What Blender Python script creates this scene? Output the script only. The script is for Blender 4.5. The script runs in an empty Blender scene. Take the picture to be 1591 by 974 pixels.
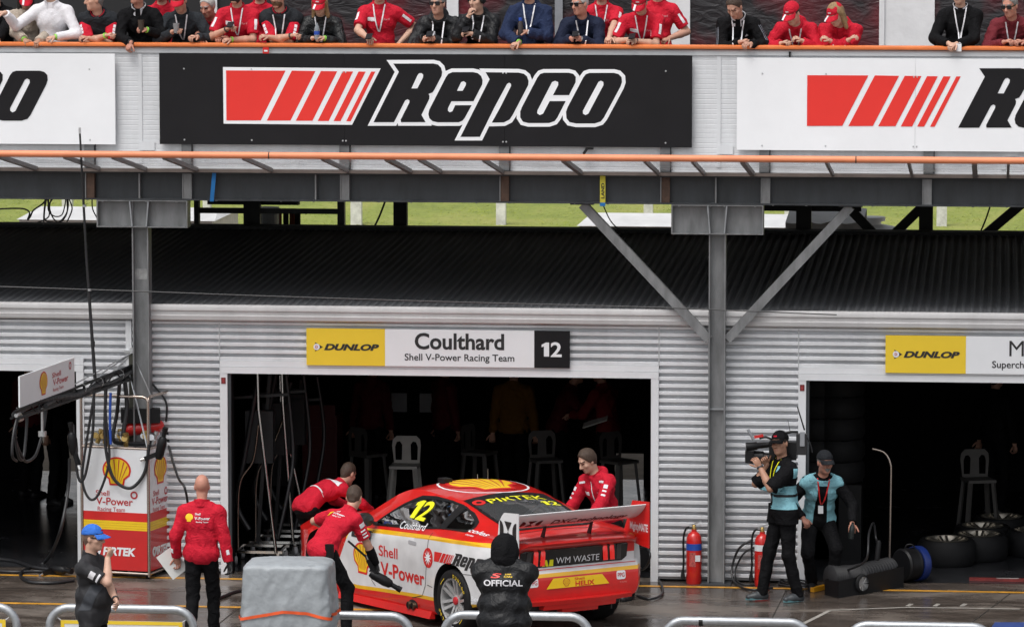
import bpy, bmesh, math, random
import numpy as np
from mathutils import Vector, Matrix, Euler
from mathutils.bvhtree import BVHTree
random.seed(7)
R = math.radians
scene = bpy.context.scene
COL = scene.collection

# ------------------------------------------------------------------ camera
F_PX, CX, CY, H_CAM = 7000.0, 795.5, 487.0, 8.0
YAW, PIT = R(6.15), math.atan(703 / 7000.0)
CAM = Vector((50 * math.sin(YAW), -50 * math.cos(YAW), H_CAM))
FWD = Vector((-math.sin(YAW) * math.cos(PIT), math.cos(YAW) * math.cos(PIT), -math.sin(PIT)))
RGT = Vector((math.cos(YAW), math.sin(YAW), 0))
UPV = RGT.cross(FWD)

def ray(px, py):
    return FWD + RGT * ((px - CX) / F_PX) - UPV * ((py - CY) / F_PX)
def onY(px, py, Y):
    d = ray(px, py); t = (Y - CAM.y) / d.y
    return CAM + d * t
def onZ(px, py, Z):
    d = ray(px, py); t = (Z - CAM.z) / d.z
    return CAM + d * t
def proj(p):
    v = Vector(p) - CAM
    z = v.dot(FWD)
    return (CX + F_PX * v.dot(RGT) / z, CY - F_PX * v.dot(UPV) / z)
def mpp(Y):                       # metres per photograph pixel near depth Y
    return (50.3 + Y) / F_PX

cam_data = bpy.data.cameras.new('camera')
cam = bpy.data.objects.new('camera', cam_data); COL.objects.link(cam)
cam.location = CAM
cam.rotation_euler = Matrix((RGT, UPV, -FWD)).transposed().to_euler()
cam_data.sensor_width = 36; cam_data.lens = F_PX / 1591 * 36
cam_data.clip_start = 0.5; cam_data.clip_end = 2000
scene.camera = cam

# ------------------------------------------------------------------ light
SUN_EL, SUN_AZ = R(62), R(205)    # high sun behind thick cloud, over the camera's left shoulder
w = bpy.data.worlds.new('World'); scene.world = w; w.use_nodes = True
nt = w.node_tree; nt.nodes.clear()
sky = nt.nodes.new('ShaderNodeTexSky'); sky.sky_type = 'NISHITA'; sky.sun_disc = False
sky.sun_elevation = SUN_EL; sky.sun_rotation = SUN_AZ
sky.air_density = 1.0; sky.dust_density = 4.0; sky.ozone_density = 1.0
hs = nt.nodes.new('ShaderNodeHueSaturation'); hs.inputs['Saturation'].default_value = 0.22
bg = nt.nodes.new('ShaderNodeBackground'); bg.inputs['Strength'].default_value = 0.13
ow = nt.nodes.new('ShaderNodeOutputWorld')
nt.links.new(sky.outputs[0], hs.inputs['Color']); nt.links.new(hs.outputs[0], bg.inputs[0]); nt.links.new(bg.outputs[0], ow.inputs[0])
sd = bpy.data.lights.new('sun', 'SUN'); sd.energy = 1.0; sd.angle = R(25); sd.color = (1, .965, .92)
so = bpy.data.objects.new('sun', sd); COL.objects.link(so)
sdir = Vector((math.sin(SUN_AZ) * math.cos(SUN_EL), math.cos(SUN_AZ) * math.cos(SUN_EL), math.sin(SUN_EL)))
so.rotation_euler = sdir.to_track_quat('Z', 'Y').to_euler(); so.location = sdir * 60
vs = scene.view_settings
vs.view_transform = 'Standard'; vs.look = 'None'; vs.gamma = 1; vs.use_curve_mapping = False
vs.exposure = 0.54
try:
    scene.cycles.max_bounces = 8; scene.cycles.transparent_max_bounces = 12
    scene.cycles.use_denoising = True; scene.cycles.sample_clamp_indirect = 6
except Exception: pass

# ------------------------------------------------------------------ materials
MATS = {}
def srgb(r, g, b):
    f = lambda c: c / 12.92 if c <= .04045 else ((c + .055) / 1.055) ** 2.4
    return (f(r / 255), f(g / 255), f(b / 255))
def mat(name, col, rough=.6, metal=0, var=.08, vscale=6, bump=0, bscale=40, coat=0, spec=.5, emit=None, estr=0, rvar=.0, alpha=None, trans=0, stretch=None, crease=0):
    if name in MATS: return MATS[name]
    m = bpy.data.materials.new(name); m.use_nodes = True; MATS[name] = m
    n = m.node_tree; b = n.nodes['Principled BSDF']
    b.inputs['Base Color'].default_value = (*col, 1)
    b.inputs['Roughness'].default_value = rough; b.inputs['Metallic'].default_value = metal
    b.inputs['Specular IOR Level'].default_value = spec
    b.inputs['Coat Weight'].default_value = coat; b.inputs['Coat Roughness'].default_value = .06
    if trans: b.inputs['Transmission Weight'].default_value = trans
    if alpha is not None: b.inputs['Alpha'].default_value = alpha
    if emit: b.inputs['Emission Color'].default_value = (*emit, 1); b.inputs['Emission Strength'].default_value = estr
    tc = n.nodes.new('ShaderNodeTexCoord'); src = tc.outputs['Object']
    if stretch:
        mp = n.nodes.new('ShaderNodeMapping'); mp.inputs['Scale'].default_value = stretch
        n.links.new(src, mp.inputs[0]); src = mp.outputs[0]
    if var:
        t = n.nodes.new('ShaderNodeTexNoise'); t.inputs['Scale'].default_value = vscale; t.inputs['Detail'].default_value = 6; t.inputs['Roughness'].default_value = .65
        n.links.new(src, t.inputs['Vector'])
        mr = n.nodes.new('ShaderNodeMapRange'); mr.inputs[1].default_value = .25; mr.inputs[2].default_value = .75
        mr.inputs[3].default_value = 1 - var * 1.6; mr.inputs[4].default_value = 1 + var
        n.links.new(t.outputs['Fac'], mr.inputs[0])
        mx = n.nodes.new('ShaderNodeMix'); mx.data_type = 'RGBA'; mx.blend_type = 'MULTIPLY'; mx.inputs[0].default_value = 1
        mx.inputs[6].default_value = (*col, 1); n.links.new(mr.outputs[0], mx.inputs[7]); n.links.new(mx.outputs[2], b.inputs['Base Color'])
        if rvar:
            m2 = n.nodes.new('ShaderNodeMapRange'); m2.inputs[1].default_value = .3; m2.inputs[2].default_value = .7
            m2.inputs[3].default_value = max(.03, rough - rvar); m2.inputs[4].default_value = min(1, rough + rvar)
            n.links.new(t.outputs['Fac'], m2.inputs[0]); n.links.new(m2.outputs[0], b.inputs['Roughness'])
    if bump:
        t2 = n.nodes.new('ShaderNodeTexNoise'); t2.inputs['Scale'].default_value = bscale; t2.inputs['Detail'].default_value = 5
        n.links.new(src, t2.inputs['Vector'])
        bp = n.nodes.new('ShaderNodeBump'); bp.inputs['Strength'].default_value = bump; bp.inputs['Distance'].default_value = .02
        n.links.new(t2.outputs['Fac'], bp.inputs['Height']); n.links.new(bp.outputs[0], b.inputs['Normal'])
        if crease:                     # sharp fold lines in cloth
            t3 = n.nodes.new('ShaderNodeTexNoise'); t3.inputs['Scale'].default_value = 9; t3.inputs['Detail'].default_value = 2.5; t3.inputs['Distortion'].default_value = 1.6
            n.links.new(src, t3.inputs['Vector'])
            m1 = n.nodes.new('ShaderNodeMath'); m1.operation = 'SUBTRACT'; m1.inputs[1].default_value = .5; n.links.new(t3.outputs['Fac'], m1.inputs[0])
            m2 = n.nodes.new('ShaderNodeMath'); m2.operation = 'ABSOLUTE'; n.links.new(m1.outputs[0], m2.inputs[0])
            b2 = n.nodes.new('ShaderNodeBump'); b2.inputs['Strength'].default_value = crease; b2.inputs['Distance'].default_value = .06
            n.links.new(m2.outputs[0], b2.inputs['Height']); n.links.new(b2.outputs[0], bp.inputs['Normal'])
    return m

WHITE = mat('white_paint', (.74, .75, .77), .45, var=.04, vscale=2)
CLAD = mat('white_cladding', (.69, .70, .72), .42, var=.10, vscale=1.6, rvar=.1, stretch=(1.6, 1, .35))
PARA = mat('parapet_white', (.60, .615, .635), .5, var=.09, vscale=2.4, stretch=(2, 1, .3))
TRIM = mat('white_trim', (.72, .73, .75), .4, var=.05, vscale=3)
STEEL = mat('grey_steel', (.052, .057, .063), .5, metal=.2, var=.30, vscale=3, rvar=.15, stretch=(2.2, 1, .5))
STEEL_L = mat('light_grey_steel', (.235, .24, .245), .48, metal=.25, var=.26, vscale=4, rvar=.15, stretch=(2.2, 1, .6))
STEEL_D = mat('dark_steel', (.02, .021, .023), .6, var=.2)
RUST = mat('rusty_steel', (.085, .048, .032), .75, var=.35, vscale=14)
GALV = mat('galvanised_steel', (.42, .44, .46), .42, metal=.75, var=.14, vscale=18, rvar=.12)
CHROME = mat('chrome', (.72, .71, .69), .16, metal=1, var=.05)
CHROME_W = mat('warm_chrome', (.55, .46, .40), .25, metal=1, var=.1)
ALU = mat('aluminium', (.62, .63, .64), .3, metal=.9, var=.08)
ROOFM = mat('charcoal_roof', (.15, .155, .165), .6, var=.05, vscale=2.5, rvar=.08, stretch=(2, .4, 1), spec=.25)
ORANGE = mat('orange_rail', (.74, .20, .055), .42, var=.10, vscale=5)
SALMON = mat('faded_orange_pipe', (.80, .27, .13), .5, var=.10, vscale=3)
BLACK_S = mat('black_sign', (.011, .0105, .012), .55, var=.14, vscale=1.5, spec=.18, bump=.06, bscale=1.3)
WHITE_S = mat('white_sign', (.78, .79, .81), .4, var=.035, vscale=1.2, bump=.06, bscale=1.3)
RED_S = mat('red_sign', (.72, .028, .020), .4, var=.03, vscale=2)
INK = mat('black_ink', (.018, .017, .018), .45, var=0)
YELLOW_S = mat('yellow_sign', (.82, .57, .030), .42, var=.03, vscale=2)
YEL = mat('yellow_vinyl', (.85, .56, .015), .35, var=.03)
YELB = mat('bright_yellow_vinyl', (.86, .83, .02), .35, var=.03)
REDV = mat('red_vinyl', (.62, .018, .016), .35, var=.03)
REDT = mat('dark_red_vinyl', (.48, .022, .03), .4, var=.03)
BLACK = mat('black_plastic', (.007, .007, .008), .45, var=.15, spec=.3)
RUBBER = mat('black_rubber', (.010, .010, .011), .65, var=.25, vscale=12, spec=.25)
HOSE = mat('black_hose', (.016, .016, .018), .42, var=.15)
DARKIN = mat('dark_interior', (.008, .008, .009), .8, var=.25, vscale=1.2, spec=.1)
GREYM = mat('grey_plastic', (.25, .26, .28), .5, var=.1)
BLUE = mat('blue_plastic', (.02, .075, .40), .35, var=.1)
BLUEST = mat('blue_strap', (.01, .17, .48), .6, var=.1)
YSTRAP = mat('yellow_strap', (.62, .55, .05), .6, var=.1)
REDP = mat('red_paint', (.58, .016, .014), .28, coat=.4, var=.04)
SKIN_T = [(.46, .255, .175), (.52, .30, .215), (.40, .21, .14), (.36, .19, .12)]

# ------------------------------------------------------------------ mesh builder
ORG = {}                                     # world origin of each empty
def origin(o):
    return ORG.get(o.name, Vector((0, 0, 0))) if o else Vector((0, 0, 0))

class MB:
    def __init__(s): s.v = []; s.f = []; s.m = []
    def add(s, vs_, fs, m=0):
        b = len(s.v); s.v += [tuple(p) for p in vs_]
        for f in fs: s.f.append([b + i for i in f]); s.m.append(m)
        return s
    def box(s, x0, x1, y0, y1, z0, z1, m=0):
        if x0 > x1: x0, x1 = x1, x0
        if y0 > y1: y0, y1 = y1, y0
        if z0 > z1: z0, z1 = z1, z0
        V = [(x, y, z) for z in (z0, z1) for y in (y0, y1) for x in (x0, x1)]
        return s.add(V, [(0, 2, 3, 1), (4, 5, 7, 6), (0, 1, 5, 4), (2, 6, 7, 3), (0, 4, 6, 2), (1, 3, 7, 5)], m)
    def obox(s, c, ax, ay, az, m=0):          # oriented box by half axes
        c = Vector(c); V = []
        for k in (-1, 1):
            for j in (-1, 1):
                for i in (-1, 1): V.append(c + ax * i + ay * j + az * k)
        return s.add(V, [(0, 2, 3, 1), (4, 5, 7, 6), (0, 1, 5, 4), (2, 6, 7, 3), (0, 4, 6, 2), (1, 3, 7, 5)], m)
    def bar(s, a, b, w, d, m=0, up=(0, 0, 1)):
        a, b = Vector(a), Vector(b); t = (b - a); L = t.length; t.normalize()
        u = Vector(up); sx = t.cross(u)
        if sx.length < 1e-4: sx = t.cross(Vector((1, 0, 0)))
        sx.normalize(); uy = sx.cross(t).normalized()
        return s.obox((a + b) / 2, t * (L / 2), sx * (w / 2), uy * (d / 2), m)
    def tube(s, pts, r, n=8, m=0, cap=True, closed=False):
        P = [Vector(p) for p in pts]; k = len(P)
        rr = r if isinstance(r, (list, tuple)) else [r] * k
        base = len(s.v); nrm = None
        for i, p in enumerate(P):
            if closed: t = P[(i + 1) % k] - P[i - 1]
            else: t = P[min(i + 1, k - 1)] - P[max(i - 1, 0)]
            if t.length < 1e-9: t = Vector((0, 0, 1))
            t.normalize()
            if nrm is None:
                nrm = t.cross(Vector((0, 0, 1)))
                if nrm.length < 1e-3: nrm = t.cross(Vector((1, 0, 0)))
            nrm = (nrm - t * nrm.dot(t)).normalized(); bn = t.cross(nrm)
            for j in range(n):
                a = 2 * math.pi * j / n
                s.v.append(tuple(p + (nrm * math.cos(a) + bn * math.sin(a)) * rr[i]))
        for i in range(k if closed else k - 1):
            for j in range(n):
                a0 = base + i * n + j; a1 = base + i * n + (j + 1) % n
                i2 = (i + 1) % k
                b0 = base + i2 * n + j; b1 = base + i2 * n + (j + 1) % n
                s.f.append([a0, a1, b1, b0]); s.m.append(m)
        if cap and not closed:
            s.f.append([base + j for j in range(n)][::-1]); s.m.append(m)
            s.f.append([base + (k - 1) * n + j for j in range(n)]); s.m.append(m)
        return s
    def lathe(s, prof, c=(0, 0, 0), axis=(0, 0, 1), n=24, m=0, cap=True):
        ax = Vector(axis).normalized(); u = ax.orthogonal().normalized(); v_ = ax.cross(u); c = Vector(c)
        base = len(s.v); k = len(prof)
        for (r, h) in prof:
            for j in range(n):
                a = 2 * math.pi * j / n
                s.v.append(tuple(c + ax * h + (u * math.cos(a) + v_ * math.sin(a)) * r))
        for i in range(k - 1):
            for j in range(n):
                s.f.append([base + i * n + j, base + i * n + (j + 1) % n, base + (i + 1) * n + (j + 1) % n, base + (i + 1) * n + j]); s.m.append(m)
        if cap:
            if prof[0][0] > 1e-6: s.f.append([base + j for j in range(n)][::-1]); s.m.append(m)
            if prof[-1][0] > 1e-6: s.f.append([base + (k - 1) * n + j for j in range(n)]); s.m.append(m)
        return s
    def profx(s, prof, x0, x1, m=0, close=False):   # profile in (y, z) extruded along x
        k = len(prof); base = len(s.v)
        for x in (x0, x1):
            for (y, z) in prof: s.v.append((x, y, z))
        for i in range(k if close else k - 1):
            j = (i + 1) % k
            s.f.append([base + i, base + j, base + k + j, base + k + i]); s.m.append(m)
        if close:
            s.f.append([base + i for i in range(k)][::-1]); s.m.append(m)
            s.f.append([base + k + i for i in range(k)]); s.m.append(m)
        return s
    def build(s, name, mats, parent=None, smooth=None, local=False):
        me = bpy.data.meshes.new(name)
        o3 = Vector((0, 0, 0)) if local else origin(root_of(parent))
        V = [(a - o3.x, b - o3.y, c - o3.z) for a, b, c in s.v]
        me.from_pydata(V, [], s.f)
        if not isinstance(mats, (list, tuple)): mats = [mats]
        for mm in mats: me.materials.append(mm)
        if len(mats) > 1: me.polygons.foreach_set('material_index', s.m)
        me.update()
        if smooth is not None:
            me.polygons.foreach_set('use_smooth', [True] * len(me.polygons))
            me.set_sharp_from_angle(angle=R(smooth))
        o = bpy.data.objects.new(name, me); COL.objects.link(o)
        if parent: o.parent = parent
        return o

def root_of(o):
    while o is not None and o.parent is not None: o = o.parent
    return o
def tag(o, label=None, cat=None, group=None, kind=None):
    if label: o['label'] = label
    if cat: o['category'] = cat
    if group: o['group'] = group
    if kind: o['kind'] = kind
    return o
def thing(name, label, cat, loc=(0, 0, 0), group=None, rotz=0):
    o = bpy.data.objects.new(name, None); COL.objects.link(o)
    o.location = loc; o.rotation_euler = (0, 0, rotz); o.empty_display_size = .1
    ORG[o.name] = Vector(loc)
    return tag(o, label, cat, group)
def copy_tree(o, parent=None):
    c = o.copy(); COL.objects.link(c)
    if parent is not None: c.parent = parent
    for ch in list(o.children): copy_tree(ch, c)
    return c

def bez(p0, p1, p2, p3, n=16):
    P = [Vector(p) for p in (p0, p1, p2, p3)]
    return [P[0] * (1 - t) ** 3 + P[1] * 3 * t * (1 - t) ** 2 + P[2] * 3 * t * t * (1 - t) + P[3] * t ** 3 for t in [i / n for i in range(n + 1)]]
def catmull(pts, n=8, closed=False):
    P = [Vector(p) for p in pts]; out = []; k = len(P)
    for i in range(k if closed else k - 1):
        a, b, c, d = (P[(i - 1) % k], P[i], P[(i + 1) % k], P[(i + 2) % k]) if closed else (P[max(i - 1, 0)], P[i], P[i + 1], P[min(i + 2, k - 1)])
        for j in range(n):
            t = j / n
            out.append(.5 * ((2 * b) + (c - a) * t + (2 * a - 5 * b + 4 * c - d) * t * t + (3 * b - a - 3 * c + d) * t ** 3))
    if not closed: out.append(P[-1])
    return out

# ------------------------------------------------------------------ flat shapes and lettering
def _eval_curve(cu):
    ob = bpy.data.objects.new('tmp', cu); COL.objects.link(ob)
    dg = bpy.context.evaluated_depsgraph_get(); dg.update()
    me = bpy.data.meshes.new_from_object(ob.evaluated_get(dg), depsgraph=dg)
    V = [(v.co.x, v.co.y) for v in me.vertices]; Fc = [list(p.vertices) for p in me.polygons]
    bpy.data.objects.remove(ob); bpy.data.meshes.remove(me); bpy.data.curves.remove(cu)
    return V, Fc
def shape2d(loops, off=0.0):
    cu = bpy.data.curves.new('tmp', 'CURVE'); cu.dimensions = '2D'; cu.fill_mode = 'BOTH'
    for L in loops:
        sp = cu.splines.new('POLY'); sp.points.add(len(L) - 1)
        for i, p in enumerate(L): sp.points[i].co = (p[0], p[1], 0, 1)
        sp.use_cyclic_u = True
    cu.offset = off
    return _eval_curve(cu)
_TC = {}
def text2d(s, height=1.0, bold=0.0, shear=0.0, sx=1.0, space=1.0, align='CENTER'):
    key = (s, bold, shear, sx, space, align)
    if key not in _TC:
        cu = bpy.data.curves.new('tmp', 'FONT'); cu.body = s; cu.size = 1.0
        cu.offset = bold; cu.shear = shear; cu.space_character = space; cu.align_x = align
        cu.resolution_u = 4; cu.fill_mode = 'FRONT'
        V, Fc = _eval_curve(cu)
        if align == 'CENTER':
            xs = [v[0] for v in V]; cx = (min(xs) + max(xs)) / 2
        else: cx = 0
        _TC[key] = ([((x - cx) * sx, y) for x, y in V], Fc)
    V, Fc = _TC[key]
    k = height / .69                       # size-1 text has capitals about .69 tall
    return [(x * k, y * k) for x, y in V], Fc
def text_fit(s, w, h, cx, cy, **kw):         # caps height h, total width w, centred on cx, baseline cy - h/2
    V, Fc = text2d(s, h, **kw)
    xs = [v[0] for v in V]; k = w / max(1e-6, (max(xs) - min(xs)))
    m = (max(xs) + min(xs)) / 2
    return [((x - m) * k + cx, y + cy - h / 2) for x, y in V], Fc
def num12(w, h, cx, cy, shear=0.0, bold=.02):
    one = [(.10, 0), (.36, 0), (.36, 1), (.20, 1), (-.02, .84), (-.02, .66), (.10, .72)]
    V, Fc = text_fit('2', .56 * w, h, 0, 0, bold=bold)
    V2, F2 = shape2d([[(x * w - w / 2, y * h - h / 2) for x, y in one]])
    V, Fc = merge2d([(V2, F2), ([(x + w * .22, y) for x, y in V], Fc)])
    return [(x + shear * y + cx, y + cy) for x, y in V], Fc
def merge2d(items):
    V = []; Fc = []
    for v, f in items:
        b = len(V); V += v; Fc += [[b + i for i in q] for q in f]
    return V, Fc
def circle2d(cx, cy, r, n=28, ry=None):
    ry = ry or r
    return [(cx + r * math.cos(2 * math.pi * i / n), cy + ry * math.sin(2 * math.pi * i / n)) for i in range(n)]
def flat(name, shp, o, ux, uy, material, parent, off=0.0):
    """a thin vinyl sheet: 2D shape on the plane o + x*ux + y*uy, lifted off along the normal"""
    o, ux, uy = Vector(o), Vector(ux), Vector(uy); n = ux.cross(uy).normalized()
    V, Fc = shp
    mb = MB(); mb.add([o + ux * x + uy * y + n * off for x, y in V], Fc)
    return mb.build(name, material, parent)
def refine(V, Fc, maxlen):
    bm = bmesh.new(); vs_ = [bm.verts.new((x, y, 0)) for x, y in V]
    for q in Fc:
        try: bm.faces.new([vs_[i] for i in q])
        except ValueError: pass
    bmesh.ops.triangulate(bm, faces=bm.faces[:])
    for _ in range(6):
        es = [e for e in bm.edges if e.calc_length() > maxlen]
        if not es: break
        bmesh.ops.subdivide_edges(bm, edges=es, cuts=1)
        bmesh.ops.triangulate(bm, faces=bm.faces[:])
    bm.verts.index_update()
    out = [(v.co.x, v.co.y) for v in bm.verts], [[v.index for v in f.verts] for f in bm.faces]
    bm.free(); return out
def decal(name, shp, o, ux, uy, d, bvh, material, parent, off=.003, maxlen=.05, reach=3.0):
    """project a 2D shape along direction d on to a surface (a sticker that follows it)"""
    o, ux, uy, d = Vector(o), Vector(ux), Vector(uy), Vector(d).normalized()
    V, Fc = refine(*shp, maxlen)
    P = []; ok = []
    for x, y in V:
        p = o + ux * x + uy * y
        h = bvh.ray_cast(p - d * (reach * .5), d, reach)
        if h[0] is None: P.append(p); ok.append(False)
        else:
            nn = h[1] if h[1].dot(d) < 0 else -h[1]
            P.append(h[0] + nn * off); ok.append(True)
    mb = MB(); mb.add(P, [q for q in Fc if all(ok[i] for i in q)])
    if not mb.f: return None
    ob = mb.build(name, material, parent, local=True, smooth=60)
    return ob
def rrect(x0, y0, x1, y1, r, n=5):
    out = []
    for cx, cy, a in ((x1 - r, y1 - r, 0), (x0 + r, y1 - r, 90), (x0 + r, y0 + r, 180), (x1 - r, y0 + r, 270)):
        for i in range(n + 1):
            t = R(a + 90 * i / n); out.append((cx + r * math.cos(t), cy + r * math.sin(t)))
    return out
# scallop badge, 1 unit tall, centred: outer outline and yellow inside with red ribs
def badge_outer():
    L = [(-.26, -.46), (.26, -.46), (.30, -.26), (.48, -.12), (.52, .05)]
    for i in range(1, 18):
        a = R(5 + 170 * i / 18); L.append((.525 * math.cos(a), .03 + .47 * math.sin(a)))
    L += [(-.52, .05), (-.48, -.12), (-.30, -.26)]
    return [L]
def badge_layers(s=1.0):
    """[(shape, material)] bottom to top for a scallop badge of height ~s"""
    out = shape2d(badge_outer())
    inn = shape2d(badge_outer(), -.062)
    ribs = []
    for k in range(1, 7):
        a = R(178 - 176 * k / 7); w = .020
        e = Vector((.44 * math.cos(a), .03 + .39 * math.sin(a))); b = Vector((-.19 + .38 * k / 7, -.33))
        n = Vector((-(e - b).y, (e - b).x)).normalized()
        ribs.append(([tuple(b - n * w * .25), tuple(e - n * w), tuple(e + n * w), tuple(b + n * w * .25)], [[0, 1, 2, 3]]))
    sc = lambda q: ([(x * s, y * s) for x, y in q[0]], q[1])
    return [(sc(out), REDV), (sc(inn), YEL), (sc(merge2d(ribs)), REDT)]
def flat_multi(name, layers, o, ux, uy, parent, off=.004, step=.002, local=False):
    o, ux, uy = Vector(o), Vector(ux), Vector(uy); n = ux.cross(uy).normalized()
    mb = MB(); mats = []
    for k, ((V, Fc), mt) in enumerate(layers):
        mb.add([o + ux * x + uy * y + n * (off + step * k) for x, y in V], Fc, k); mats.append(mt)
    return mb.build(name, mats, parent, local=local)
def decal_multi(name, layers, o, ux, uy, d, bvh, parent, off=.003, step=.0015, maxlen=.05):
    o, ux, uy, d = Vector(o), Vector(ux), Vector(uy), Vector(d).normalized()
    mb = MB(); mats = []
    for k, (shp, mt) in enumerate(layers):
        V, Fc = refine(*shp, maxlen); P = []; ok = []
        for x, y in V:
            p = o + ux * x + uy * y; h = bvh.ray_cast(p - d * 1.5, d, 3)
            if h[0] is None: P.append(p); ok.append(False)
            else:
                nn = h[1] if h[1].dot(d) < 0 else -h[1]
                P.append(h[0] + nn * (off + step * k)); ok.append(True)
        mb.add(P, [q for q in Fc if all(ok[i] for i in q)], k); mats.append(mt)
    if not mb.f: return None
    return mb.build(name, mats, parent, local=True, smooth=60)
# ================================================================== ground
def wet_concrete():
    m = bpy.data.materials.new('wet_concrete'); m.use_nodes = True
    n = m.node_tree; b = n.nodes['Principled BSDF']; L = n.links.new
    tc = n.nodes.new('ShaderNodeTexCoord')
    def noise(scale, detail=6, st=(1, 1, 1), rough=.6):
        mp = n.nodes.new('ShaderNodeMapping'); mp.inputs['Scale'].default_value = st
        t = n.nodes.new('ShaderNodeTexNoise'); t.inputs['Scale'].default_value = scale; t.inputs['Detail'].default_value = detail; t.inputs['Roughness'].default_value = rough
        L(tc.outputs['Object'], mp.inputs[0]); L(mp.outputs[0], t.inputs['Vector']); return t.outputs['Fac']
    def rng(src, a, b_, c, d):
        r = n.nodes.new('ShaderNodeMapRange'); r.inputs[1].default_value = a; r.inputs[2].default_value = b_; r.inputs[3].default_value = c; r.inputs[4].default_value = d
        L(src, r.inputs[0]); return r.outputs[0]
    wet = rng(noise(.55, 5, (.7, 1.6, 1)), .38, .53, 0, 1)      # puddled film
    fine = noise(26, 5); blot = noise(3.2, 6, (.8, 1.8, 1))
    mix = n.nodes.new('ShaderNodeMix'); mix.data_type = 'RGBA'
    mix.inputs[6].default_value = (.205, .175, .152, 1); mix.inputs[7].default_value = (.090, .073, .062, 1); L(wet, mix.inputs[0])
    mul = n.nodes.new('ShaderNodeMix'); mul.data_type = 'RGBA'; mul.blend_type = 'MULTIPLY'; mul.inputs[0].default_value = 1
    L(mix.outputs[2], mul.inputs[6]); L(rng(blot, .3, .7, .62, 1.15), mul.inputs[7])
    mul2 = n.nodes.new('ShaderNodeMix'); mul2.data_type = 'RGBA'; mul2.blend_type = 'MULTIPLY'; mul2.inputs[0].default_value = 1
    L(mul.outputs[2], mul2.inputs[6]); L(rng(fine, .3, .7, .85, 1.1), mul2.inputs[7]); L(mul2.outputs[2], b.inputs['Base Color'])
    rr = n.nodes.new('ShaderNodeMath'); rr.operation = 'ADD'
    L(rng(wet, 0, 1, .44, .13), rr.inputs[0]); L(rng(blot, .3, .7, -.06, .10), rr.inputs[1]); L(rr.outputs[0], b.inputs['Roughness'])
    bp = n.nodes.new('ShaderNodeBump'); bp.inputs['Strength'].default_value = .18; bp.inputs['Distance'].default_value = .01
    L(fine, bp.inputs['Height']); L(bp.outputs[0], b.inputs['Normal'])
    return m
WETC = wet_concrete()
def grass_mat():
    m = bpy.data.materials.new('grass'); m.use_nodes = True
    n = m.node_tree; b = n.nodes['Principled BSDF']; L = n.links.new; b.inputs['Roughness'].default_value = .8
    tc = n.nodes.new('ShaderNodeTexCoord')
    t = n.nodes.new('ShaderNodeTexNoise'); t.inputs['Scale'].default_value = .45; t.inputs['Detail'].default_value = 8; t.inputs['Roughness'].default_value = .75
    mp = n.nodes.new('ShaderNodeMapping'); mp.inputs['Scale'].default_value = (1, .5, 1); L(tc.outputs['Object'], mp.inputs[0]); L(mp.outputs[0], t.inputs['Vector'])
    c = n.nodes.new('ShaderNodeValToRGB'); e = c.color_ramp.elements
    e[0].position = .28; e[0].color = (.13, .165, .020, 1); e[1].position = .74; e[1].color = (.33, .31, .085, 1)
    k = e.new(.5); k.color = (.205, .245, .034, 1)
    L(t.outputs['Fac'], c.inputs[0])
    t2 = n.nodes.new('ShaderNodeTexNoise'); t2.inputs['Scale'].default_value = 7; t2.inputs['Detail'].default_value = 6; t2.inputs['Roughness'].default_value = .8; L(mp.outputs[0], t2.inputs['Vector'])
    r2 = n.nodes.new('ShaderNodeMapRange'); r2.inputs[1].default_value = .3; r2.inputs[2].default_value = .7; r2.inputs[3].default_value = .72; r2.inputs[4].default_value = 1.15; L(t2.outputs['Fac'], r2.inputs[0])
    mm = n.nodes.new('ShaderNodeMix'); mm.data_type = 'RGBA'; mm.blend_type = 'MULTIPLY'; mm.inputs[0].default_value = 1; L(c.outputs[0], mm.inputs[6]); L(r2.outputs[0], mm.inputs[7]); L(mm.outputs[2], b.inputs['Base Color'])
    return m
GRASS = grass_mat()

g = MB(); g.add([(-250, -120, 0), (250, -120, 0), (250, 8.2, 0), (-250, 8.2, 0)], [(0, 1, 2, 3)])
tag(g.build('pit_apron', WETC), kind='structure')
g = MB(); g.add([(-250, 8.2, -.004), (250, 8.2, -.004), (250, 32, -.004), (-250, 32, -.004)], [(0, 1, 2, 3)])
tag(g.build('paddock', mat('pale_gravel', (.42, .34, .26), .9, var=.2, vscale=3)), kind='structure')
g = MB(); g.add([(-400, 11, -.02), (400, 11, -.02), (400, 88, -.02), (400, 98, .05), (400, 150, 5.2), (400, 600, 12), (-400, 600, 12), (-400, 150, 5.2), (-400, 98, .05), (-400, 88, -.02)],
     [(0, 1, 2, 9), (9, 2, 3, 8), (8, 3, 4, 7), (7, 4, 5, 6)])
tag(g.build('grass_field', GRASS), kind='structure')
# tufts of longer grass on the bank beyond the paddock
g = MB(); rnd = random.Random(5)
for i in range(14000):
    x = rnd.uniform(-20, 9); y = rnd.uniform(43, 58); 
    z = -.02
    h = rnd.uniform(.010, .030) * (1.9 if math.sin(x * 1.3 + y * .9) + math.sin(x * .4 - y * 1.7) > .9 else 1); a = rnd.uniform(0, 6.28); w_ = .012 + .02 * rnd.random()
    dx, dy = math.cos(a) * w_, math.sin(a) * w_; lx, ly = rnd.uniform(-.08, .08), rnd.uniform(.05, .13)
    g.add([(x - dx, y - dy, z), (x + dx, y + dy, z), (x + lx, y + ly, z + h)], [(0, 1, 2)])
tag(g.build('grass', GRASS), kind='stuff')

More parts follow.
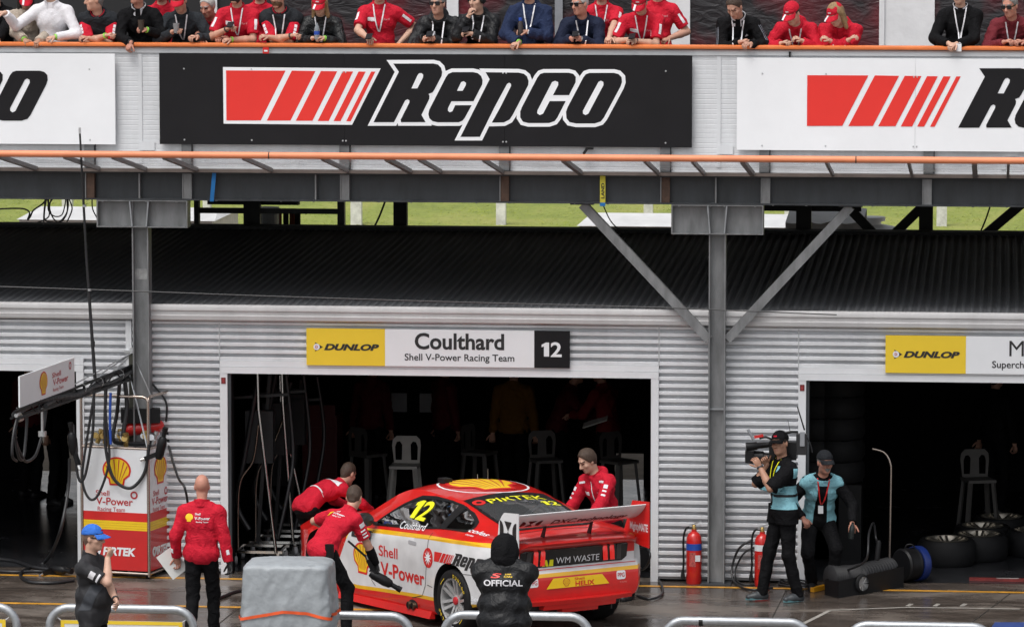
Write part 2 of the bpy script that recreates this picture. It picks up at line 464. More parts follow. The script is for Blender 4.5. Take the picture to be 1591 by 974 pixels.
# painted markings
YLINE = mat('yellow_road_paint', (.62, .30, .035), .45, var=.3, vscale=9, rvar=.15)
WLINE = mat('white_road_paint', (.36, .34, .31), .5, var=.35, vscale=9)
def sheet(name, quads, m, z=.004):
    g = MB()
    for q in quads: g.add([(x, y, z) for x, y in q], [(0, 1, 2, 3)])
    return tag(g.build(name, m), kind='structure')
def line_quad(a, b, w):
    a, b = Vector(a[:2]), Vector(b[:2]); t = (b - a).normalized(); nn = Vector((-t.y, t.x)) * w / 2
    return [tuple(a - nn), tuple(b - nn), tuple(b + nn), tuple(a + nn)]
sheet('yellow_line', [[(-14, -.47), (14, -.47), (14, -.37), (-14, -.37)]], YLINE)
sheet('yellow_line', [[(-14, -2.36), (-.9, -2.36), (-.9, -2.26), (-14, -2.26)]], YLINE)
wl = []
P = [onZ(1238, 974, 0), onZ(1290, 948, 0), onZ(1410, 943.5, 0), onZ(1585, 946, 0)]
for a, b in zip(P, P[1:]): wl.append(line_quad(a, b, .05))
for px in (1410, 1452, 1494):
    wl.append(line_quad(onZ(px, 943, 0) + Vector((0, .05, 0)), onZ(px + 6, 938, 0), .05)); 
sheet('white_grid_mark', wl, WLINE, .005)
JOINT = mat('slab_joint', (.03, .026, .022), .6, var=.2)
jq = [line_quad(onZ(1500, 974, 0), onZ(1580, 914, 0), .018)]
for yy in (-5.2, -1.32): jq.append([(-14, yy), (14, yy), (14, yy + .012), (-14, yy + .012)])
for xx in (-9.3, -5.9, -2.9, 2.85): jq.append(line_quad((xx, -8, 0), (xx + .25, -.5, 0), .014))
sheet('slab_joints', jq, JOINT, .002)

# ================================================================== garage building
def X_at(px, py, Y): return onY(px, py, Y).x
def Z_at(px, py, Y): return onY(px, py, Y).z
gar = thing('garage_building', 'long low pit garage block of white corrugated steel with dark open bays', 'building', (0, 0, 0))
XL, XR = -9.0, 9.0
Z_clad = Z_at(800, 504, 0)            # top of cladding
Z_head = Z_at(690, 583, 0)            # opening head
xo = lambda px: X_at(px, 740, 0)
# cladding profile: broad white pans, narrow recessed grooves
def clad_profile(z0, z1, pitch=.0815):
    A = []; z = .02 + pitch * (math.floor((z0 - .02) / pitch) - 1)
    while z < z1 + pitch:
        for y, t in ((.0, 0), (.002, .32), (-.040, .37), (-.068, .44), (-.072, .50), (-.072, .89), (-.064, .95), (-.012, .985)): A.append((y, z + pitch * t))
        z += pitch
    zz = [q[1] for q in A]; yy = [q[0] for q in A]
    P = [(float(np.interp(z0, zz, yy)), z0)] + [q for q in A if z0 + 1e-4 < q[1] < z1 - 1e-4] + [(float(np.interp(z1, zz, yy)), z1)]
    return P
def cladding(name, px0, px1, z0, z1):
    x0 = px0 if isinstance(px0, float) else xo(px0); x1 = px1 if isinstance(px1, float) else xo(px1)
    mb = MB(); mb.profx(clad_profile(z0, z1), x0, x1)
    return mb.build(name, CLAD, gar)
ztop = Z_clad
zh = Z_head + .146
cladding('cladding_panel', XL, xo(131), zh, ztop)
cladding('cladding_panel', 131, 199, .02, ztop)
cladding('cladding_panel', 209, 344, .02, ztop)
cladding('cladding_panel', 344, 1024, zh, ztop)
cladding('cladding_panel', 1024, 1240, .02, ztop)
cladding('cladding_panel', 1240, XR, zh, ztop)
mb = MB()
for px in (344, 1024, 1240): mb.box(xo(px) - .006, xo(px) + .006, -.0745, -.0725, zh, ztop - .01)
mb.build('lap_joint', mat('joint_grey', (.45, .46, .47), .5), gar)['kind'] = 'stuff'
# wall leaf behind the cladding (solid, so the garage is dark)
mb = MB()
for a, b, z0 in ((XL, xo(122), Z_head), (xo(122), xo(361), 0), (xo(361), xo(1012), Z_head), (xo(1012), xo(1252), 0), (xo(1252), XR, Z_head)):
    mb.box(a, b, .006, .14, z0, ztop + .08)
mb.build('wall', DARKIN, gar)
# door frames
def frame(name, segs):
    mb = MB()
    for s in segs: mb.box(*s)
    return mb.build(name, TRIM, gar)
hz = Z_head
for name, a, b in (('door_frame', 356, 1012), ('door_frame', 1252, None), ('door_frame', None, 122)):
    segs = []
    xa = xo(a) if a else XL; xb = xo(b) if b else XR
    if a: segs.append((xa - .085, xa, -.084, .02, 0, hz + .03))
    if b: segs.append((xb, xb + .085, -.084, .02, 0, hz + .03))
    segs.append((xa - (.085 if a else 0), xb + (.085 if b else 0), -.088, .02, hz + .002, hz + .075))
    segs.append((xa - (.085 if a else 0), xb + (.085 if b else 0), -.080, .02, hz + .078, hz + .145))
    f = frame(name, segs)
    if a:
        m2 = MB(); m2.box(xa + .001, xa + .035, -.06, .12, 0, hz); m2.build('door_channel', STEEL, f)
        m2 = MB(); m2.box(xa - .068, xa - .018, -.0895, -.0845, hz - .115, hz - .045)
        p = m2.build('bay_number_plate', mat('dark_red_plate', (.16, .012, .015), .4), f)
        flat('numeral', text_fit('8', .02, .04, 0, 0), (xa - .043, -.0895, hz - .08), (1, 0, 0), (0, 0, 1), mat('plate_ink', (.5, .06, .06), .5, var=0), f, .002)
# trims by the left column
mb = MB(); mb.box(xo(199), xo(208), -.078, .004, 0, ztop); mb.build('corner_trim', TRIM, gar)
# eave: quad gutter with rolled lips + soffit shadow gap
ze = Z_at(800, 502, -.1); zt = Z_at(800, 480, -.1)
h = zt - ze + .02
prof = [(.0, ze - .012), (-.10, ze - .012), (-.138, ze + .01), (-.145, ze + h * .30), (-.128, ze + h * .36), (-.128, ze + h * .58), (-.145, ze + h * .64), (-.145, ze + h * .90), (-.128, ze + h), (-.10, ze + h), (-.09, ze + h - .02), (-.0, ze + h - .02)]
mb = MB(); xj = onY(233, 480, -.1).x
mb.profx(prof, XL, xj - .004); mb.profx([(y, z - .006) for y, z in prof], xj + .004, XR)
mb.build('gutter', mat('gutter_white', (.56, .55, .55), .45, var=.10, vscale=2, stretch=(1.5, 1, .4)), gar, smooth=50)
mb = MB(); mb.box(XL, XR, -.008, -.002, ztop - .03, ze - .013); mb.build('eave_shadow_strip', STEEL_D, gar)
# roof: ribbed charcoal sheet, almost flat
Y1, ZR0, ZR1 = 7.6, zt - .01, Z_at(800, 358, 7.6)
P = []; x = XL - 2; pit = .098
while x < XR + 2:
    P += [(x, 0), (x + .020, .018), (x + .040, .018), (x + .060, 0), (x + .08, .0)]; x += pit
mb = MB(); b0 = 0
V = [(x, -.085, ZR0 + z) for x, z in P] + [(x, Y1, ZR1 + z) for x, z in P]
k = len(P); mb.add(V, [(i, i + 1, k + i + 1, k + i) for i in range(k - 1)])
roof = mb.build('roof', ROOFM, gar)
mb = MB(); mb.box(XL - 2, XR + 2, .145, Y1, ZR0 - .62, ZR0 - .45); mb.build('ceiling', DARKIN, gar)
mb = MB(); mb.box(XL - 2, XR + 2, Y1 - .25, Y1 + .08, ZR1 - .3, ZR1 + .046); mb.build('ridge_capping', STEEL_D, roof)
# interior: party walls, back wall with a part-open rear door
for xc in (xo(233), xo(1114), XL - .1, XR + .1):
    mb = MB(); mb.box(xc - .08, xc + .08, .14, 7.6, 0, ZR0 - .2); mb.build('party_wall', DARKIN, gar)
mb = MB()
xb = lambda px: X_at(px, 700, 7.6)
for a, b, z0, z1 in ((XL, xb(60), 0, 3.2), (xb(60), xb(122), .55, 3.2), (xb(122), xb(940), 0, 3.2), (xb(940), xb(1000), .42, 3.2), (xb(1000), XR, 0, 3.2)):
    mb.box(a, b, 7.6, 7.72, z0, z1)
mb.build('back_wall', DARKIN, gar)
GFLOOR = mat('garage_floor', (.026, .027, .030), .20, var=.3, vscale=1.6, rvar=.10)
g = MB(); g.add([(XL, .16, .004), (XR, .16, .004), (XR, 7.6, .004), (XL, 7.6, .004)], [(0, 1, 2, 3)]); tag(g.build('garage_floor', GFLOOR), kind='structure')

# ================================================================== viewing deck
deck = thing('viewing_deck', 'grey steel viewing deck on columns above the garages with an orange handrail', 'deck', (0, 0, 0))
YB = -.30                                            # front of the beam flange
bt, bb = Z_at(300, 268.5, YB), Z_at(300, 311, YB)
mb = MB()
mb.box(-13, 13, -.215, -.200, bb + .012, bt - .012)                # web
mb.box(-13, 13, YB, -.10, bt - .012, bt + .006); mb.box(-13, 13, YB, -.10, bb - .006, bb + .012)
mb.build('front_beam', STEEL, deck)
mb = MB(); mb.box(-13, 13, YB - .06, -.08, bt + .008, bt + .042); mb.build('beam_capping', mat('brown_flashing', (.15, .12, .105), .55, var=.2, vscale=4), deck)
for px, mt in ((140, RUST), (291, STEEL_L), (536, STEEL_L), (784, RUST), (1034, RUST), (1190, STEEL_L), (1441, STEEL_L)):
    x = onY(px, 290, YB).x
    mb = MB(); mb.box(x - .046, x + .046, YB + .012, -.216, bb + .013, bt - .013)
    st = mb.build('stiffener', mt, deck)
    mb = MB(); mb.box(x - .056, x - .0465, YB - .002, -.216, bb + .0135, bt - .0135); mb.build('stiffener_edge', STEEL_L, st)
for px in (216, 490, 1112):
    x = onY(px, 290, YB).x; mb = MB(); mb.box(x - .008, x + .008, YB + .01, -.216, bb + .013, bt - .013); mb.build('web_plate', STEEL_L, deck)
# columns with their bracket boxes and braces
for px, p0, p1, y0, y1 in ((221, 150, 291, 313, 352), (1114, 1043, 1186, 322, 363)):
    xc = onY(px, 600, -.2).x; w2 = .092
    zb = onY(px, y1, YB).z
    mb = MB()
    mb.box(xc - w2, xc + w2, -.165, -.150, .02, bb - .007)        # web
    mb.box(xc - w2 - .001, xc - w2 + .014, -.262, -.06, .02, bb - .007); mb.box(xc + w2 - .014, xc + w2 + .001, -.262, -.06, .02, bb - .007)
    c = mb.build('column', STEEL_L, deck)
    mb = MB(); mb.box(xc - .17, xc + .17, -.33, 0 - .035, 0, .018); mb.build('base_plate', STEEL, c)
    if px > 600:
        mb = MB(); mb.box(xc - w2 + .014, xc + w2 - .014, -.2, -.166, 1.95, 1.965); mb.build('splice_plate', GALV, c)
    else:
        mb = MB(); zz = onY(221, 425, -.2).z; mb.box(xc - w2 + .016, xc + w2 - .016, -.1665, -.1655, zz - .07, zz + .05); mb.build('worn_patch', mat('bare_patch', (.36, .36, .36), .6, var=.3, vscale=12), c)
    xa, xb_ = onY(p0, 330, YB).x, onY(p1, 330, YB).x
    mb = MB()
    mb.box(xa, xb_, -.215, -.200, zb, bb - .007)                     # back web
    mb.box(xa, xb_, YB, -.10, zb - .012, zb + .0); mb.box(xa, xb_, YB, -.10, bb - .020, bb - .008)
    mb.box(xa - .001, xa + .014, YB, -.10, zb, bb - .02); mb.box(xb_ - .014, xb_ + .001, YB, -.10, zb, bb - .02)
    br = mb.build('bracket_box', STEEL_L, deck)
    mb = MB()
    for s in (-1, 1): mb.bar((xc + s * .105, YB + .012, bb - .022), (xc + s * .080, YB + .012, zb + .002), .014, .05, up=(0, 1, 0))
    mb.build('gusset_fin', GALV, br)
    mb = MB()
    for s in (-.42, -.08, .08, .42): mb.lathe([(.018, 0), (.018, .012), (.0, .014)], (xc + s, YB + .05, bb - .020), (0, 0, -1), 6)
    mb.build('bolt', GALV, br)
xc = onY(1114, 600, -.2).x
for a, b in (((905, 322), (1102, 527)), ((1322, 327), (1130, 527))):
    A, B = onY(*a, -.17), onY(*b, -.17); A.z = bb - .02
    mb = MB(); mb.bar(A, B, .10, .11, up=(0, 1, 0)); kb = mb.build('knee_brace', STEEL_L, deck)
    mb = MB(); s = 1 if A.x > B.x else -1; mb.box(A.x - .13, A.x + .13, -.25, -.1, bb - .022, bb - .0065); mb.build('end_plate', STEEL, kb)
for k in range(46):
    x = -8.4 + .365 * k
    if k % 3 == 0: continue
    mb = MB(); mb.lathe([(.013, 0), (.013, .009), (0, .011)], (x, YB + .06, bb - .0062), (0, 0, -1), 6); mb.build('bolt', GALV, deck)
# parapet with fine ribs, posts, rail
zr0, zr1 = Z_at(800, 75.0, -.28), Z_at(800, 72, -.28)
YP = -.28
P = []; z = bt + .045
while z < zr0 - .09:
    P += [(YP, z), (YP, z + .040), (YP + .0016, z + .045), (YP + .0016, z + .049), (YP, z + .054)]; z += .054
P += [(YP, z), (YP, zr0 - .075)]
mb = MB(); mb.profx(P, -13, 13); par = mb.build('parapet', PARA, deck)
mb = MB(); mb.box(-13, 13, YP + .008, YP + .05, bt + .045, zr0 - .004); mb.build('parapet_backing', PARA, par)
mb = MB(); mb.profx([(YP, zr0 - .075), (YP - .018, zr0 - .07), (YP - .018, zr0 - .03), (YP - .006, zr0 - .01), (YP + .02, zr0 - .004)], -13, 13); mb.build('top_flashing', mat('flashing', (.50, .515, .53), .45, var=.06), par)
for px in (218, 1117, 1560):
    x = onY(px, 150, YP).x; mb = MB()
    mb.box(x - .022, x + .022, YP - .010, YP - .0005, bt + .1, zr0 - .08); mb.build('joint_cover', PARA, par)
    mb = MB(); mb.box(x - .012, x + .16, YP - .0165, YP - .0105, bt + .245, bt + .345); mb.build('patch_plate', PARA, par)
mb = MB()
pr = [(YP - .045, zr0 + .0), (YP - .052, zr0 + .014), (YP - .048, zr1 + .012), (YP - .02, zr1 + .022), (YP + .06, zr1 + .022), (YP + .075, zr1 + .012), (YP + .075, zr0)]
mb.profx(pr, -13, 13, close=True); mb.build('handrail', ORANGE, deck, smooth=45)
for px in (140, 291, 536, 784, 1034, 1188, 1443):
    x = onY(px, 228, YP).x; mb = MB(); mb.box(x - .055, x + .055, YP - .062, YP - .002, bt + .05, Z_at(px, 214, YP)); po = mb.build('sign_bracket', mat('bracket_grey', (.13, .135, .14), .5, var=.25), deck)
    mb = MB(); mb.box(x + .0555, x + .066, YP - .055, YP - .002, bt + .05, Z_at(px, 212, YP)); mb.build('bracket_flange', STEEL_D, po)
# awning: clear sheet on outriggers with the orange tube at its lip
YO = -2.25
zp = Z_at(800, 244.5, YO)
mb = MB(); mb.tube([(-13, YO, zp), (13, YO, zp)], .036, 12); pipe = mb.build('awning_tube', SALMON, deck, smooth=60)
for px in (418, 1330): 
    x = onY(px, 243, YO).x; mb = MB(); mb.tube([(x - .006, YO, zp), (x + .006, YO, zp)], .0385, 12); mb.build('tube_joint', RUST, pipe, smooth=60)
for k, px in enumerate((-3, 100, 175, 256, 378, 501, 601, 651, 751, 876, 1002, 1076, 1154, 1284, 1412, 1514, 1567)):
    A = onY(px, 246, YO + .03); B = Vector((A.x, YB - .03, bt + .036))
    A.z = zp - .03
    mb = MB(); mb.bar(A, B, .030 if k % 3 else .055, .045); mb.build('outrigger', mat('outrigger_grey', (.21, .20, .195), .5, var=.15), deck)
GLAZ = bpy.data.materials.new('clear_sheet'); GLAZ.use_nodes = True
n = GLAZ.node_tree; n.nodes.clear(); o_ = n.nodes.new('ShaderNodeOutputMaterial'); mx = n.nodes.new('ShaderNodeMixShader')
t1 = n.nodes.new('ShaderNodeBsdfTransparent'); t1.inputs[0].default_value = (.95, .96, .97, 1)
pb = n.nodes.new('ShaderNodeBsdfPrincipled'); pb.inputs['Base Color'].default_value = (.80, .80, .80, 1); pb.inputs['Roughness'].default_value = .3
nz = n.nodes.new('ShaderNodeTexNoise'); nz.inputs['Scale'].default_value = 1.6; nz.inputs['Detail'].default_value = 7
mr = n.nodes.new('ShaderNodeMapRange'); mr.inputs[1].default_value = .35; mr.inputs[2].default_value = .7; mr.inputs[3].default_value = .12; mr.inputs[4].default_value = .42
tcn = n.nodes.new('ShaderNodeTexCoord'); n.links.new(tcn.outputs['Object'], nz.inputs['Vector']); n.links.new(nz.outputs['Fac'], mr.inputs[0])
n.links.new(mr.outputs[0], mx.inputs[0]); n.links.new(t1.outputs[0], mx.inputs[1]); n.links.new(pb.outputs[0], mx.inputs[2]); n.links.new(mx.outputs[0], o_.inputs[0])
mb = MB(); mb.add([(-13, YO + .02, zp + .02), (13, YO + .02, zp + .02), (13, YB - .02, bt + .07), (-13, YB - .02, bt + .07)], [(0, 1, 2, 3)]); mb.build('awning_sheet', GLAZ, deck)
# deck slab and joists, lengthened rearwards unseen to shade the roof; rear frame
DZ = zr1 + .03 - 1.05
mb = MB(); mb.box(-13, 13, -.195, 17.0, bt + .05, DZ); mb.build('floor_and_shade_slab', mat('deck_boards', (.10, .10, .10), .7), deck)
mb = MB()
for x in (-8.6, -4.5, .2, 4.0): mb.box(x - .06, x + .06, -.09, 16.8, bt - .2, bt + .045)
mb.build('joist', STEEL_D, deck)
YR = 8.3
def px_rect(px0, py0, px1, py1, Y, d=.12):
    a, b = onY(px0, py0, Y), onY(px1, py1, Y)
    return (a.x, b.x, Y, Y + d, b.z, a.z)
for r in ((611, 300, 632, 372), (1237, 310, 1260, 385), (1428, 312, 1449, 390), (301, 300, 309, 372), (378, 300, 404, 372), (524, 310, 535, 372)):
    q_ = px_rect(*r, YR); mb = MB(); mb.box(*q_[:4], 0, bt + .048); mb.build('rear_column', STEEL_D if r[0] not in (524,) else STEEL, deck)
for r in ((1186, 318, 1338, 329), (322, 306, 464, 319)):
    q_ = px_rect(*r, YR + .13); mb = MB(); mb.box(*q_[:5], bt + .047); mb.build('rear_beam', STEEL_D, deck)
for a, b in (((1318, 322), (1362, 368)), ((1428, 326), (1385, 368)), ((1572, 330), (1522, 372))):
    A, B = onY(*a, YR + .3), onY(*b, YR + .3); d_ = A - B; A = A + d_ * ((bt + .045 - A.z) / d_.z); B = B - d_ * (B.z - 2.9) / d_.z; mb = MB(); mb.bar(A, B, .12, .1, up=(0, 1, 0)); mb.build('rear_brace', STEEL_D, deck)
for r in ((309, 323, 379, 332), (404, 324, 525, 333)):
    mb = MB(); mb.box(*px_rect(*r, YR + .03, .06)); mb.build('rear_handrail', STEEL if r[0] > 400 else STEEL_D, deck)
# marquee behind the crowd: clear dark walls, white posts and sheets
marq = thing('marquee', 'hospitality marquee with creased clear plastic walls and white posts behind the crowd', 'tent', (0, 2.4, DZ))
CLR = bpy.data.materials.new('clear_plastic_wall'); CLR.use_nodes = True
n = CLR.node_tree; b = n.nodes['Principled BSDF']; b.inputs['Roughness'].default_value = .22; b.inputs['Specular IOR Level'].default_value = .35; b.inputs['Base Color'].default_value = (.035, .03, .032, 1)
tcn = n.nodes.new('ShaderNodeTexCoord'); mp = n.nodes.new('ShaderNodeMapping'); mp.inputs['Scale'].default_value = (1.3, 1, 3.2); mp.inputs['Rotation'].default_value = (0, .35, 0)
nz = n.nodes.new('ShaderNodeTexNoise'); nz.inputs['Scale'].default_value = 2.6; nz.inputs['Detail'].default_value = 5; nz.inputs['Distortion'].default_value = 1.2
n.links.new(tcn.outputs['Object'], mp.inputs[0]); n.links.new(mp.outputs[0], nz.inputs['Vector'])
bp = n.nodes.new('ShaderNodeBump'); bp.inputs['Strength'].default_value = .55; bp.inputs['Distance'].default_value = .05
n.links.new(nz.outputs['Fac'], bp.inputs['Height']); n.links.new(bp.outputs[0], b.inputs['Normal'])
n2 = n.nodes.new('ShaderNodeTexNoise'); n2.inputs['Scale'].default_value = 1.1; n2.inputs['Detail'].default_value = 3; n.links.new(tcn.outputs['Object'], n2.inputs['Vector'])
cr = n.nodes.new('ShaderNodeValToRGB'); cr.color_ramp.elements[0].position = .45; cr.color_ramp.elements[0].color = (.03, .028, .03, 1); cr.color_ramp.elements[1].position = .66; cr.color_ramp.elements[1].color = (.16, .022, .03, 1)
n.links.new(n2.outputs['Fac'], cr.inputs[0]); n.links.new(cr.outputs[0], b.inputs['Base Color'])
TENTW = mat('white_tent_fabric', (.70, .70, .71), .7, var=.08, vscale=2, bump=.5, bscale=5)
YM = 2.4
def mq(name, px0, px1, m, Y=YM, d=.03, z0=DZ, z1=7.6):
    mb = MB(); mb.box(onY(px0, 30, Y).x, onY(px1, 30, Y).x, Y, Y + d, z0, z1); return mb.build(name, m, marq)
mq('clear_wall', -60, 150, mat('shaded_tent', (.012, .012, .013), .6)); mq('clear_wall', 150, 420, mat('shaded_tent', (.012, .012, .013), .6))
mq('clear_wall', 420, 694, CLR); mq('clear_wall', 712, 1035, CLR); mq('clear_wall', 1072, 1368, CLR); mq('clear_wall', 1452, 1660, CLR)
mq('post', 694, 712, TENTW, YM - .05, .1); mq('white_wall', 1035, 1072, TENTW, YM - .03); mq('white_wall', 1368, 1452, TENTW, YM - .03); mq('post', 862, 874, GREYM, YM - .05, .08); mq('post', 1366, 1374, TENTW, YM - .06, .08)
mq('post', 330, 337, TENTW, YM - .05, .08)
mb = MB(); mb.box(-13, 13, YM + .04, 8.4, 7.5, 7.62); mb.build('roof', TENTW, marq)

# ================================================================== advertising boards
def px_logo(px, py):                     # traced logo coordinates -> metres on the black board
    return ((px - 247) * SX, (227 - py) * SX)
bd0, bd1 = onY(247, 83, -.36), onY(1075, 232, -.36)
SX = (bd1.x - bd0.x) / 828.0
BH = 141 * SX
def T1(x, y): return (570 + x / 6.957, 85 + y / 6.957 - (x / 6.957 + 570 - 660) * .0075)     # first tracing, levelled
def T2(x, y): return (770 + x / 6.957, 85 + y / 6.957 - (x / 6.957 + 770 - 660) * .0075)
def arc(c, r, a0, a1, n=7, sk=.52):
    out = []
    for i in range(n + 1):
        a = R(a0 + (a1 - a0) * i / n); out.append((c[0] + r * math.cos(a), c[1] - r * math.sin(a)))
    return out
R_out = [(302, 110), (735, 110), (785, 122), (818, 155), (830, 200), (825, 240), (745, 392), (725, 420), (682, 436), (693, 458), (690, 490), (605, 660), (650, 738), (385, 738), (380, 712), (474, 530), (476, 505), (455, 492), (430, 505), (308, 738), (86, 738), (362, 198)]
R_hole = [(498, 376), (562, 376), (622, 262), (626, 230), (605, 212), (580, 216), (563, 238)]
E_out = [(940, 203), (1160, 203), (1212, 214), (1250, 245), (1266, 290), (1262, 335), (1168, 515), (930, 515), (892, 590), (892, 618), (912, 632), (940, 622), (970, 557), (1148, 557), (1075, 690), (1050, 722), (1010, 740), (780, 740), (725, 728), (690, 695), (680, 650), (690, 605), (868, 262), (895, 222)]
E_hole = [(990, 403), (1052, 403), (1084, 345), (1088, 318), (1062, 300), (1035, 310)]
P_out = [(1298, 205), (1460 + 265 - 0, 208), (1460 + 310, 222), (1460 + 345, 255), (1831 - 0, 300), (1826, 340), (1650, 672), (1620, 715), (1570, 742), (1362, 745), (1462, 552), (1480, 520), (1560, 370), (1570, 345), (1575, 330), (1560, 318), (1540, 330), (1236, 897), (1026, 897), (1342, 280)]
# 'p' in board coordinates: first trace for the stem, second trace (x + 1391) for the bowl
Pst = [T1(1298, 205)] + [T2(*q) for q in ((262, 210), (318, 222), (352, 250), (370, 300), (366, 345), (200, 660), (165, 712), (105, 742), (-27, 745), (60, 590), (182, 352), (180, 330), (160, 318), (138, 330), (0, 590 - 5))] + [T1(1236, 897), T1(1026, 897), T1(1342, 280)]
C_out = [(535, 212), (800, 212), (850, 225), (877, 258), (875, 315), (805, 452), (632, 452), (688, 345), (688, 312), (655, 298), (622, 312), (465, 615), (462, 645), (490, 664), (525, 650), (597, 515), (770, 515), (680, 690), (650, 730), (590, 750), (370, 750), (310, 735), (280, 690), (280, 625), (300, 575), (465, 262), (495, 225)]
O_out = [(1025, 215), (1285, 215), (1335, 228), (1368, 262), (1372, 315), (1355, 365), (1178, 695), (1145, 735), (1080, 755), (880, 755), (810, 740), (778, 700), (772, 630), (790, 580), (958, 262), (985, 228)]
O_hole = [(1120, 312), (1145, 298), (1172, 312), (1174, 345), (1012, 650), (982, 665), (955, 650), (953, 620)]
letters = [[[T1(*q) for q in R_out], [T1(*q) for q in R_hole]], [[T1(*q) for q in E_out], [T1(*q) for q in E_hole]], [Pst], [[T2(*q) for q in C_out]], [[T2(*q) for q in O_out], [T2(*q) for q in O_hole]]]
letters = [[[px_logo(*q) for q in L] for L in ls] for ls in letters]
def T3(x, y): return (340 + x / 6.119, 95 + y / 6.119 - (x / 6.119 + 340 - 660) * .0085)
bars = [[(75, 94), (645, 98), (405, 568), (75, 568)], [(705, 98), (930, 103), (690, 570), (462, 570)], [(983, 103), (1138, 106), (900, 572), (740, 572)], [(1190, 107), (1290, 108), (1055, 575), (950, 575)], [(1342, 109), (1410, 110), (1168, 576), (1102, 576)], [(1462, 110), (1502, 110), (1265, 578), (1222, 578)]]
bars = [[px_logo(*T3(*q)) for q in L] for L in bars]
bar_bg = [px_logo(*T3(*q)) for q in ((45, 62), (1553, 80), (1278, 612), (48, 598))]
LOGO_BARS = merge2d([(L, [list(range(4))]) for L in bars])
LOGO_BARBG = (bar_bg, [[0, 1, 2, 3]])
LOGO_BLACK = merge2d([shape2d(ls) for ls in letters])
def ribbon(L, w_, h0):
    n_ = len(L); ar = sum(L[i][0] * L[(i + 1) % n_][1] - L[(i + 1) % n_][0] * L[i][1] for i in range(n_)); sg = 1 if ar > 0 else -1
    V = []
    for i in range(n_):
        p, a_, b_ = Vector(L[i]), Vector(L[i - 1]), Vector(L[(i + 1) % n_])
        d0, d1 = (p - a_).normalized(), (b_ - p).normalized()
        n0, n1 = Vector((d0.y, -d0.x)) * sg, Vector((d1.y, -d1.x)) * sg; m_ = n0 + n1
        m_ = m_ / max(.35, m_.dot(n0)) if m_.length > 1e-4 else n0
        q_ = p + m_ * w_; V += [(p.x, p.y, h0 + .0016), (q_.x, q_.y, h0)]
    return V, [[2 * i, 2 * i + 1, (2 * i + 3) % (2 * n_), (2 * i + 2) % (2 * n_)] for i in range(n_)]
def lettering_outline(o, ux, uy, m, parent):
    mb = MB(); n_ = ux.cross(uy)
    for k, ls in enumerate(letters):
        V, Fc = ribbon(ls[0], .040, .0008 + .0003 * k); mb.add([o + ux * x + uy * y + n_ * z for x, y, z in V], Fc)
        for h_ in ls[1:]:
            V2, F2 = shape2d([h_]); mb.add([o + ux * x + uy * y + n_ * .0035 for x, y in V2], F2)
    return mb.build('lettering_outline', m, parent)
def shift2d(shp, dx, dy=0, k=1): return [(x * k + dx, y * k + dy) for x, y in shp[0]], shp[1]
def board(name, label, x0, x1, z1, dark, lx=None):
    Y = -.36; z0 = z1 - BH
    o = thing(name, label, 'sign', ((x0 + x1) / 2, Y, z0), 'advertising boards on the deck parapet')
    cuts = [x0] + [x for x in np.arange(x0 + 1.95, x1 - .2, 1.9)] + [x1]
    if dark: cuts = [x0, onY(535, 200, Y).x, onY(784, 200, Y).x, x1]
    for a, b in zip(cuts, cuts[1:]):
        mb = MB(); mb.box(a + .0012, b - .0012, Y, Y + .022, z0, z1); mb.build('panel', BLACK_S if dark else WHITE_S, o)
    ux, uy = Vector((1, 0, 0)), Vector((0, 0, 1)); og = Vector((lx, Y, z0 + .005))
    if dark:
        flat('stripe_border', LOGO_BARBG, og, ux, uy, WHITE_S, o, .002)
        lettering_outline(og, ux, uy, WHITE_S, o)
    flat('red_stripes', LOGO_BARS, og, ux, uy, RED_S, o, .004)
    flat('lettering', LOGO_BLACK, og, ux, uy, BLACK_S, o, .004)
    mb = MB()
    for i, x in enumerate(cuts[1:-1]):
        for z in (z0 + .05, z0 + BH * .80):
            for s in (-.018, .018): mb.lathe([(.011, 0), (.009, .005), (0, .006)], (x + s, Y - .004 * 0, z), (0, -1, 0), 8)
    for x in (x0 + .28, (cuts[0] + cuts[1]) / 2, x1 - .29):
        for z in (z0 + .05, z0 + BH * .83): mb.lathe([(.011, 0), (.009, .005), (0, .006)], (x, Y, z), (0, -1, 0), 8)
    mb.build('screw_heads', ALU, o, smooth=40)
    return o
zt_ = onY(247, 83, -.36).z
board('advertising_board', 'black advertising board with red stripes and white outlined lettering, between two white boards', bd0.x, bd1.x, zt_, True, bd0.x)
wx0 = onY(1145, 90, -.36).x
k_ = onY(1254, 150, -.36).x - px_logo(*T3(75, 94))[0]
board('advertising_board', 'white advertising board cut by the right edge of the view, red stripes at its left', wx0, wx0 + 828 * SX, onY(1145, 90, -.36).z, False, k_)
wx1 = onY(179, 150, -.36).x
lx_ = onY(74.5, 150, -.36).x - max(v[0] for v in LOGO_BLACK[0])
board('advertising_board', 'white advertising board at the left edge with the end of a black word showing', wx1 - 828 * SX, wx1, onY(179, 83, -.36).z - .006, False, lx_)

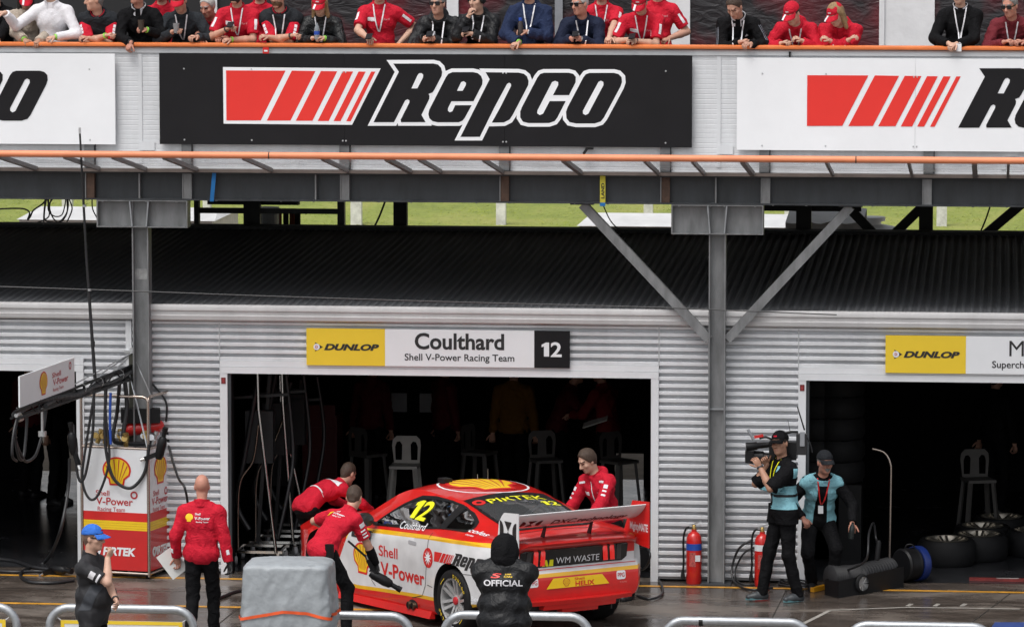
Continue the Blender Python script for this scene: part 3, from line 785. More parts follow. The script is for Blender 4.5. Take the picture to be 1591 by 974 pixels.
# name signs over the bays
def dunlop(o, x0, z0, w, hh, Y, parent):
    fl = []
    V, Fc = text_fit('DUNLOP', w * .70, hh * .155, w * .575, hh * .5, bold=.05, shear=.28)
    flat('tyre_lettering', (V, Fc), (x0, Y, z0), (1, 0, 0), (0, 0, 1), INK, parent, .003)
    cx, cz, r = w * .135, hh * .5, hh * .085
    arrow = [[(cx - r * .7, cz + r * 1.5), (cx + r * 1.9, cz), (cx - r * .7, cz - r * 1.5), (cx - r * .2, cz)]]
    flat_multi('arrow_mark', [(shape2d(arrow), INK), (shape2d([circle2d(cx - .1 * r, cz, r)]), WHITE_S), (text_fit('D', r * .8, r * .8, cx - .1 * r, cz, bold=.03), REDT)], (x0, Y, z0), (1, 0, 0), (0, 0, 1), parent, .003)
def name_sign(label, px0, pxy, px1, pxn, py0, py1, big, small, num):
    Y = -.115
    A, B = onY(px0, py0, Y), onY(px0, py1, Y)
    x0, x1, xy = A.x, onY(px1, py0, Y).x, onY(pxy, py0, Y).x
    z0, z1 = B.z, A.z; hh = z1 - z0
    o = thing('name_sign', label, 'sign', ((x0 + x1) / 2, Y, z0), 'name signs over the bays')
    mb = MB(); mb.box(x0, xy, Y, Y + .04, z0, z1); mb.build('yellow_panel', YELLOW_S, o)
    xn = onY(pxn, py0, Y).x if num else x1
    mb = MB(); mb.box(xy + .001, xn, Y, Y + .04, z0, z1); mb.build('white_panel', WHITE_S, o)
    dunlop(o, x0, z0, xy - x0, hh, Y, o)
    S = hh / 58.0
    c = (xn - xy) / 2
    if num:
        mb = MB(); mb.box(xn + .001, x1, Y - .002, Y + .04, z0, z1); mb.build('number_panel', BLACK_S, o)
        flat('number', num12(31 * S, 22 * S, (x1 - xn) / 2, hh * .5), (xn, Y - .002, z0), (1, 0, 0), (0, 0, 1), WHITE_S, o, .003)
        flat('driver_lettering', text_fit(big, 141 * S, 24 * S, c, hh * .69, bold=.026), (xy, Y, z0), (1, 0, 0), (0, 0, 1), INK, o, .003)
        flat('team_lettering', text_fit(small, 173 * S, 10.5 * S, c, hh * .255, bold=.012), (xy, Y, z0), (1, 0, 0), (0, 0, 1), INK, o, .003)
    else:
        V, Fc = text2d(big, 24 * S, bold=0, align='LEFT'); k = 31 * S / (.83 * 24 * S / .69)
        flat('driver_lettering', shift2d((V, Fc), 64 * S, hh * .69 - 12 * S), (xy, Y, z0), (1, 0, 0), (0, 0, 1), INK, o, .003)
        V, Fc = text2d(small, 10.5 * S, bold=.012, align='LEFT')
        flat('team_lettering', shift2d((V, Fc), 40 * S, hh * .255 - 5 * S), (xy, Y, z0), (1, 0, 0), (0, 0, 1), INK, o, .003)
    return o
name_sign('long yellow, white and black name sign with a number over the centre bay', 476, 598, 885, 830, 510, 567, 'Coulthard', 'Shell V-Power Racing Team', '12')
name_sign('yellow and white name sign cut by the right edge of the view', 1376, 1501, 1740, 1690, 521, 579, 'M', 'Superch', None)

# ================================================================== loose things on the deck front
x = onY(326, 290, YB).x
mb = MB()
mb.add([(x + .03, YB - .012, bt), (x + .075, YB - .012, bt), (x + .045, YB - .012, bb - .01), (x - .0, YB - .012, bb - .01), (x + .03, YB - .008, bt), (x + .075, YB - .008, bt), (x + .045, YB - .008, bb - .01), (x - .0, YB - .008, bb - .01)], [(0, 1, 2, 3), (7, 6, 5, 4), (0, 3, 7, 4), (1, 5, 6, 2)])
mb.box(x - .0, x + .045, YB - .012, -.1, bb - .014, bb - .0085)
tag(mb.build('ratchet_strap', BLUEST), 'blue strap wrapped round the grey beam', 'strap')
x = onY(936.5, 295, YB).x
st = thing('ratchet_strap', 'yellow printed strap with a blue end hanging down the grey beam', 'strap', (x, YB, bb))
mb = MB(); mb.box(x - .03, x + .03, YB - .014, YB - .009, bb + .01, bt); mb.build('webbing', YSTRAP, st)
mb = MB(); mb.box(x - .03, x + .03, YB - .016, YB - .007, bb - .03, bb + .009); mb.build('blue_end', BLUEST, st)
V, Fc = text_fit('LAND', .17, .034, 0, 0, bold=.03)
flat('webbing_lettering', (V, Fc), (x + .002, YB - .014, bb + .14), (0, 0, 1), (-1, 0, 0), INK, st, .002)
mb = MB(); mb.tube(catmull([(x + .01, YB - .01, bb - .03), onY(950, 345, .1), onY(968, 362, .3)], 6), .007, 5); mb.build('strap_tail', HOSE, st)
x = onY(912, 236, YP).x
mb = MB(); zz = Z_at(912, 231, -.37); mb.box(x - .01, x + .075, -.37, -.30, zz - .012, zz + .006); mb.bar((x + .01, -.36, zz), (x - .03, -.36, zz - .06), .03, .03); mb.bar((x - .03, -.36, zz - .055), (x - .015, -.36, zz - .09), .02, .02)
tag(mb.build('clamp', BLACK), 'small black clamp below the black board', 'clamp')
x = onY(413, 76, -.34).x; z_ = Z_at(413, 79, -.34)
mb = MB(); mb.box(x - .034, x + .034, -.345, -.336, z_ - .034, z_ + .036, 0); mb.box(x - .02, x + .02, -.347, -.3455, z_ - .012, z_ + .006, 1)
tag(mb.build('tag', [REDP, WHITE]), 'small red tag under the orange handrail', 'tag')
x = onY(1227, 85, -.33).x; z_ = Z_at(1227, 85, -.33)
mb = MB(); mb.box(x - .009, x + .009, -.345, -.30, z_ - .03, z_ + .03); mb.box(x - .006, x + .016, -.35, -.34, z_ + .01, z_ + .025)
tag(mb.build('clip', BLACK), 'small black clip on the parapet flashing below two red jackets', 'clip')
# thin wire sagging in front of the roof
A = [onY(px, py, -.32) for px, py in ((-40, 444), (200, 452), (400, 459.5), (700, 469), (1000, 477), (1104, 481), (1300, 489))]
mb = MB(); mb.tube(catmull(A, 5), .0065, 5); tag(mb.build('overhead_wire', HOSE), 'thin black wire strung along the edge of the dark roof', 'wire')
# cables looping below the deck beam at the left
def cable(name, pts, r, label, cat='cable', m=HOSE, parent=None, group=None):
    mb = MB(); mb.tube(catmull(pts, 6), r, 6); o = mb.build(name, m, parent, smooth=60)
    if label: tag(o, label, cat, group)
    return o
q = lambda *l: [onY(px, py, -.12 + .02 * i) for i, (px, py) in enumerate(l)]
cable('hanging_cable', q((-5, 325), (20, 324), (38, 325), (46, 331), (43, 341), (47, 337), (52, 327), (66, 317), (73, 309)), .010, 'black cable looping in from the left below the beam')
g_ = 'cables looping below the deck beam'
cb = cable('cable_bundle', q((72, 309), (69, 330), (70, 342), (80, 345), (92, 345), (104, 330), (104, 309)), .009, 'bundle of black cables hanging in loops below the beam, left of the bracket box', 'cable')
for l in (((76, 309), (75, 326), (84, 336), (96, 334), (101, 318), (102, 308)), ((80, 308), (77, 322), (82, 338), (92, 346), (102, 336), (106, 320), (105, 308)), ((70, 310), (68, 335), (68, 349)), ((74, 310), (76, 336), (58, 346)), ((107, 309), (112, 325), (104, 345)), ((82, 309), (75, 320), (79, 330))):
    cable('cable', q(*l), .008, None, parent=cb)
cable('hanging_cable', q((143, 309), (144, 325), (151, 339)), .007, 'single short black cable hanging beside the left bracket box')
cable('hanging_cable', [onY(px, py, 8.0) for px, py in ((598, 314), (590, 335), (580, 356))], .014, 'slanting black cable beyond the roof, seen against the grass')
cable('hanging_cable', [onY(px, py, 8.0) for px, py in ((1538, 322), (1530, 345), (1518, 372))], .012, 'black cable curving down against the grass at the right', group='cables against the grass at the right')

# ================================================================== beyond the garages
def white_post(px, py1, w_, label):
    D = None
    p = onZ(px, py1, -.02)
    s = (p - CAM).dot(FWD) / F_PX
    mb = MB(); ww = w_ * s / 2
    mb.box(p.x - ww, p.x + ww, p.y, p.y + .18, -.1, 1.25); 
    mb.box(p.x - ww - .02, p.x + ww + .02, p.y - .02, p.y + .2, 1.252, 1.30)
    return tag(mb.build('fence_post', mat('weathered_white', (.62, .61, .58), .7, var=.25, vscale=5, bump=.3)), label, 'post', 'white posts in the grass')
for px, py, w_, l in ((104, 338, 16, 'white post in the grass behind the cable loops'), (553, 350, 17, 'broad white post in the grass beside the dark rear column'), (778, 350, 15, 'white post standing alone in the middle of the grass'), (1007, 347, 14, 'white post behind the white flat roof'), (1225, 350, 13, 'white post in the grass behind the right-hand rear beam'), (1463, 352, 16, 'white post in the grass right of the rear columns'), (231 + 90, 335, 12, 'white post in the grass behind the blue strap')):
    white_post(px, py, w_, l)
WR = mat('white_roof_sheet', (.60, .60, .60), .5, var=.12, vscale=2)
def flat_roof(label, px0, px1, py0, py1, Y, top=.5):
    A, B = onY(px0, py1 + 6, Y), onY(px1, py1 + 6, Y); z0 = onY(px0, (py0 * .45 + py1 * .55), Y).z
    o = thing('transporter', label, 'truck', ((A.x + B.x) / 2, Y + 1.2, 0), 'trucks parked behind the garages')
    mb = MB(); mb.box(A.x, B.x, Y, Y + 2.45, .9, z0 - .004); mb.build('body', mat('grey_truck_side', (.42, .40, .39), .5, var=.15), o)
    mb = MB(); mb.add([(A.x - .04, Y - .03, z0), (B.x + .04, Y - .03, z0), (B.x + .04, Y + 2.5, z0), (A.x - .04, Y + 2.5, z0), (A.x + .1, Y + 1.2, z0 + .12), (B.x - .1, Y + 1.2, z0 + .12)], [(0, 1, 5, 4), (1, 2, 5), (2, 3, 4, 5), (3, 0, 4)]); mb.build('roof', WR, o)
    for x in (A.x + .8, B.x - .8):
        mb = MB(); mb.lathe([(.0, -.14), (.45, -.14), (.5, -.1), (.5, .1), (.45, .14), (0, .14)], (x, Y + .2, .5), (0, 1, 0), 20); mb.build('wheel', RUBBER, o, smooth=40)
    return o
flat_roof('truck with pale flat roof behind the looping cables', 30, 330, 330, 350, 21.0)
flat_roof('truck with white flat roof behind the middle column bracket', 900, 1045 + 200, 340, 360, 22.0)
tk = thing('water_tank', 'white domed tank top with a lid beyond the roof between black braces', 'tank', (*onY(1352, 375, 16)[:2], 0))
p = onY(1352, 372, 16)
mb = MB(); mb.lathe([(.95, 0), (.95, p.z - .08), (.78, p.z + .05), (.5, p.z + .16), (.2, p.z + .22), (0, p.z + .23)], (p.x, 16, 0), n=32); mb.build('shell', WR, tk, smooth=40)
mb = MB(); mb.lathe([(.16, p.z + .2), (.16, p.z + .27), (.22, p.z + .275), (.22, p.z + .33), (0, p.z + .34)], (p.x, 16, 0), n=20); mb.build('lid', WHITE, tk, smooth=40)
p = onY(1275, 370, 14.0)
mb = MB(); 
for i in range(1):
    zz = onY(1275, 346, 14).z
    N = 18
    for a in range(N + 1):
        pass
gx = [p.x - .5 + i * .085 for i in range(14)]
V = [(x, 14.0 + .0, zz - .5) for x in gx] + [(x, 14.0 + .03 * math.sin(i * 2.1), zz - .02 * math.sin(i * 1.4)) for i, x in enumerate(gx)] + [(x, 15.6, zz + .1 - .02 * math.sin(i * 1.1)) for i, x in enumerate(gx)] + [(x, 15.6, zz - .8) for x in gx]
n_ = len(gx); mb.add(V, [(r * n_ + i, r * n_ + i + 1, (r + 1) * n_ + i + 1, (r + 1) * n_ + i) for r in range(3) for i in range(n_ - 1)])
mb.box(gx[0] + .02, gx[-1] - .02, 14.06, 15.55, 0, zz - .1)
tag(mb.build('canopy', WR, smooth=70), 'white draped canopy beyond the roof right of the column bracket', 'canopy')
p = onY(415, 350, 9.4); zz = onY(415, 322, 9.4).z
mb = MB(); mb.lathe([(.16, 0), (.16, zz - .1), (.165, zz - .06), (.165, zz)], (p.x, 9.4, 0), n=20)
tag(mb.build('vent_pipe', mat('pale_grey_pipe', (.36, .38, .41), .4)), 'fat pale grey pipe standing behind the roof', 'pipe')
mb = MB()
for k, px in enumerate((433, 443, 452, 460)):
    a = onY(px - 4, 330, 9.8); b = onY(px + 4, 372, 9.8); mb.box(a.x, b.x, 9.8 + .04 * k, 9.86 + .04 * k, b.z, a.z, k % 2)
tag(mb.build('folded_banners', [mat('rust_cloth', (.20, .05, .02), .8), mat('dark_green_cloth', (.012, .02, .014), .8)]), 'dark red and green folds of cloth hanging beside the grey pipe', 'cloth')
tr = onY(1560, 340, 40)
# ================================================================== people: smooth-union bodies and clothes
def V3(*a): return np.array(a, dtype=np.float32)
def nrm(v): return v / (np.linalg.norm(v) + 1e-9)
def surface_nets(f, o, h):
    s = f < 0
    nx, ny, nz = f.shape
    cnt = np.zeros((nx - 1, ny - 1, nz - 1), np.int8)
    for i in (0, 1):
        for j in (0, 1):
            for k in (0, 1): cnt += s[i:nx - 1 + i, j:ny - 1 + j, k:nz - 1 + k]
    act = (cnt > 0) & (cnt < 8)
    I, J, K = np.nonzero(act); n = len(I)
    idx = -np.ones(act.shape, np.int64); idx[I, J, K] = np.arange(n)
    pos = np.zeros((n, 3), np.float32); c = np.zeros(n, np.float32)
    cr = [(i, j, k) for i in (0, 1) for j in (0, 1) for k in (0, 1)]
    for a in cr:
        for ax in range(3):
            if a[ax]: continue
            b = list(a); b[ax] = 1
            fa = f[I + a[0], J + a[1], K + a[2]]; fb = f[I + b[0], J + b[1], K + b[2]]
            m = (fa < 0) != (fb < 0)
            t = np.where(m, fa / np.where(m, fa - fb, 1), 0)
            p = np.empty((n, 3), np.float32); p[:] = a; p[:, ax] += t
            pos += p * m[:, None]; c += m
    pos = (pos / np.maximum(c, 1)[:, None] + np.stack([I, J, K], 1)) * h + o
    Q = []
    for ax in range(3):
        sl0 = [slice(None)] * 3; sl1 = [slice(None)] * 3; sl0[ax] = slice(0, -1); sl1[ax] = slice(1, None)
        d = s[tuple(sl0)] != s[tuple(sl1)]
        A = np.nonzero(d); A = np.stack(A, 1)
        u, v = (ax + 1) % 3, (ax + 2) % 3
        ok = (A[:, u] > 0) & (A[:, v] > 0) & (A[:, u] < idx.shape[u]) & (A[:, v] < idx.shape[v])
        A = A[ok]
        def at(du, dv):
            B = A.copy(); B[:, u] += du; B[:, v] += dv
            return idx[B[:, 0], B[:, 1], B[:, 2]]
        q = np.stack([at(-1, -1), at(0, -1), at(0, 0), at(-1, 0)], 1)
        fl = s[A[:, 0], A[:, 1], A[:, 2]]
        q[~fl] = q[~fl][:, ::-1]
        Q.append(q)
    Q = np.concatenate(Q); Q = Q[(Q >= 0).all(1)]
    return pos, Q

class SDF:
    def __init__(s, h): s.h = h; s.P = []; s.cuts = []; s.folds = 0; s.seed = 0
    def cap(s, a, b, ra, rb=None, k=.03): s.P.append(('c', np.asarray(a, np.float32), np.asarray(b, np.float32), ra, ra if rb is None else rb, k)); return s
    def ell(s, c, r, A=None, k=.04, sub=False): s.P.append(('s' if sub else 'e', np.asarray(c, np.float32), np.asarray(r, np.float32), np.eye(3, dtype=np.float32) if A is None else np.asarray(A, np.float32), 0, k)); return s
    def cut(s, p, n, box=None): s.cuts.append((np.asarray(p, np.float32), nrm(np.asarray(n, np.float32)), box)); return s   # remove the side n points to
    def mesh(s):
        lo = np.full(3, 9e9); hi = -lo
        B = []
        for p in s.P:
            if p[0] == 'c':
                r = max(p[3], p[4]) + p[5] + s.folds + .012
                l = np.minimum(p[1], p[2]) - r; h_ = np.maximum(p[1], p[2]) + r
            else:
                e = np.abs(p[3]).T @ p[2] if True else p[2]
                e = np.sqrt(((p[3].T * p[2]) ** 2).sum(1))
                l = p[1] - e - p[5] - s.folds - .012; h_ = p[1] + e + p[5] + s.folds + .012
            B.append((l, h_))
            if p[0] != 's': lo = np.minimum(lo, l); hi = np.maximum(hi, h_)
        h = s.h; n = np.ceil((hi - lo) / h).astype(int) + 2
        f = np.full(n, .2, np.float32)
        ax = [lo[i] + h * np.arange(n[i]).astype(np.float32) for i in range(3)]
        for p, (l, h_) in zip(s.P, B):
            i0 = np.clip(((l - lo) / h).astype(int), 0, n - 1); i1 = np.clip(np.ceil((h_ - lo) / h).astype(int) + 1, 1, n)
            if (i1 <= i0).any(): continue
            X = np.stack(np.meshgrid(*[ax[i][i0[i]:i1[i]] for i in range(3)], indexing='ij'), -1).astype(np.float32)
            if p[0] == 'c':
                ab = p[2] - p[1]; L2 = float(ab @ ab) + 1e-9
                t = np.clip(((X - p[1]) @ ab) / L2, 0, 1)
                d = np.linalg.norm(X - p[1] - t[..., None] * ab, axis=-1) - (p[3] + (p[4] - p[3]) * t)
            else:
                q = (X - p[1]) @ p[3].T
                k0 = np.linalg.norm(q / p[2], axis=-1); k1 = np.linalg.norm(q / (p[2] ** 2), axis=-1)
                d = k0 * (k0 - 1) / np.maximum(k1, 1e-4)
            sl = tuple(slice(i0[i], i1[i]) for i in range(3))
            g = f[sl]; k = p[5]
            if p[0] == 's':
                hh = np.clip(.5 - .5 * (g + d) / k, 0, 1); f[sl] = g * (1 - hh) - d * hh + k * hh * (1 - hh)
            else:
                hh = np.clip(.5 + .5 * (g - d) / k, 0, 1); f[sl] = g * (1 - hh) + d * hh - k * hh * (1 - hh)
        if s.folds or s.cuts:
            X = np.stack(np.meshgrid(*ax, indexing='ij'), -1).astype(np.float32)
            if s.folds:
                rg = np.random.RandomState(s.seed); w_ = 0
                for q_ in range(6):
                    kv = rg.normal(size=3); kv[2] *= .8; kv = kv / np.linalg.norm(kv) * (2 * math.pi / rg.uniform(.07, .16))
                    ph = X @ kv.astype(np.float32) + rg.uniform(0, 6.3) + 1.6 * np.sin(X @ (kv[[1, 2, 0]] * .35).astype(np.float32) + q_)
                    w_ = w_ + (np.abs(np.sin(ph * .5)) - .55)
                f += (s.folds * .62) * (w_.astype(np.float32) - .5)
            for p, nn, bx in s.cuts:
                d = (X - p) @ nn
                if bx is not None:
                    d = np.where(np.linalg.norm(X - bx[0], axis=-1) < bx[1], d, -1)
                f = np.maximum(f, d)
        f[0] = f[-1] = .2; f[:, 0] = f[:, -1] = .2; f[:, :, 0] = f[:, :, -1] = .2
        return surface_nets(f, lo.astype(np.float32), h)
def np_object(name, pos, Q, mats, parent, mi=None, smooth=True):
    me = bpy.data.meshes.new(name)
    me.vertices.add(len(pos)); me.vertices.foreach_set('co', np.ascontiguousarray(pos, np.float32).ravel())
    nq = len(Q); me.loops.add(nq * 4); me.polygons.add(nq)
    me.loops.foreach_set('vertex_index', Q.astype(np.int32).ravel())
    me.polygons.foreach_set('loop_start', np.arange(nq, dtype=np.int32) * 4)
    for m in mats: me.materials.append(m)
    if mi is not None: me.polygons.foreach_set('material_index', mi.astype(np.int32))
    me.polygons.foreach_set('use_smooth', np.ones(nq, bool))
    me.update(calc_edges=True); me.validate()
    o = bpy.data.objects.new(name, me); COL.objects.link(o); o.parent = parent
    return o
def bvh_of(*obs):
    V = []; Fc = []
    for o in obs:
        b = len(V); V += [v.co.copy() for v in o.data.vertices]; Fc += [[b + i for i in p.vertices] for p in o.data.polygons]
    return BVHTree.FromPolygons(V, Fc)

def cloth(name, col, rough=.8, spec=.25, bump=.25):
    return mat(name, col, rough, var=.10, vscale=9, bump=bump, bscale=90, spec=spec, crease=.18 if max(col) > .5 and min(col) > .3 else .45)
C_RED = cloth('red_cloth', (.50, .008, .026)); C_REDP = cloth('red_polo_cloth', (.52, .009, .028)); C_DRED = cloth('shaded_red_cloth', (.075, .006, .009))  # last one: red with the garage's shade put into its colour
C_BLACK = cloth('black_cloth', (.0055, .0055, .0065), spec=.12); C_CHAR = cloth('charcoal_cloth', (.020, .022, .026), spec=.15); C_GREYD = cloth('dark_grey_knit', (.024, .028, .033), spec=.15)
C_NAVY = cloth('navy_cloth', (.009, .014, .036)); C_NAVYJ = cloth('navy_jacket_cloth', (.012, .022, .062)); C_WHITE = cloth('white_cloth', (.72, .71, .74)); C_BEIGE = cloth('beige_cloth', (.40, .34, .28))
C_MAROON = cloth('maroon_cloth', (.15, .018, .026)); C_TEAL = cloth('teal_vest_cloth', (.215, .46, .53), .65); C_BLUECAP = cloth('blue_cap_cloth', (.035, .15, .56)); C_SHIRTW = cloth('pale_shirt_cloth', (.55, .55, .58))
C_LEATHER = mat('black_leather', (.008, .009, .010), .42, var=.15, bump=.25, bscale=60, spec=.3, crease=.6); C_PUFF = mat('black_nylon', (.007, .0075, .009), .5, var=.12, bump=.2, bscale=50, spec=.3, crease=.32)
C_YELV = cloth('shaded_vest_cloth', (.13, .06, .008)); C_GREEN = mat('green_wristband', (.25, .62, .08), .5, var=0)  # vest colour has the garage's shade worked into it
HAIRS = {k: mat(k + '_hair', c, .6, var=.25, vscale=60, bump=.5, bscale=160, stretch=(1, 1, .25)) for k, c in dict(brown=(.055, .032, .020), dark=(.016, .012, .010), grey=(.23, .22, .21), white=(.50, .49, .47), blonde=(.30, .19, .09), ginger=(.12, .055, .025), stubble=(.20, .115, .085)).items()}
SKINS = [mat('skin_%s' % n_, c, .5, var=.09, vscale=14, bump=.08, bscale=80, spec=.35) for n_, c in zip(('fair', 'pale', 'tan', 'ruddy'), ((.52, .285, .205), (.56, .34, .25), (.40, .215, .145), (.50, .235, .17)))]
LIPS = mat('lip_colour', (.38, .165, .13), .45, var=0); EYES = mat('dark_eye', (.05, .03, .025), .3, var=0); GLOVE = mat('black_glove', (.014, .014, .015), .6, var=.2, bump=.3); SHOE = mat('black_shoe', (.016, .016, .018), .5, var=.2); SOLE = mat('teal_sole', (.08, .19, .21), .6)  # eyes are plain dark brown patches
LENS = mat('dark_lens', (.008, .007, .008), .08, var=0)
WRIST = mat('watch_strap', (.03, .03, .033), .4)

def ik(a, t, l1, l2, hint):
    d = t - a; L = np.linalg.norm(d); Lm = min(L, (l1 + l2) * .999); Lm = max(Lm, abs(l1 - l2) + .02); dn = d / max(L, 1e-6)
    x = (l1 * l1 - l2 * l2 + Lm * Lm) / (2 * Lm); hgt = math.sqrt(max(l1 * l1 - x * x, 0))
    hp = hint - dn * (hint @ dn); hp = nrm(hp)
    return a + dn * x + hp * hgt, a + dn * Lm
def rotm(axis, ang):
    return np.array(Matrix.Rotation(ang, 3, Vector(axis)), np.float32)

def person(label, loc, yaw=0, height=1.76, skin=0, pelvis=(0, 0, .94), lean=0, side=0, twist=0, head=(0, 0, 0), hands=None, elbows=None, feet=None, knees=None,
           top=None, over=None, trousers=C_BLACK, shoes=SHOE, hair='brown', hairstyle='short', cap=None, beardw=.064, capbadge=True, brimstripe=None, beard=None, glasses=False, gloves=False,
           width=1.0, belly=0.0, curl=.55, group=None, res=.010, lanyard=None, badge=None, handdir=(None, None), palmn=(None, None), bands=(None, None), hpart='body', lower=True, fingerless=False, neckup=.0):
    """one person: body mesh with clothes, hair and kit as children. -y is forward, image-left hand first."""
    k = height / 1.75
    root = thing('person', label, 'person', loc, group, yaw)
    rnd_ = random.Random(label); seed = rnd_.randint(0, 9999)
    Pv = V3(*pelvis)
    def sp(l):
        a, b = R(l), R(side); return nrm(V3(math.sin(b), -math.sin(a) * math.cos(b), math.cos(a) * math.cos(b)))
    d1, d2 = sp(lean * .65), sp(lean * 1.05)
    W_ = Pv + d1 * .19; N = W_ + d2 * .335
    rx = rotm(d2, R(twist)) @ V3(1, 0, 0); rx = nrm(rx - d2 * (rx @ d2)); fw = nrm(np.cross(d2, rx)) * 1.0
    if fw[1] > 0 and abs(lean) < 100: fw = -fw
    fwp = nrm(V3(0, -1, 0) - d1 * (V3(0, -1, 0) @ d1)); rxp = V3(1, 0, 0)
    A_ch = np.stack([rx, fw, d2]); A_pv = np.stack([rxp, fwp, d1])
    Sh = [N - d2 * .072 + rx * s_ * .168 * width for s_ in (-1, 1)]
    nd = nrm(d2 * .6 + V3(0, 0, 1) * .4 + fw * .12)
    hp_, hy_, hr_ = head
    hb = N + nd * (.085 + neckup)
    # head frame: starts upright facing body yaw, then yaw / pitch / roll
    hu = nrm(V3(0, 0, 1)); hf = V3(0, -1, 0); hx = V3(1, 0, 0)
    M = rotm((0, 0, 1), R(hy_)); hf, hx = M @ hf, M @ hx
    M = rotm(hx, R(hp_)); hf, hu = M @ hf, M @ hu                      # + pitch looks down
    M = rotm(hf, R(hr_)); hx, hu = M @ hx, M @ hu
    Hc = hb + hu * .105 + hf * .022
    HA = np.stack([hx, hf, hu]); hk = .97
    def hl(x, y, z): return Hc + (hx * x + hf * y + hu * z) * hk
    # limbs
    if hands is None: hands = [(-.27, -.05, .84), (.27, -.05, .84)]
    if elbows is None: elbows = [(-.55, .5, -.5), (.55, .5, -.5)]
    arms = []
    for i in (0, 1):
        E, Wr = ik(Sh[i], V3(*hands[i]), .285, .255, nrm(V3(*elbows[i]))); arms.append((Sh[i], E, Wr))
    if feet is None: feet = [(-.10, 0, .08), (.10, .0, .08)]
    if knees is None: knees = [(-.1, -1, 0), (.1, -1, 0)]
    legs = []
    for i in (0, 1):
        Hp = Pv + rxp * (.088 * (-1, 1)[i]) + V3(0, 0, -.02)
        K_, An = ik(Hp, V3(*feet[i]), .43, .42, nrm(V3(*knees[i]))); legs.append((Hp, K_, An))
    hdir = []
    for i in (0, 1):
        hdir.append(nrm(V3(*handdir[i])) if handdir[i] is not None else nrm(arms[i][2] - arms[i][1]))
    # ---------------- body
    b = SDF(res)
    def torso(S, t, kk=.042):
        S.ell(Pv + V3(0, 0, .015), V3(.160 * width + t * 1.25, .118 + t * 1.25 + belly * .3, .14 if t > 0 else .10), A_pv, kk)
        S.ell(Pv + d1 * .16 + fwp * belly * .5, V3(.138 * width + t + belly * .4, .098 + t + belly, .15), A_pv, kk)
        S.ell(N - d2 * .175, V3(.160 * width + t, .108 + t, .17), A_ch, kk)
        S.cap(Sh[0] - d2 * .012, Sh[1] - d2 * .012, .050 + t, None, kk)
        for q_ in Sh: S.cap(N + nd * .005, q_ + (q_ - N) * -.12, .050 + t, .046 + t, .03)
        S.cap(N - d2 * .05, N + nd * .02, .058 + t, .050 + t * .6, .04)
    torso(b, -.016)
    if lower:
        for Hp, K_, An in legs:
            b.cap(Hp, K_, .068, .050, .02); b.cap(K_, An, .048, .036, .02)
    for i, (S, E, Wr) in enumerate(arms):
        b.cap(S, E, .046, .038, .02); b.cap(E, E + (Wr - E) * .35, .041, .043, .015); b.cap(E + (Wr - E) * .35, Wr, .043, .027, .012)
        hd = hdir[i]
        pn = V3(*palmn[i]) if palmn[i] is not None else V3(0, .3, -1)
        pn = nrm(pn - hd * (pn @ hd)); sd_ = nrm(np.cross(hd, pn))
        b.ell(Wr + hd * .052, V3(.040, .050, .0175), np.stack([sd_, hd, pn]), .012)
    b.cap(N - d2 * .01, hb + hu * .02, .054, .052, .03)
    b.ell(hl(0, -.012, .030), V3(.076, .097, .098) * hk, HA, .02)
    b.ell(hl(0, .020, -.055), V3(.061, .072, .070) * hk, HA, .035)
    b.ell(hl(0, .068, -.098), V3(.030, .022, .020), HA, .025)
    b.cap(hl(-.032, .078, .034), hl(.032, .078, .034), .013, None, .02)
    for s_ in (-1, 1):
        b.ell(hl(s_ * .031, .099, .010), V3(.017, .014, .012), HA, .012, sub=True)
        b.ell(hl(s_ * .046, .058, -.022), V3(.020, .022, .020), HA, .02)
        b.ell(hl(s_ * .077, -.010, -.010), V3(.010, .020, .032), HA, .010)
    b.cap(hl(0, .088, .015), hl(0, .112, -.027), .010, .0145, .010)
    b.cap(hl(-.013, .098, -.034), hl(.013, .098, -.034), .009, None, .008)
    b.cap(hl(-.018, .083, -.066), hl(.018, .083, -.066), .0095, None, .008)
    pos, Q = b.mesh()
    fc = pos[Q].mean(1)
    q = ((fc - Hc) @ HA.T) / hk
    mi = np.zeros(len(Q), int)
    for s_ in (-1, 1): mi[(np.abs(q[:, 0] - s_ * .031) < .015) & (np.abs(q[:, 2] - .010) < .0085) & (q[:, 1] > .05)] = 2
    mi[(np.abs(q[:, 0]) < .019) & (np.abs(q[:, 2] + .066) < .0055) & (q[:, 1] > .05)] = 1
    for s_ in (-1, 1): mi[(np.abs(q[:, 0] - s_ * .033) < .022) & (np.abs(q[:, 2] - .036) < .0055) & (q[:, 1] > .05)] = 3
    # fingers and thumb
    mb = MB()
    for i, (S, E, Wr) in enumerate(arms):
        hd = hdir[i]; pn = V3(*palmn[i]) if palmn[i] is not None else V3(0, .3, -1)
        pn = nrm(pn - hd * (pn @ hd)); sd_ = nrm(np.cross(hd, pn)); ths = 1 if (i == 0) else -1
        if (sd_ @ V3(1, 0, 0)) * ths < 0: ths = -ths
        cu = curl[i] if isinstance(curl, (tuple, list)) else curl
        for j, (off, ln) in enumerate(((-.030, .074), (-.010, .084), (.011, .079), (.030, .062))):
            if ths > 0: off = -off
            p = Wr + hd * .072 + sd_ * off; dd = hd.copy(); pts = [p - hd * .01]
            ax = np.cross(hd, pn)
            for q_, fr in enumerate((.42, .33, .25)):
                dd = rotm(tuple(ax), R(-(18 + 62 * cu) * (1 if q_ else .7)) * -1) @ dd
                pts.append(pts[-1] + dd * ln * fr + (hd * .01 if q_ == 0 else 0))
            mb.tube([tuple(x) for x in pts], [.0092, .0088, .0080, .0062], 6, 0)
        tb = Wr + hd * .025 + sd_ * ths * .030
        td = nrm(hd * .75 + sd_ * ths * .75 + pn * .35); t2 = nrm(td + hd * .4 + pn * .6 * cu)
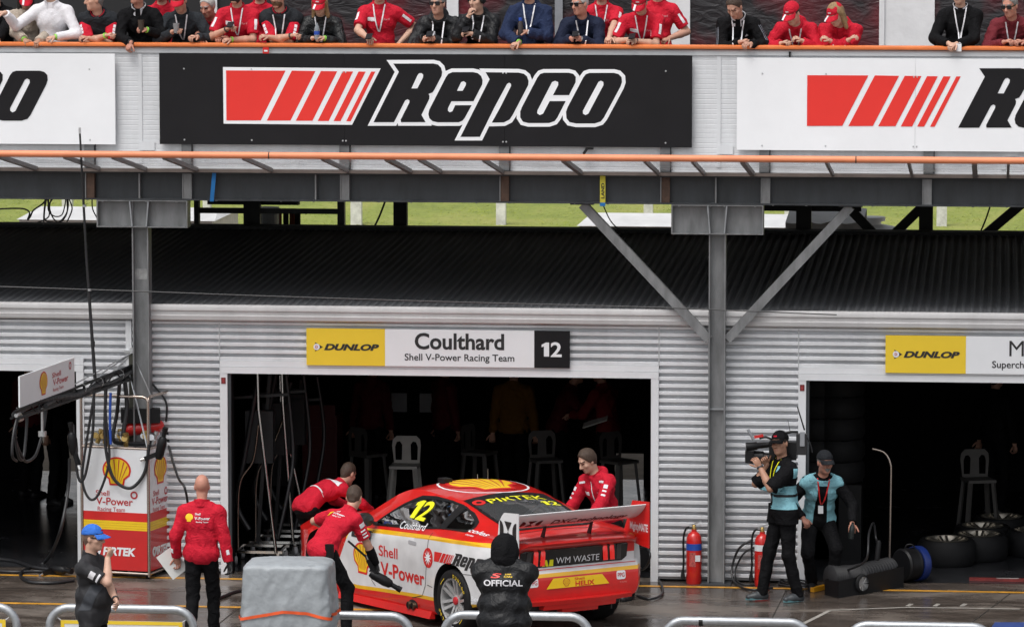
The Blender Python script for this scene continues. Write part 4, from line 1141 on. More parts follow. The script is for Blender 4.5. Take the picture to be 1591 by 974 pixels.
        mb.tube([tuple(tb), tuple(tb + td * .036), tuple(tb + td * .036 + t2 * .028), tuple(tb + td * .036 + t2 * .046)], [.0125, .0110, .0095, .0070], 6, 0)
    fv = np.array(mb.v, np.float32); nb = len(pos)
    quads = [[i + nb for i in f] for f in mb.f if len(f) == 4]; tris = [[i + nb for i in f] for f in mb.f if len(f) != 4]
    Q2 = np.concatenate([Q, np.array(quads, np.int64)])
    mi = np.concatenate([mi, np.zeros(len(quads), int)])
    pos = np.concatenate([pos, fv])
    if gloves:
        fc = pos[Q2].mean(1)
        for i in (0, 1):
            g_ = gloves if isinstance(gloves, tuple) else (True, True)
            if g_[i]: mi[np.linalg.norm(fc - (arms[i][2] + hdir[i] * .07), axis=1) < .14] = 4
    body = np_object('body', pos * k, Q2, [SKINS[skin], LIPS, EYES, HAIRS[hair if hair in HAIRS else 'brown'], GLOVE], root, mi)
    out = {'root': root, 'body': body, 'k': k, 'N': N, 'd2': d2, 'fw': fw, 'rx': rx, 'Hc': Hc, 'HA': HA, 'arms': arms, 'hdir': hdir, 'hl': hl, 'Pv': Pv, 'd1': d1}
    # ---------------- clothes
    def garment(name, spec, base_t):
        S = SDF(res); t = base_t + spec.get('t', .012); S.folds = spec.get('folds', .0075); S.seed = seed + len(name)
        torso(S, t)
        hem = spec.get('hem', .06)
        if hem > .10:
            for Hp, K_, An in legs: S.cap(Hp, Hp + (K_ - Hp) * .25, .088 + t, .09 + t, .05)
        kind = spec.get('kind', 'long')
        for i, (A, E, Wr) in enumerate(arms):
            if kind == 'long' or (isinstance(kind, tuple) and kind[i] == 'long'):
                cu_ = Wr - nrm(Wr - E) * .012
                S.cap(A, E, .053 + t, .043 + t, .03); S.cap(E, cu_, .043 + t, .032 + t, .02)
                S.cut(cu_, Wr - E, (Wr, .085))
            elif kind in ('short',) or isinstance(kind, tuple):
                e2 = A + (E - A) * spec.get('sleeve', .78)
                S.cap(A, e2 + (E - A) * .1, .054 + t, .053 + t, .03); S.cut(e2, E - A, (e2 + nrm(E - A) * .06, .10))
        S.cut(Pv - d1 * hem, -d1, (Pv - d1 * (hem + .15), .36))
        if spec.get('collar', True):
            S.cap(N + nd * .005, N + nd * spec.get('ch', .045), .060 + t * .5, .058 + t * .4, .02)
        S.cut(N + nd * (spec.get('ch', .045) if spec.get('collar', True) else .018) - fw * .0, nd * .9 + fw * .25, (N + nd * .10, .125))
        if spec.get('hood'):
            S.ell(N - fw * .085 + d2 * .0, V3(.11, .05, .07), A_ch, .03)
        pos, Q = S.mesh()
        go = np_object(name, pos * k, Q, [spec['m']], root)
        if spec.get('collar', True):
            ch = spec.get('ch', .045); u = nrm(np.cross(nd, fw)); v_ = nrm(np.cross(u, nd)); mb = MB(); n_ = 26; c0 = N + nd * .012
            if v_ @ fw < 0: v_ = -v_
            rows = []
            for (r_, h_) in ((.078 + t * .6, -.03), (.069 + t * .6, ch * .6), (.071 + t * .6, ch), (.065 + t * .6, ch), (.062 + t * .6, -.02)):
                for a in range(n_):
                    th = R(20) + (2 * math.pi - R(40)) * a / (n_ - 1); cs, sn = math.cos(th), math.sin(th)
                    dip = .030 * max(0, cs) ** 2
                    rows.append(tuple((c0 + u * sn * r_ + v_ * cs * r_ * 1.02 + nd * (h_ - dip)) * k))
            mb.add(rows, [(q_ * n_ + a, q_ * n_ + a + 1, (q_ + 1) * n_ + a + 1, (q_ + 1) * n_ + a) for q_ in range(4) for a in range(n_ - 1)])
            mb.build('collar', spec.get('cm', spec['m']), go, local=True, smooth=50)
        return go
    layers = []
    if top: layers.append(garment(top.get('name', 'shirt'), top, 0))
    if over: layers.append(garment(over.get('name', 'vest'), over, (top or {}).get('t', .012) + .006))
    out['tops'] = layers
    if lower:
        S = SDF(max(res, .010)); S.folds = .006; S.seed = seed + 77
        S.ell(Pv + V3(0, 0, -.01), V3(.150 * width, .108 + belly * .2, .12), A_pv, .04)
        for Hp, K_, An in legs:
            S.cap(Hp, K_, .092, .070, .04); S.cap(K_, An + V3(0, 0, -.012), .068, .058, .03)
            S.cut(An + V3(0, 0, -.035), V3(0, 0, -1), (An, .14))
        S.cut(Pv + d1 * .075, d1, (Pv + d1 * .2, .3))
        pos, Q = S.mesh(); out['trousers'] = np_object('trousers', pos * k, Q, [trousers], root)
        for i, (Hp, K_, An) in enumerate(legs):
            f_ = nrm(V3((-.12, .12)[i], -1, 0)); 
            kd = K_ - An; kd[2] = 0
            S = SDF(.009); g0 = V3(An[0], An[1], An[2] - .045)
            S.cap(g0 - f_ * .035, g0 + f_ * .07, .040, .043, .03); S.cap(g0 + f_ * .06, g0 + f_ * .145 + V3(0, 0, -.008), .042, .032, .03); S.cap(g0, An + V3(0, 0, .02), .042, .045, .03)
            S.cut(g0 + V3(0, 0, -.034), V3(0, 0, -1))
            pos, Q = S.mesh(); sh_ = np_object('shoe', pos * k, Q, [shoes], root)
            sl = MB(); n_ = 14; ring = []
            for a in range(n_):
                t = 2 * math.pi * a / n_; c0 = g0 + f_ * .055
                ring.append(c0 + f_ * .125 * math.cos(t) + np.cross(f_, V3(0, 0, 1)) * .043 * math.sin(t))
            sl.add([tuple((p_ + V3(0, 0, -.034)) * k) for p_ in ring] + [tuple((p_ + V3(0, 0, -.014)) * k) for p_ in ring], [list(range(n_))[::-1], list(range(n_, 2 * n_))] + [[a, (a + 1) % n_, n_ + (a + 1) % n_, n_ + a] for a in range(n_)])
            sl.build('sole', SOLE if shoes is not SHOE else RUBBER, sh_, local=True)
    # ---------------- hair, cap, glasses
    if hair and hairstyle != 'bald':
        S = SDF(.007 if res < .0095 else .009); S.folds = .003; S.seed = seed
        t = {'short': .006, 'crop': .003, 'long': .012, 'thick': .014}[hairstyle]
        S.ell(hl(0, -.014, .033), V3(.077 + t, .097 + t, .098 + t) * hk, HA, .02)
        if hairstyle == 'long':
            for s_ in (-1, 1): S.cap(hl(s_ * .068, -.02, .0), hl(s_ * .085, .01, -.17), .032, .026, .03)
            S.cap(hl(0, -.075, .0), hl(0, -.075, -.15), .06, .05, .03)
        else: S.cap(hl(0, -.05, -.01), hl(0, -.055, -.055), .058, .040, .03)
        S.cut(hl(0, .045, .052), hf * .9 - hu * .42, (hl(0, .11, .0), .115))      # face side
        if hairstyle != 'long': S.cut(hl(0, .0, -.015), hf * .75 - hu * .8, (hl(0, .09, -.06), .12))
        pos, Q = S.mesh()
        if len(Q): np_object('hair', pos * k, Q, [HAIRS[hair]], root)
    if beard:
        S = SDF(.008); S.ell(hl(0, .026, -.062), V3(beardw, .074, .066) * hk, HA, .02)
        S.cut(hl(0, .05, -.046), hu * .8 - hf * .35); S.cut(hl(0, .0, -.05), -hf)
        pos, Q = S.mesh()
        if len(Q): np_object('beard', pos * k, Q, [HAIRS[beard]], root)
        mb = MB(); mb.tube([tuple(hl(x, .098 - abs(x) * .45, -.052 - abs(x) * .35) * k) for x in (-.030, -.015, 0, .015, .030)], .0085 * k, 6); mb.build('moustache', HAIRS[beard], root, local=True, smooth=60)
    if cap is not None:
        S = SDF(.008)
        S.ell(hl(0, -.014, .036), V3(.090, .112, .104) * hk, HA, .02)
        S.cut(hl(0, 0, .040), -hu + hf * .12)
        pos, Q = S.mesh(); co = np_object('cap', pos * k, Q, [cap], root)
        mb = MB(); nn = 11; rows = []
        for r_ in (0, 1, 2):
            for a in range(nn):
                t = R(-72 + 144 * a / (nn - 1)); rr = (.0, .045, .082)[r_] * math.cos(t) ** .6
                rows.append(hl(.084 * math.sin(t), .012 + .088 * math.cos(t) + rr, .047 - .010 * r_ - .012 * (abs(math.sin(t)) ** 2) * r_))
        vv = [tuple(p_ * k) for p_ in rows] + [tuple((p_ - hu * .006) * k) for p_ in rows]; o_ = 3 * nn; fs = []
        for r_ in (0, 1):
            for a in range(nn - 1):
                i0 = r_ * nn + a; fs += [(i0, i0 + 1, i0 + nn + 1, i0 + nn), (o_ + i0, o_ + i0 + nn, o_ + i0 + nn + 1, o_ + i0 + 1)]
        for a in range(nn - 1): fs.append((2 * nn + a, 2 * nn + a + 1, o_ + 2 * nn + a + 1, o_ + 2 * nn + a))
        mb.add(vv, fs); br = mb.build('brim', cap, co, local=True, smooth=60)
        if brimstripe is not None:
            mb = MB(); st = []
            for x in (-.040, -.016):
                for y, z in ((.100, .0495), (.150, .0405), (.181, .031)): st.append(tuple(hl(x - (y - .1) * .1, y - abs(x) * .3, z + .001) * k))
            mb.add(st, [(0, 3, 4, 1), (1, 4, 5, 2)]); mb.build('brim_stripe', brimstripe, br, local=True)
        if capbadge:
            mb = MB(); st = [tuple(hl(x, .099 - abs(x) * .25 - (z - .06) * .25, z) * k) for x, z in ((-.020, .078), (.020, .078), (.020, .092), (-.020, .092))]
            mb.add(st, [(0, 1, 2, 3)]); mb.build('cap_badge', capbadge if not isinstance(capbadge, bool) else C_WHITE, co, local=True)
    if glasses:
        mb = MB()
        for s_ in (-1, 1):
            mb.obox(tuple(hl(s_ * .033, .101 - .01, .010) * k), Vector(hx) * .028 * k, Vector(hf) * .006 * k, Vector(hu) * .019 * k)
            mb.bar(tuple(hl(s_ * .062, .094, .014) * k), tuple(hl(s_ * .080, -.01, .012) * k), .006, .010)
        mb.bar(tuple(hl(-.01, .1, .016) * k), tuple(hl(.01, .1, .016) * k), .008, .008)
        mb.build('sunglasses', LENS, root, local=True)
    # ---------------- wrist bands, lanyard
    for i in (0, 1):
        if bands[i] is not None:
            Wr = arms[i][2]; dr = nrm(Wr - arms[i][1]); c = Wr + dr * .0
            mb = MB(); mb.tube([tuple((c - dr * .009) * k), tuple((c + dr * .009) * k)], .034 * k, 14); mb.build('wristband', bands[i], root, local=True, smooth=50)
    if layers: out['bvh'] = bvh_of(*layers)
    if lanyard is not None and layers:
        bv = out['bvh']; mb = MB(); drop = .27
        ends = []
        for s_ in (-1, 1):
            pts = []
            for t in np.linspace(0, 1, 9):
                p_ = (N + nd * .03 * (1 - t) + rx * s_ * (.062 * (1 - t) ** .8 + .004) - d2 * drop * t) * k
                h_ = bv.ray_cast(Vector(tuple(p_ + fw * .5)), Vector(tuple(-fw)), .9)
                if h_[0] is not None: pts.append(h_[0] + Vector(tuple(fw)) * .006)
            for a_, b_ in zip(pts, pts[1:]): mb.bar(a_, b_, .014 * k, .003, up=tuple(fw))
            if pts: ends.append(pts[-1])
        if mb.f:
            ly = mb.build('lanyard', lanyard, root, local=True)
            if badge is not None and ends:
                e = ends[0] + Vector(tuple(-rx)) * .004; mb = MB(); c = e - Vector((0, 0, .05)) + Vector(tuple(fw)) * .01
                mb.obox(c, Vector(tuple(rx)) * .028, Vector(tuple(fw)) * .003, Vector((0, 0, .042))); mb.build('pass_card', badge, ly, local=True)
    return out
def on_chest(P, x, z, shp, m, name='print', back=False, off=.004, sc=1.0):
    """sticker on the front (or back) of a garment; x to image right of the chest, z below the neck"""
    k = P['k']; f_ = P['fw'] * (-1 if back else 1); rx = P['rx'] * (-1 if back else 1)
    o = (P['N'] + P['rx'] * x - P['d2'] * z) * k
    ux = P['rx']; 
    # keep the writing readable from outside: ux x d2 must point outwards
    if (np.cross(ux, P['d2']) @ f_) < 0: ux = -ux
    return decal(name, shp, tuple(o), tuple(ux), tuple(P['d2']), tuple(-f_), P['bvh'], m, P['tops'][-1], off, .03, 1.2)
def patch(w_, h_): return [(-w_ / 2, -h_ / 2), (w_ / 2, -h_ / 2), (w_ / 2, h_ / 2), (-w_ / 2, h_ / 2)], [[0, 1, 2, 3]]
def on_arm(P, i, t0, w_, l_, m, name='sleeve_print', dirv=(0, -1, .15), lower=False, off=.004):
    """sticker down the outside of a sleeve facing dirv"""
    A, E, Wr = P['arms'][i]; a, b = (E, Wr) if lower else (A, E); k = P['k']
    c = (a + (b - a) * t0) * k; uy = Vector(tuple(nrm(a - b))); d = -Vector(dirv); d = (d - uy * d.dot(uy)).normalized(); ux = uy.cross(-d)
    return decal(name, patch(w_, l_), tuple(c), ux, uy, d, P['bvh'], m, P['tops'][-1], off, .03, .4)
# ================================================================== race car
RG = Vector((math.cos(YAW), math.sin(YAW), 0)); FL = Vector((-math.sin(YAW), math.cos(YAW), 0))
HD = (RG * -.525 + FL * .851).normalized(); LF = Vector((-HD.y, HD.x, 0))
CO = onZ(701.5, 933, .34) - LF * .95; CO.z = 0
def to_car(p): v = p - CO; return Vector((v.dot(HD), v.dot(LF), v.z))
def c_plane(px, py, p0, n):
    d = ray(px, py); return to_car(CAM + d * ((p0 - CAM).dot(n) / d.dot(n)))
def c_side(px, py, y=.93): return c_plane(px, py, CO + LF * y, LF)
def c_rear(px, py, x=-.95): return c_plane(px, py, CO + HD * x, HD)
def c_top(px, py, z): return to_car(onZ(px, py, z))
car = thing('race_car', 'red and white race car with a tall rear wing parked nose-in at the bay', 'car', CO, rotz=math.atan2(HD.y, HD.x))

def car_paint():
    m = bpy.data.materials.new('race_livery'); m.use_nodes = True; n = m.node_tree; b = n.nodes['Principled BSDF']; L = n.links.new
    b.inputs['Roughness'].default_value = .28; b.inputs['Coat Weight'].default_value = .7; b.inputs['Coat Roughness'].default_value = .05
    tc = n.nodes.new('ShaderNodeTexCoord'); sx = n.nodes.new('ShaderNodeSeparateXYZ'); L(tc.outputs['Object'], sx.inputs[0])
    X, Y, Z = sx.outputs
    def M(op, a, b_=None):
        q = n.nodes.new('ShaderNodeMath'); q.operation = op
        for i, v in enumerate((a, b_)):
            if v is None: continue
            if isinstance(v, (int, float)): q.inputs[i].default_value = v
            else: L(v, q.inputs[i])
        return q.outputs[0]
    def curve(pts):                                   # piecewise z(x)
        out = None
        for (x0, z0), (x1, z1) in zip(pts, pts[1:]):
            r = n.nodes.new('ShaderNodeMapRange'); r.inputs[1].default_value = x0; r.inputs[2].default_value = x1
            r.inputs[3].default_value = 0; r.inputs[4].default_value = z1 - z0; L(X, r.inputs[0])
            out = r.outputs[0] if out is None else M('ADD', out, r.outputs[0])
        return M('ADD', out, pts[0][1])
    up = curve([(-1.1, .735), (-.885, .735), (-.86, .985), (-.74, .985), (.5, .922), (1.54, .852), (2.18, .80), (2.52, .30), (2.56, .05), (3.8, .05)])
    lo = curve([(-1.1, .70), (-.84, .70), (-.68, .38), (-.45, .36), (.365, .318), (.70, .306), (1.45, .262), (1.97, .228), (3.2, .20)])
    def band(lo_, hi_): return M('MULTIPLY', M('GREATER_THAN', Z, lo_), M('LESS_THAN', Z, hi_))
    white = band(lo, up)
    y1 = M('MULTIPLY', band(M('ADD', up, -.006), M('ADD', up, .036)), M('LESS_THAN', X, 2.25)); y2 = M('MULTIPLY', band(M('ADD', lo, -.034), M('ADD', lo, .004)), M('LESS_THAN', X, 2.5))
    # across the tail the yellow line runs under the white one
    tail = M('LESS_THAN', X, -.83)
    y1 = M('MULTIPLY', y1, M('SUBTRACT', 1, tail))
    top = M('LESS_THAN', M('ABSOLUTE', Y), .70); body = M('SUBTRACT', 1, M('MULTIPLY', top, M('GREATER_THAN', X, -.80)))
    def mix(a, bcol, f):
        q = n.nodes.new('ShaderNodeMix'); q.data_type = 'RGBA'; L(f, q.inputs[0])
        if isinstance(a, tuple): q.inputs[6].default_value = a
        else: L(a, q.inputs[6])
        q.inputs[7].default_value = bcol; return q.outputs[2]
    c = mix((.62, .012, .010, 1), (.72, .72, .73, 1), M('MULTIPLY', white, body))
    c = mix(c, (.80, .44, .012, 1), M('MULTIPLY', y1, body)); c = mix(c, (.80, .44, .012, 1), M('MULTIPLY', y2, body))
    nz = n.nodes.new('ShaderNodeTexNoise'); nz.inputs['Scale'].default_value = 5; nz.inputs['Detail'].default_value = 6; L(tc.outputs['Object'], nz.inputs['Vector'])
    dirt = n.nodes.new('ShaderNodeMapRange'); dirt.inputs[1].default_value = .35; dirt.inputs[2].default_value = .7; dirt.inputs[3].default_value = .86; dirt.inputs[4].default_value = 1.03; L(nz.outputs['Fac'], dirt.inputs[0])
    q = n.nodes.new('ShaderNodeMix'); q.data_type = 'RGBA'; q.blend_type = 'MULTIPLY'; q.inputs[0].default_value = 1; L(c, q.inputs[6]); L(dirt.outputs[0], q.inputs[7])
    L(q.outputs[2], b.inputs['Base Color'])
    return m
PAINT = car_paint()
WELL = mat('wheel_well', (.010, .010, .011), .8, var=.2)
CABIN = mat('cabin_lining', (.030, .030, .034), .6, var=.4, vscale=5)
GLASS = bpy.data.materials.new('tinted_glass'); GLASS.use_nodes = True
n = GLASS.node_tree; n.nodes.clear(); o_ = n.nodes.new('ShaderNodeOutputMaterial'); mx = n.nodes.new('ShaderNodeMixShader')
t1 = n.nodes.new('ShaderNodeBsdfTransparent'); t1.inputs[0].default_value = (.72, .74, .76, 1); gl = n.nodes.new('ShaderNodeBsdfGlossy'); gl.inputs['Roughness'].default_value = .03
fr = n.nodes.new('ShaderNodeFresnel'); fr.inputs['IOR'].default_value = 1.55
df = n.nodes.new('ShaderNodeBsdfDiffuse'); df.inputs[0].default_value = (.5, .52, .54, 1); m0 = n.nodes.new('ShaderNodeMixShader'); m0.inputs[0].default_value = .10
n.links.new(t1.outputs[0], m0.inputs[1]); n.links.new(df.outputs[0], m0.inputs[2])
n.links.new(fr.outputs[0], mx.inputs[0]); n.links.new(m0.outputs[0], mx.inputs[1]); n.links.new(gl.outputs[0], mx.inputs[2]); n.links.new(mx.outputs[0], o_.inputs[0])

def ip(x, tab): return float(np.interp(x, [t[0] for t in tab], [t[1] for t in tab]))
def sm(tab, x, w_=.07): return sum(ip(x + d * w_, tab) * q for d, q in ((-1, .25), (0, .5), (1, .25)))
T_zb = [(-1.0, .40), (-.8, .375), (-.45, .33), (0, .17), (.4, .125), (1.7, .065), (3, .07), (3.8, .14)]
T_ys = [(-1.0, .72), (-.85, .83), (-.45, .95), (0, .955), (.5, .93), (1.5, .915), (2.3, .93), (2.8, .95), (3.3, .90), (3.6, .76), (3.8, .5)]
T_yc = [(-1.0, .74), (-.9, .83), (-.75, .90), (-.45, .955), (0, .965), (.5, .945), (1.0, .93), (1.8, .925), (2.5, .94), (2.9, .955), (3.3, .90), (3.6, .76), (3.8, .5)]
T_zs = [(-1.0, .975), (-.8, 1.02), (-.5, 1.045), (-.1, 1.05), (.2, 1.025), (1.0, .955), (1.8, .885), (2.1, .865), (2.5, .835), (2.9, .79), (3.3, .71), (3.6, .61), (3.8, .50)]
T_yb = [(-1.0, .70), (-.85, .76), (-.5, .83), (-.1, .855), (.3, .86), (1.0, .86), (1.8, .86), (2.1, .86), (2.5, .86), (2.9, .85), (3.3, .79), (3.6, .66), (3.8, .42)]
T_zc = [(-1.02, 1.015), (-.95, 1.045), (-.85, 1.05), (-.7, 1.05), (-.5, 1.085), (-.2, 1.17), (.2, 1.275), (.55, 1.343), (.9, 1.380), (1.2, 1.392), (1.4, 1.378), (1.6, 1.31), (2.0, 1.08), (2.12, 1.01), (2.5, .955), (3.0, .875), (3.4, .77), (3.65, .66), (3.8, .52)]
T_yr = [(-1.0, .62), (-.6, .60), (-.4, .585), (-.1, .575), (.3, .565), (.7, .57), (1.2, .585), (1.4, .60), (1.7, .665), (2.0, .735), (2.15, .75), (2.5, .70), (3.3, .58), (3.6, .48), (3.8, .28)]
T_cr = [(-1.0, .010), (-.5, .02), (0, .045), (.5, .055), (1.2, .055), (1.6, .06), (2.0, .05), (2.2, .03), (3.8, .02)]      # crown
def ring(x, inset=0.0):
    zb, ys, yc, zs, yb, zc, yr, cr = (sm(t, x) for t in (T_zb, T_ys, T_yc, T_zs, T_yb, T_zc, T_yr, T_cr))
    zr = zc - cr
    ctl = [(ys - .02, zb + .015), (ys, zb + .05), (yc - .012, .45), (yc - .004, .58), (yc, .70), (yc - .006, .80 if zs > .87 else zs - .07), ((yc * .72 + yb * .28), zs - .055), (yb, zs)]
    zz = np.array([c[1] for c in ctl]); 
    for i in range(1, len(zz)): zz[i] = max(zz[i], zz[i - 1] + .004)
    yy = np.array([c[0] for c in ctl])
    lv = np.concatenate([np.linspace(zz[0], zz[1], 2)[:-1], np.linspace(zz[1], zz[-1], 13)])
    side = [(float(np.interp(z, zz, yy)), float(z)) for z in lv]
    P = [(side[0][0] - .12, zb)] + side
    y0, z0 = side[-1]
    zr = max(zr, z0 + .003); zc_ = max(zc, zr + .002)
    for t in (.25, .5, .75):                        # tumblehome with a slight bow
        P.append((y0 + (yr - y0) * t + .022 * math.sin(math.pi * t) * min(1, (zr - z0) / .25), z0 + (zr - z0) * t))
    P.append((yr, zr))
    for t in (.12, .35, .7): P.append((yr * (1 - t), zr + (zc_ - zr) * (1 - (1 - t) ** 2)))
    P.append((0, zc_))
    return P
xs = list(np.linspace(-1.0, 3.8, 97))
rings = []
def tail_x(x, z, y=0):                                   # fascia: lip overhangs, lamp panel set in, bumper proud
    k = max(0.0, min(1.0, (-.80 - x) / .2))
    dx = np.interp(z, [.35, .42, .52, .66, .70, .735, .75, .95, .965, .985, 1.02], [.05, -.015, -.035, -.03, -.012, 0, .055, .035, -.03, -.05, -.045])
    return x + k * (float(dx) + .085 * (abs(y) / .72) ** 2.4 - .012)
mb = MB(); K = None
for x in xs:
    P = ring(x); full = [(y, z) for y, z in P] + [(-y, z) for y, z in P[-2::-1]]
    K = len(full)
    mb.v += [(tail_x(x, z, y), y, z) for y, z in full]
nS = len(xs)
for i in range(nS - 1):
    for j in range(K):
        j2 = (j + 1) % K
        mb.f.append([i * K + j, i * K + j2, (i + 1) * K + j2, (i + 1) * K + j]); mb.m.append(0)
H_ = K // 2
for base, flip in ((0, False), ((nS - 1) * K, True)):
    for j in range(H_):
        a, b_, c, d = base + j, base + j + 1, base + K - 2 - j, base + K - 1 - j
        q = [a, b_, c, d] if b_ != c else [a, b_, d]
        mb.f.append(q[::-1] if not flip else q); mb.m.append(0)
bd = mb.build('body_raw', PAINT, None, local=True)
bmx = bmesh.new(); bmx.from_mesh(bd.data); bmesh.ops.recalc_face_normals(bmx, faces=bmx.faces[:]); bmx.to_mesh(bd.data)
CAR_BVH = BVHTree.FromBMesh(bmx); bmx.free()
def boolean(target, cutters):
    for c in cutters:
        md = target.modifiers.new('b', 'BOOLEAN'); md.operation = 'DIFFERENCE'; md.solver = 'EXACT'; md.object = c
        try: md.material_mode = 'TRANSFER'
        except Exception: pass
    dg = bpy.context.evaluated_depsgraph_get(); dg.update()
    me = bpy.data.meshes.new_from_object(target.evaluated_get(dg), depsgraph=dg)
    for c in cutters: bpy.data.objects.remove(c)
    bpy.data.objects.remove(target)
    return me
cut = []
for x in (0, 2.82):
    for s_ in (-1, 1):
        m2 = MB(); m2.lathe([(.392, .58), (.392, 1.2)], (x, 0, .345), (0, s_, 0), 40); o = m2.build('cut', WELL, None, local=True); cut.append(o)
m2 = MB(); cx_ = list(np.linspace(-.28, 1.98, 24)); rr = []
for x in cx_:
    zs, yb, zc, yr, cr = (sm(t, x) for t in (T_zs, T_yb, T_zc, T_yr, T_cr)); zt_ = max(zc - cr - .05, zs + .01)
    rr += [(x, yb - .09, .50), (x, yb - .07, zs - .01), (x, yr - .06, zt_), (x, 0, max(zc - .055, zt_ + .004)), (x, -(yr - .06), zt_), (x, -(yb - .07), zs - .01), (x, -(yb - .09), .50)]
k7 = 7; m2.v = [tuple(p) for p in rr]
for i in range(len(cx_) - 1):
    for j in range(k7):
        m2.f.append([i * k7 + j, i * k7 + (j + 1) % k7, (i + 1) * k7 + (j + 1) % k7, (i + 1) * k7 + j]); m2.m.append(0)
m2.f += [list(range(k7))[::-1], [(len(cx_) - 1) * k7 + j for j in range(k7)]]; m2.m += [0, 0]
cut.append(m2.build('cut', CABIN, None, local=True))
def fixn(o):
    q = bmesh.new(); q.from_mesh(o.data); bmesh.ops.recalc_face_normals(q, faces=q.faces[:]); q.to_mesh(o.data); q.free()
def prism(poly, axis, a, b_, m):
    m2 = MB(); k = len(poly)
    f3 = (lambda p, t: (p[0], t, p[1])) if axis == 'y' else (lambda p, t: (p[0], p[1], t))
    m2.v = [f3(p, a) for p in poly] + [f3(p, b_) for p in poly]
    m2.f = [list(range(k))[::-1], list(range(k, 2 * k))] + [[i, (i + 1) % k, k + (i + 1) % k, k + i] for i in range(k)]; m2.m = [0] * len(m2.f)
    o = m2.build('cut', m, None, local=True); fixn(o); return o
DOORWIN = [(1.80, .905), (1.60, 1.035), (1.35, 1.18), (1.12, 1.272), (.90, 1.292), (.60, 1.285), (.42, 1.262), (.42, 1.035), (1.0, .978)]
QWIN = [(.345, 1.042), (.345, 1.250), (.15, 1.205), (-.03, 1.142), (-.088, 1.108), (-.105, 1.082), (-.07, 1.066)]
PILLAR = [(.44, 1.030), (.44, 1.270), (.33, 1.250), (.33, 1.036)]
REARWIN = [(.50, .485), (.52, 0), (.50, -.485), (.1, -.50), (-.40, -.50), (-.44, -.42), (-.455, 0), (-.44, .42), (-.40, .50), (.1, .50)]
FRONTWIN = [(1.46, .54), (1.46, -.54), (1.72, -.60), (1.97, -.68), (2.0, 0), (1.97, .68), (1.72, .60)]
for s_ in (-1, 1):
    cut.append(prism(DOORWIN, 'y', s_ * .35, s_ * 1.1, BLACK)); cut.append(prism(QWIN, 'y', s_ * .35, s_ * 1.1, BLACK))
cut.append(prism([(x * .985 + .0, y * .97) for x, y in REARWIN], 'z', .98, 1.6, BLACK)); cut.append(prism(FRONTWIN, 'z', .95, 1.6, BLACK))
for c in cut[:5]: fixn(c)
me = boolean(bd, cut)
me.name = 'body'; body = bpy.data.objects.new('body', me); COL.objects.link(body); body.parent = car
me.polygons.foreach_set('use_smooth', [True] * len(me.polygons)); me.set_sharp_from_angle(angle=R(32))

cd_ = lambda name, shp, o, ux, uy, d, m, par=None, off=.003, ml=.05: decal(name, shp, o, ux, uy, d, CAR_BVH, m, par or body, off, ml)
SIDE = ((-1, 0, 0), (0, 0, 1), (0, -1, 0)); REAR = ((0, -1, 0), (0, 0, 1), (1, 0, 0)); TOP = ((0, -1, 0), (1, 0, 0), (0, 0, -1))
# glass with black frit borders
def glass(name, poly, mode, side=1):
    P = [(p[0], p[1]) for p in poly]
    if mode == 'y':
        o, ux, uy, d = (0, side * .9, 0), (1, 0, 0), (0, 0, 1), (0, -side, 0)
    else: o, ux, uy, d = (0, 0, 1.4), (1, 0, 0), (0, 1, 0), (0, 0, -1)
    g_ = decal(name, shape2d([P], .004), o, ux, uy, d, CAR_BVH, GLASS, car, .001, .06)
    fr_ = shape2d([P])
    cu = bpy.data.curves.new('tmp', 'CURVE')
    outer = shape2d([P], .012); 
    c = Vector((sum(p[0] for p in P) / len(P), sum(p[1] for p in P) / len(P)))
    inn = [tuple(c + (Vector(p) - c) * (1 - .030 / max(.12, (Vector(p) - c).length))) for p in P]; out = [tuple(c + (Vector(p) - c) * (1 + .016 / max(.12, (Vector(p) - c).length))) for p in P]
    k = len(P); ringf = (out + inn, [[i, (i + 1) % k, k + (i + 1) % k, k + i] for i in range(k)])
    decal('window_seal', ringf, o, ux, uy, d, CAR_BVH, BLACK, g_, .004, .06)
    return g_
for s_ in (1, -1):
    gd = glass('door_window', DOORWIN, 'y', s_); glass('quarter_window', QWIN, 'y', s_)
    if s_ == 1: gdl = gd
    decal('door_pillar', (PILLAR, [[0, 1, 2, 3]]), (0, s_ * .9, 0), (1, 0, 0), (0, 0, 1), (0, -s_, 0), CAR_BVH, BLACK, car, .0055, .06)
gr = glass('rear_window', REARWIN, 'z'); glass('windscreen', FRONTWIN, 'z')
# sun-strip on the rear glass
cd_('window_banner', ([(-.475, .325), (.475, .325), (.46, .495), (-.46, .495)], [[0, 1, 2, 3]]), (0, 0, 1.4), *TOP, BLACK, gr, .005)
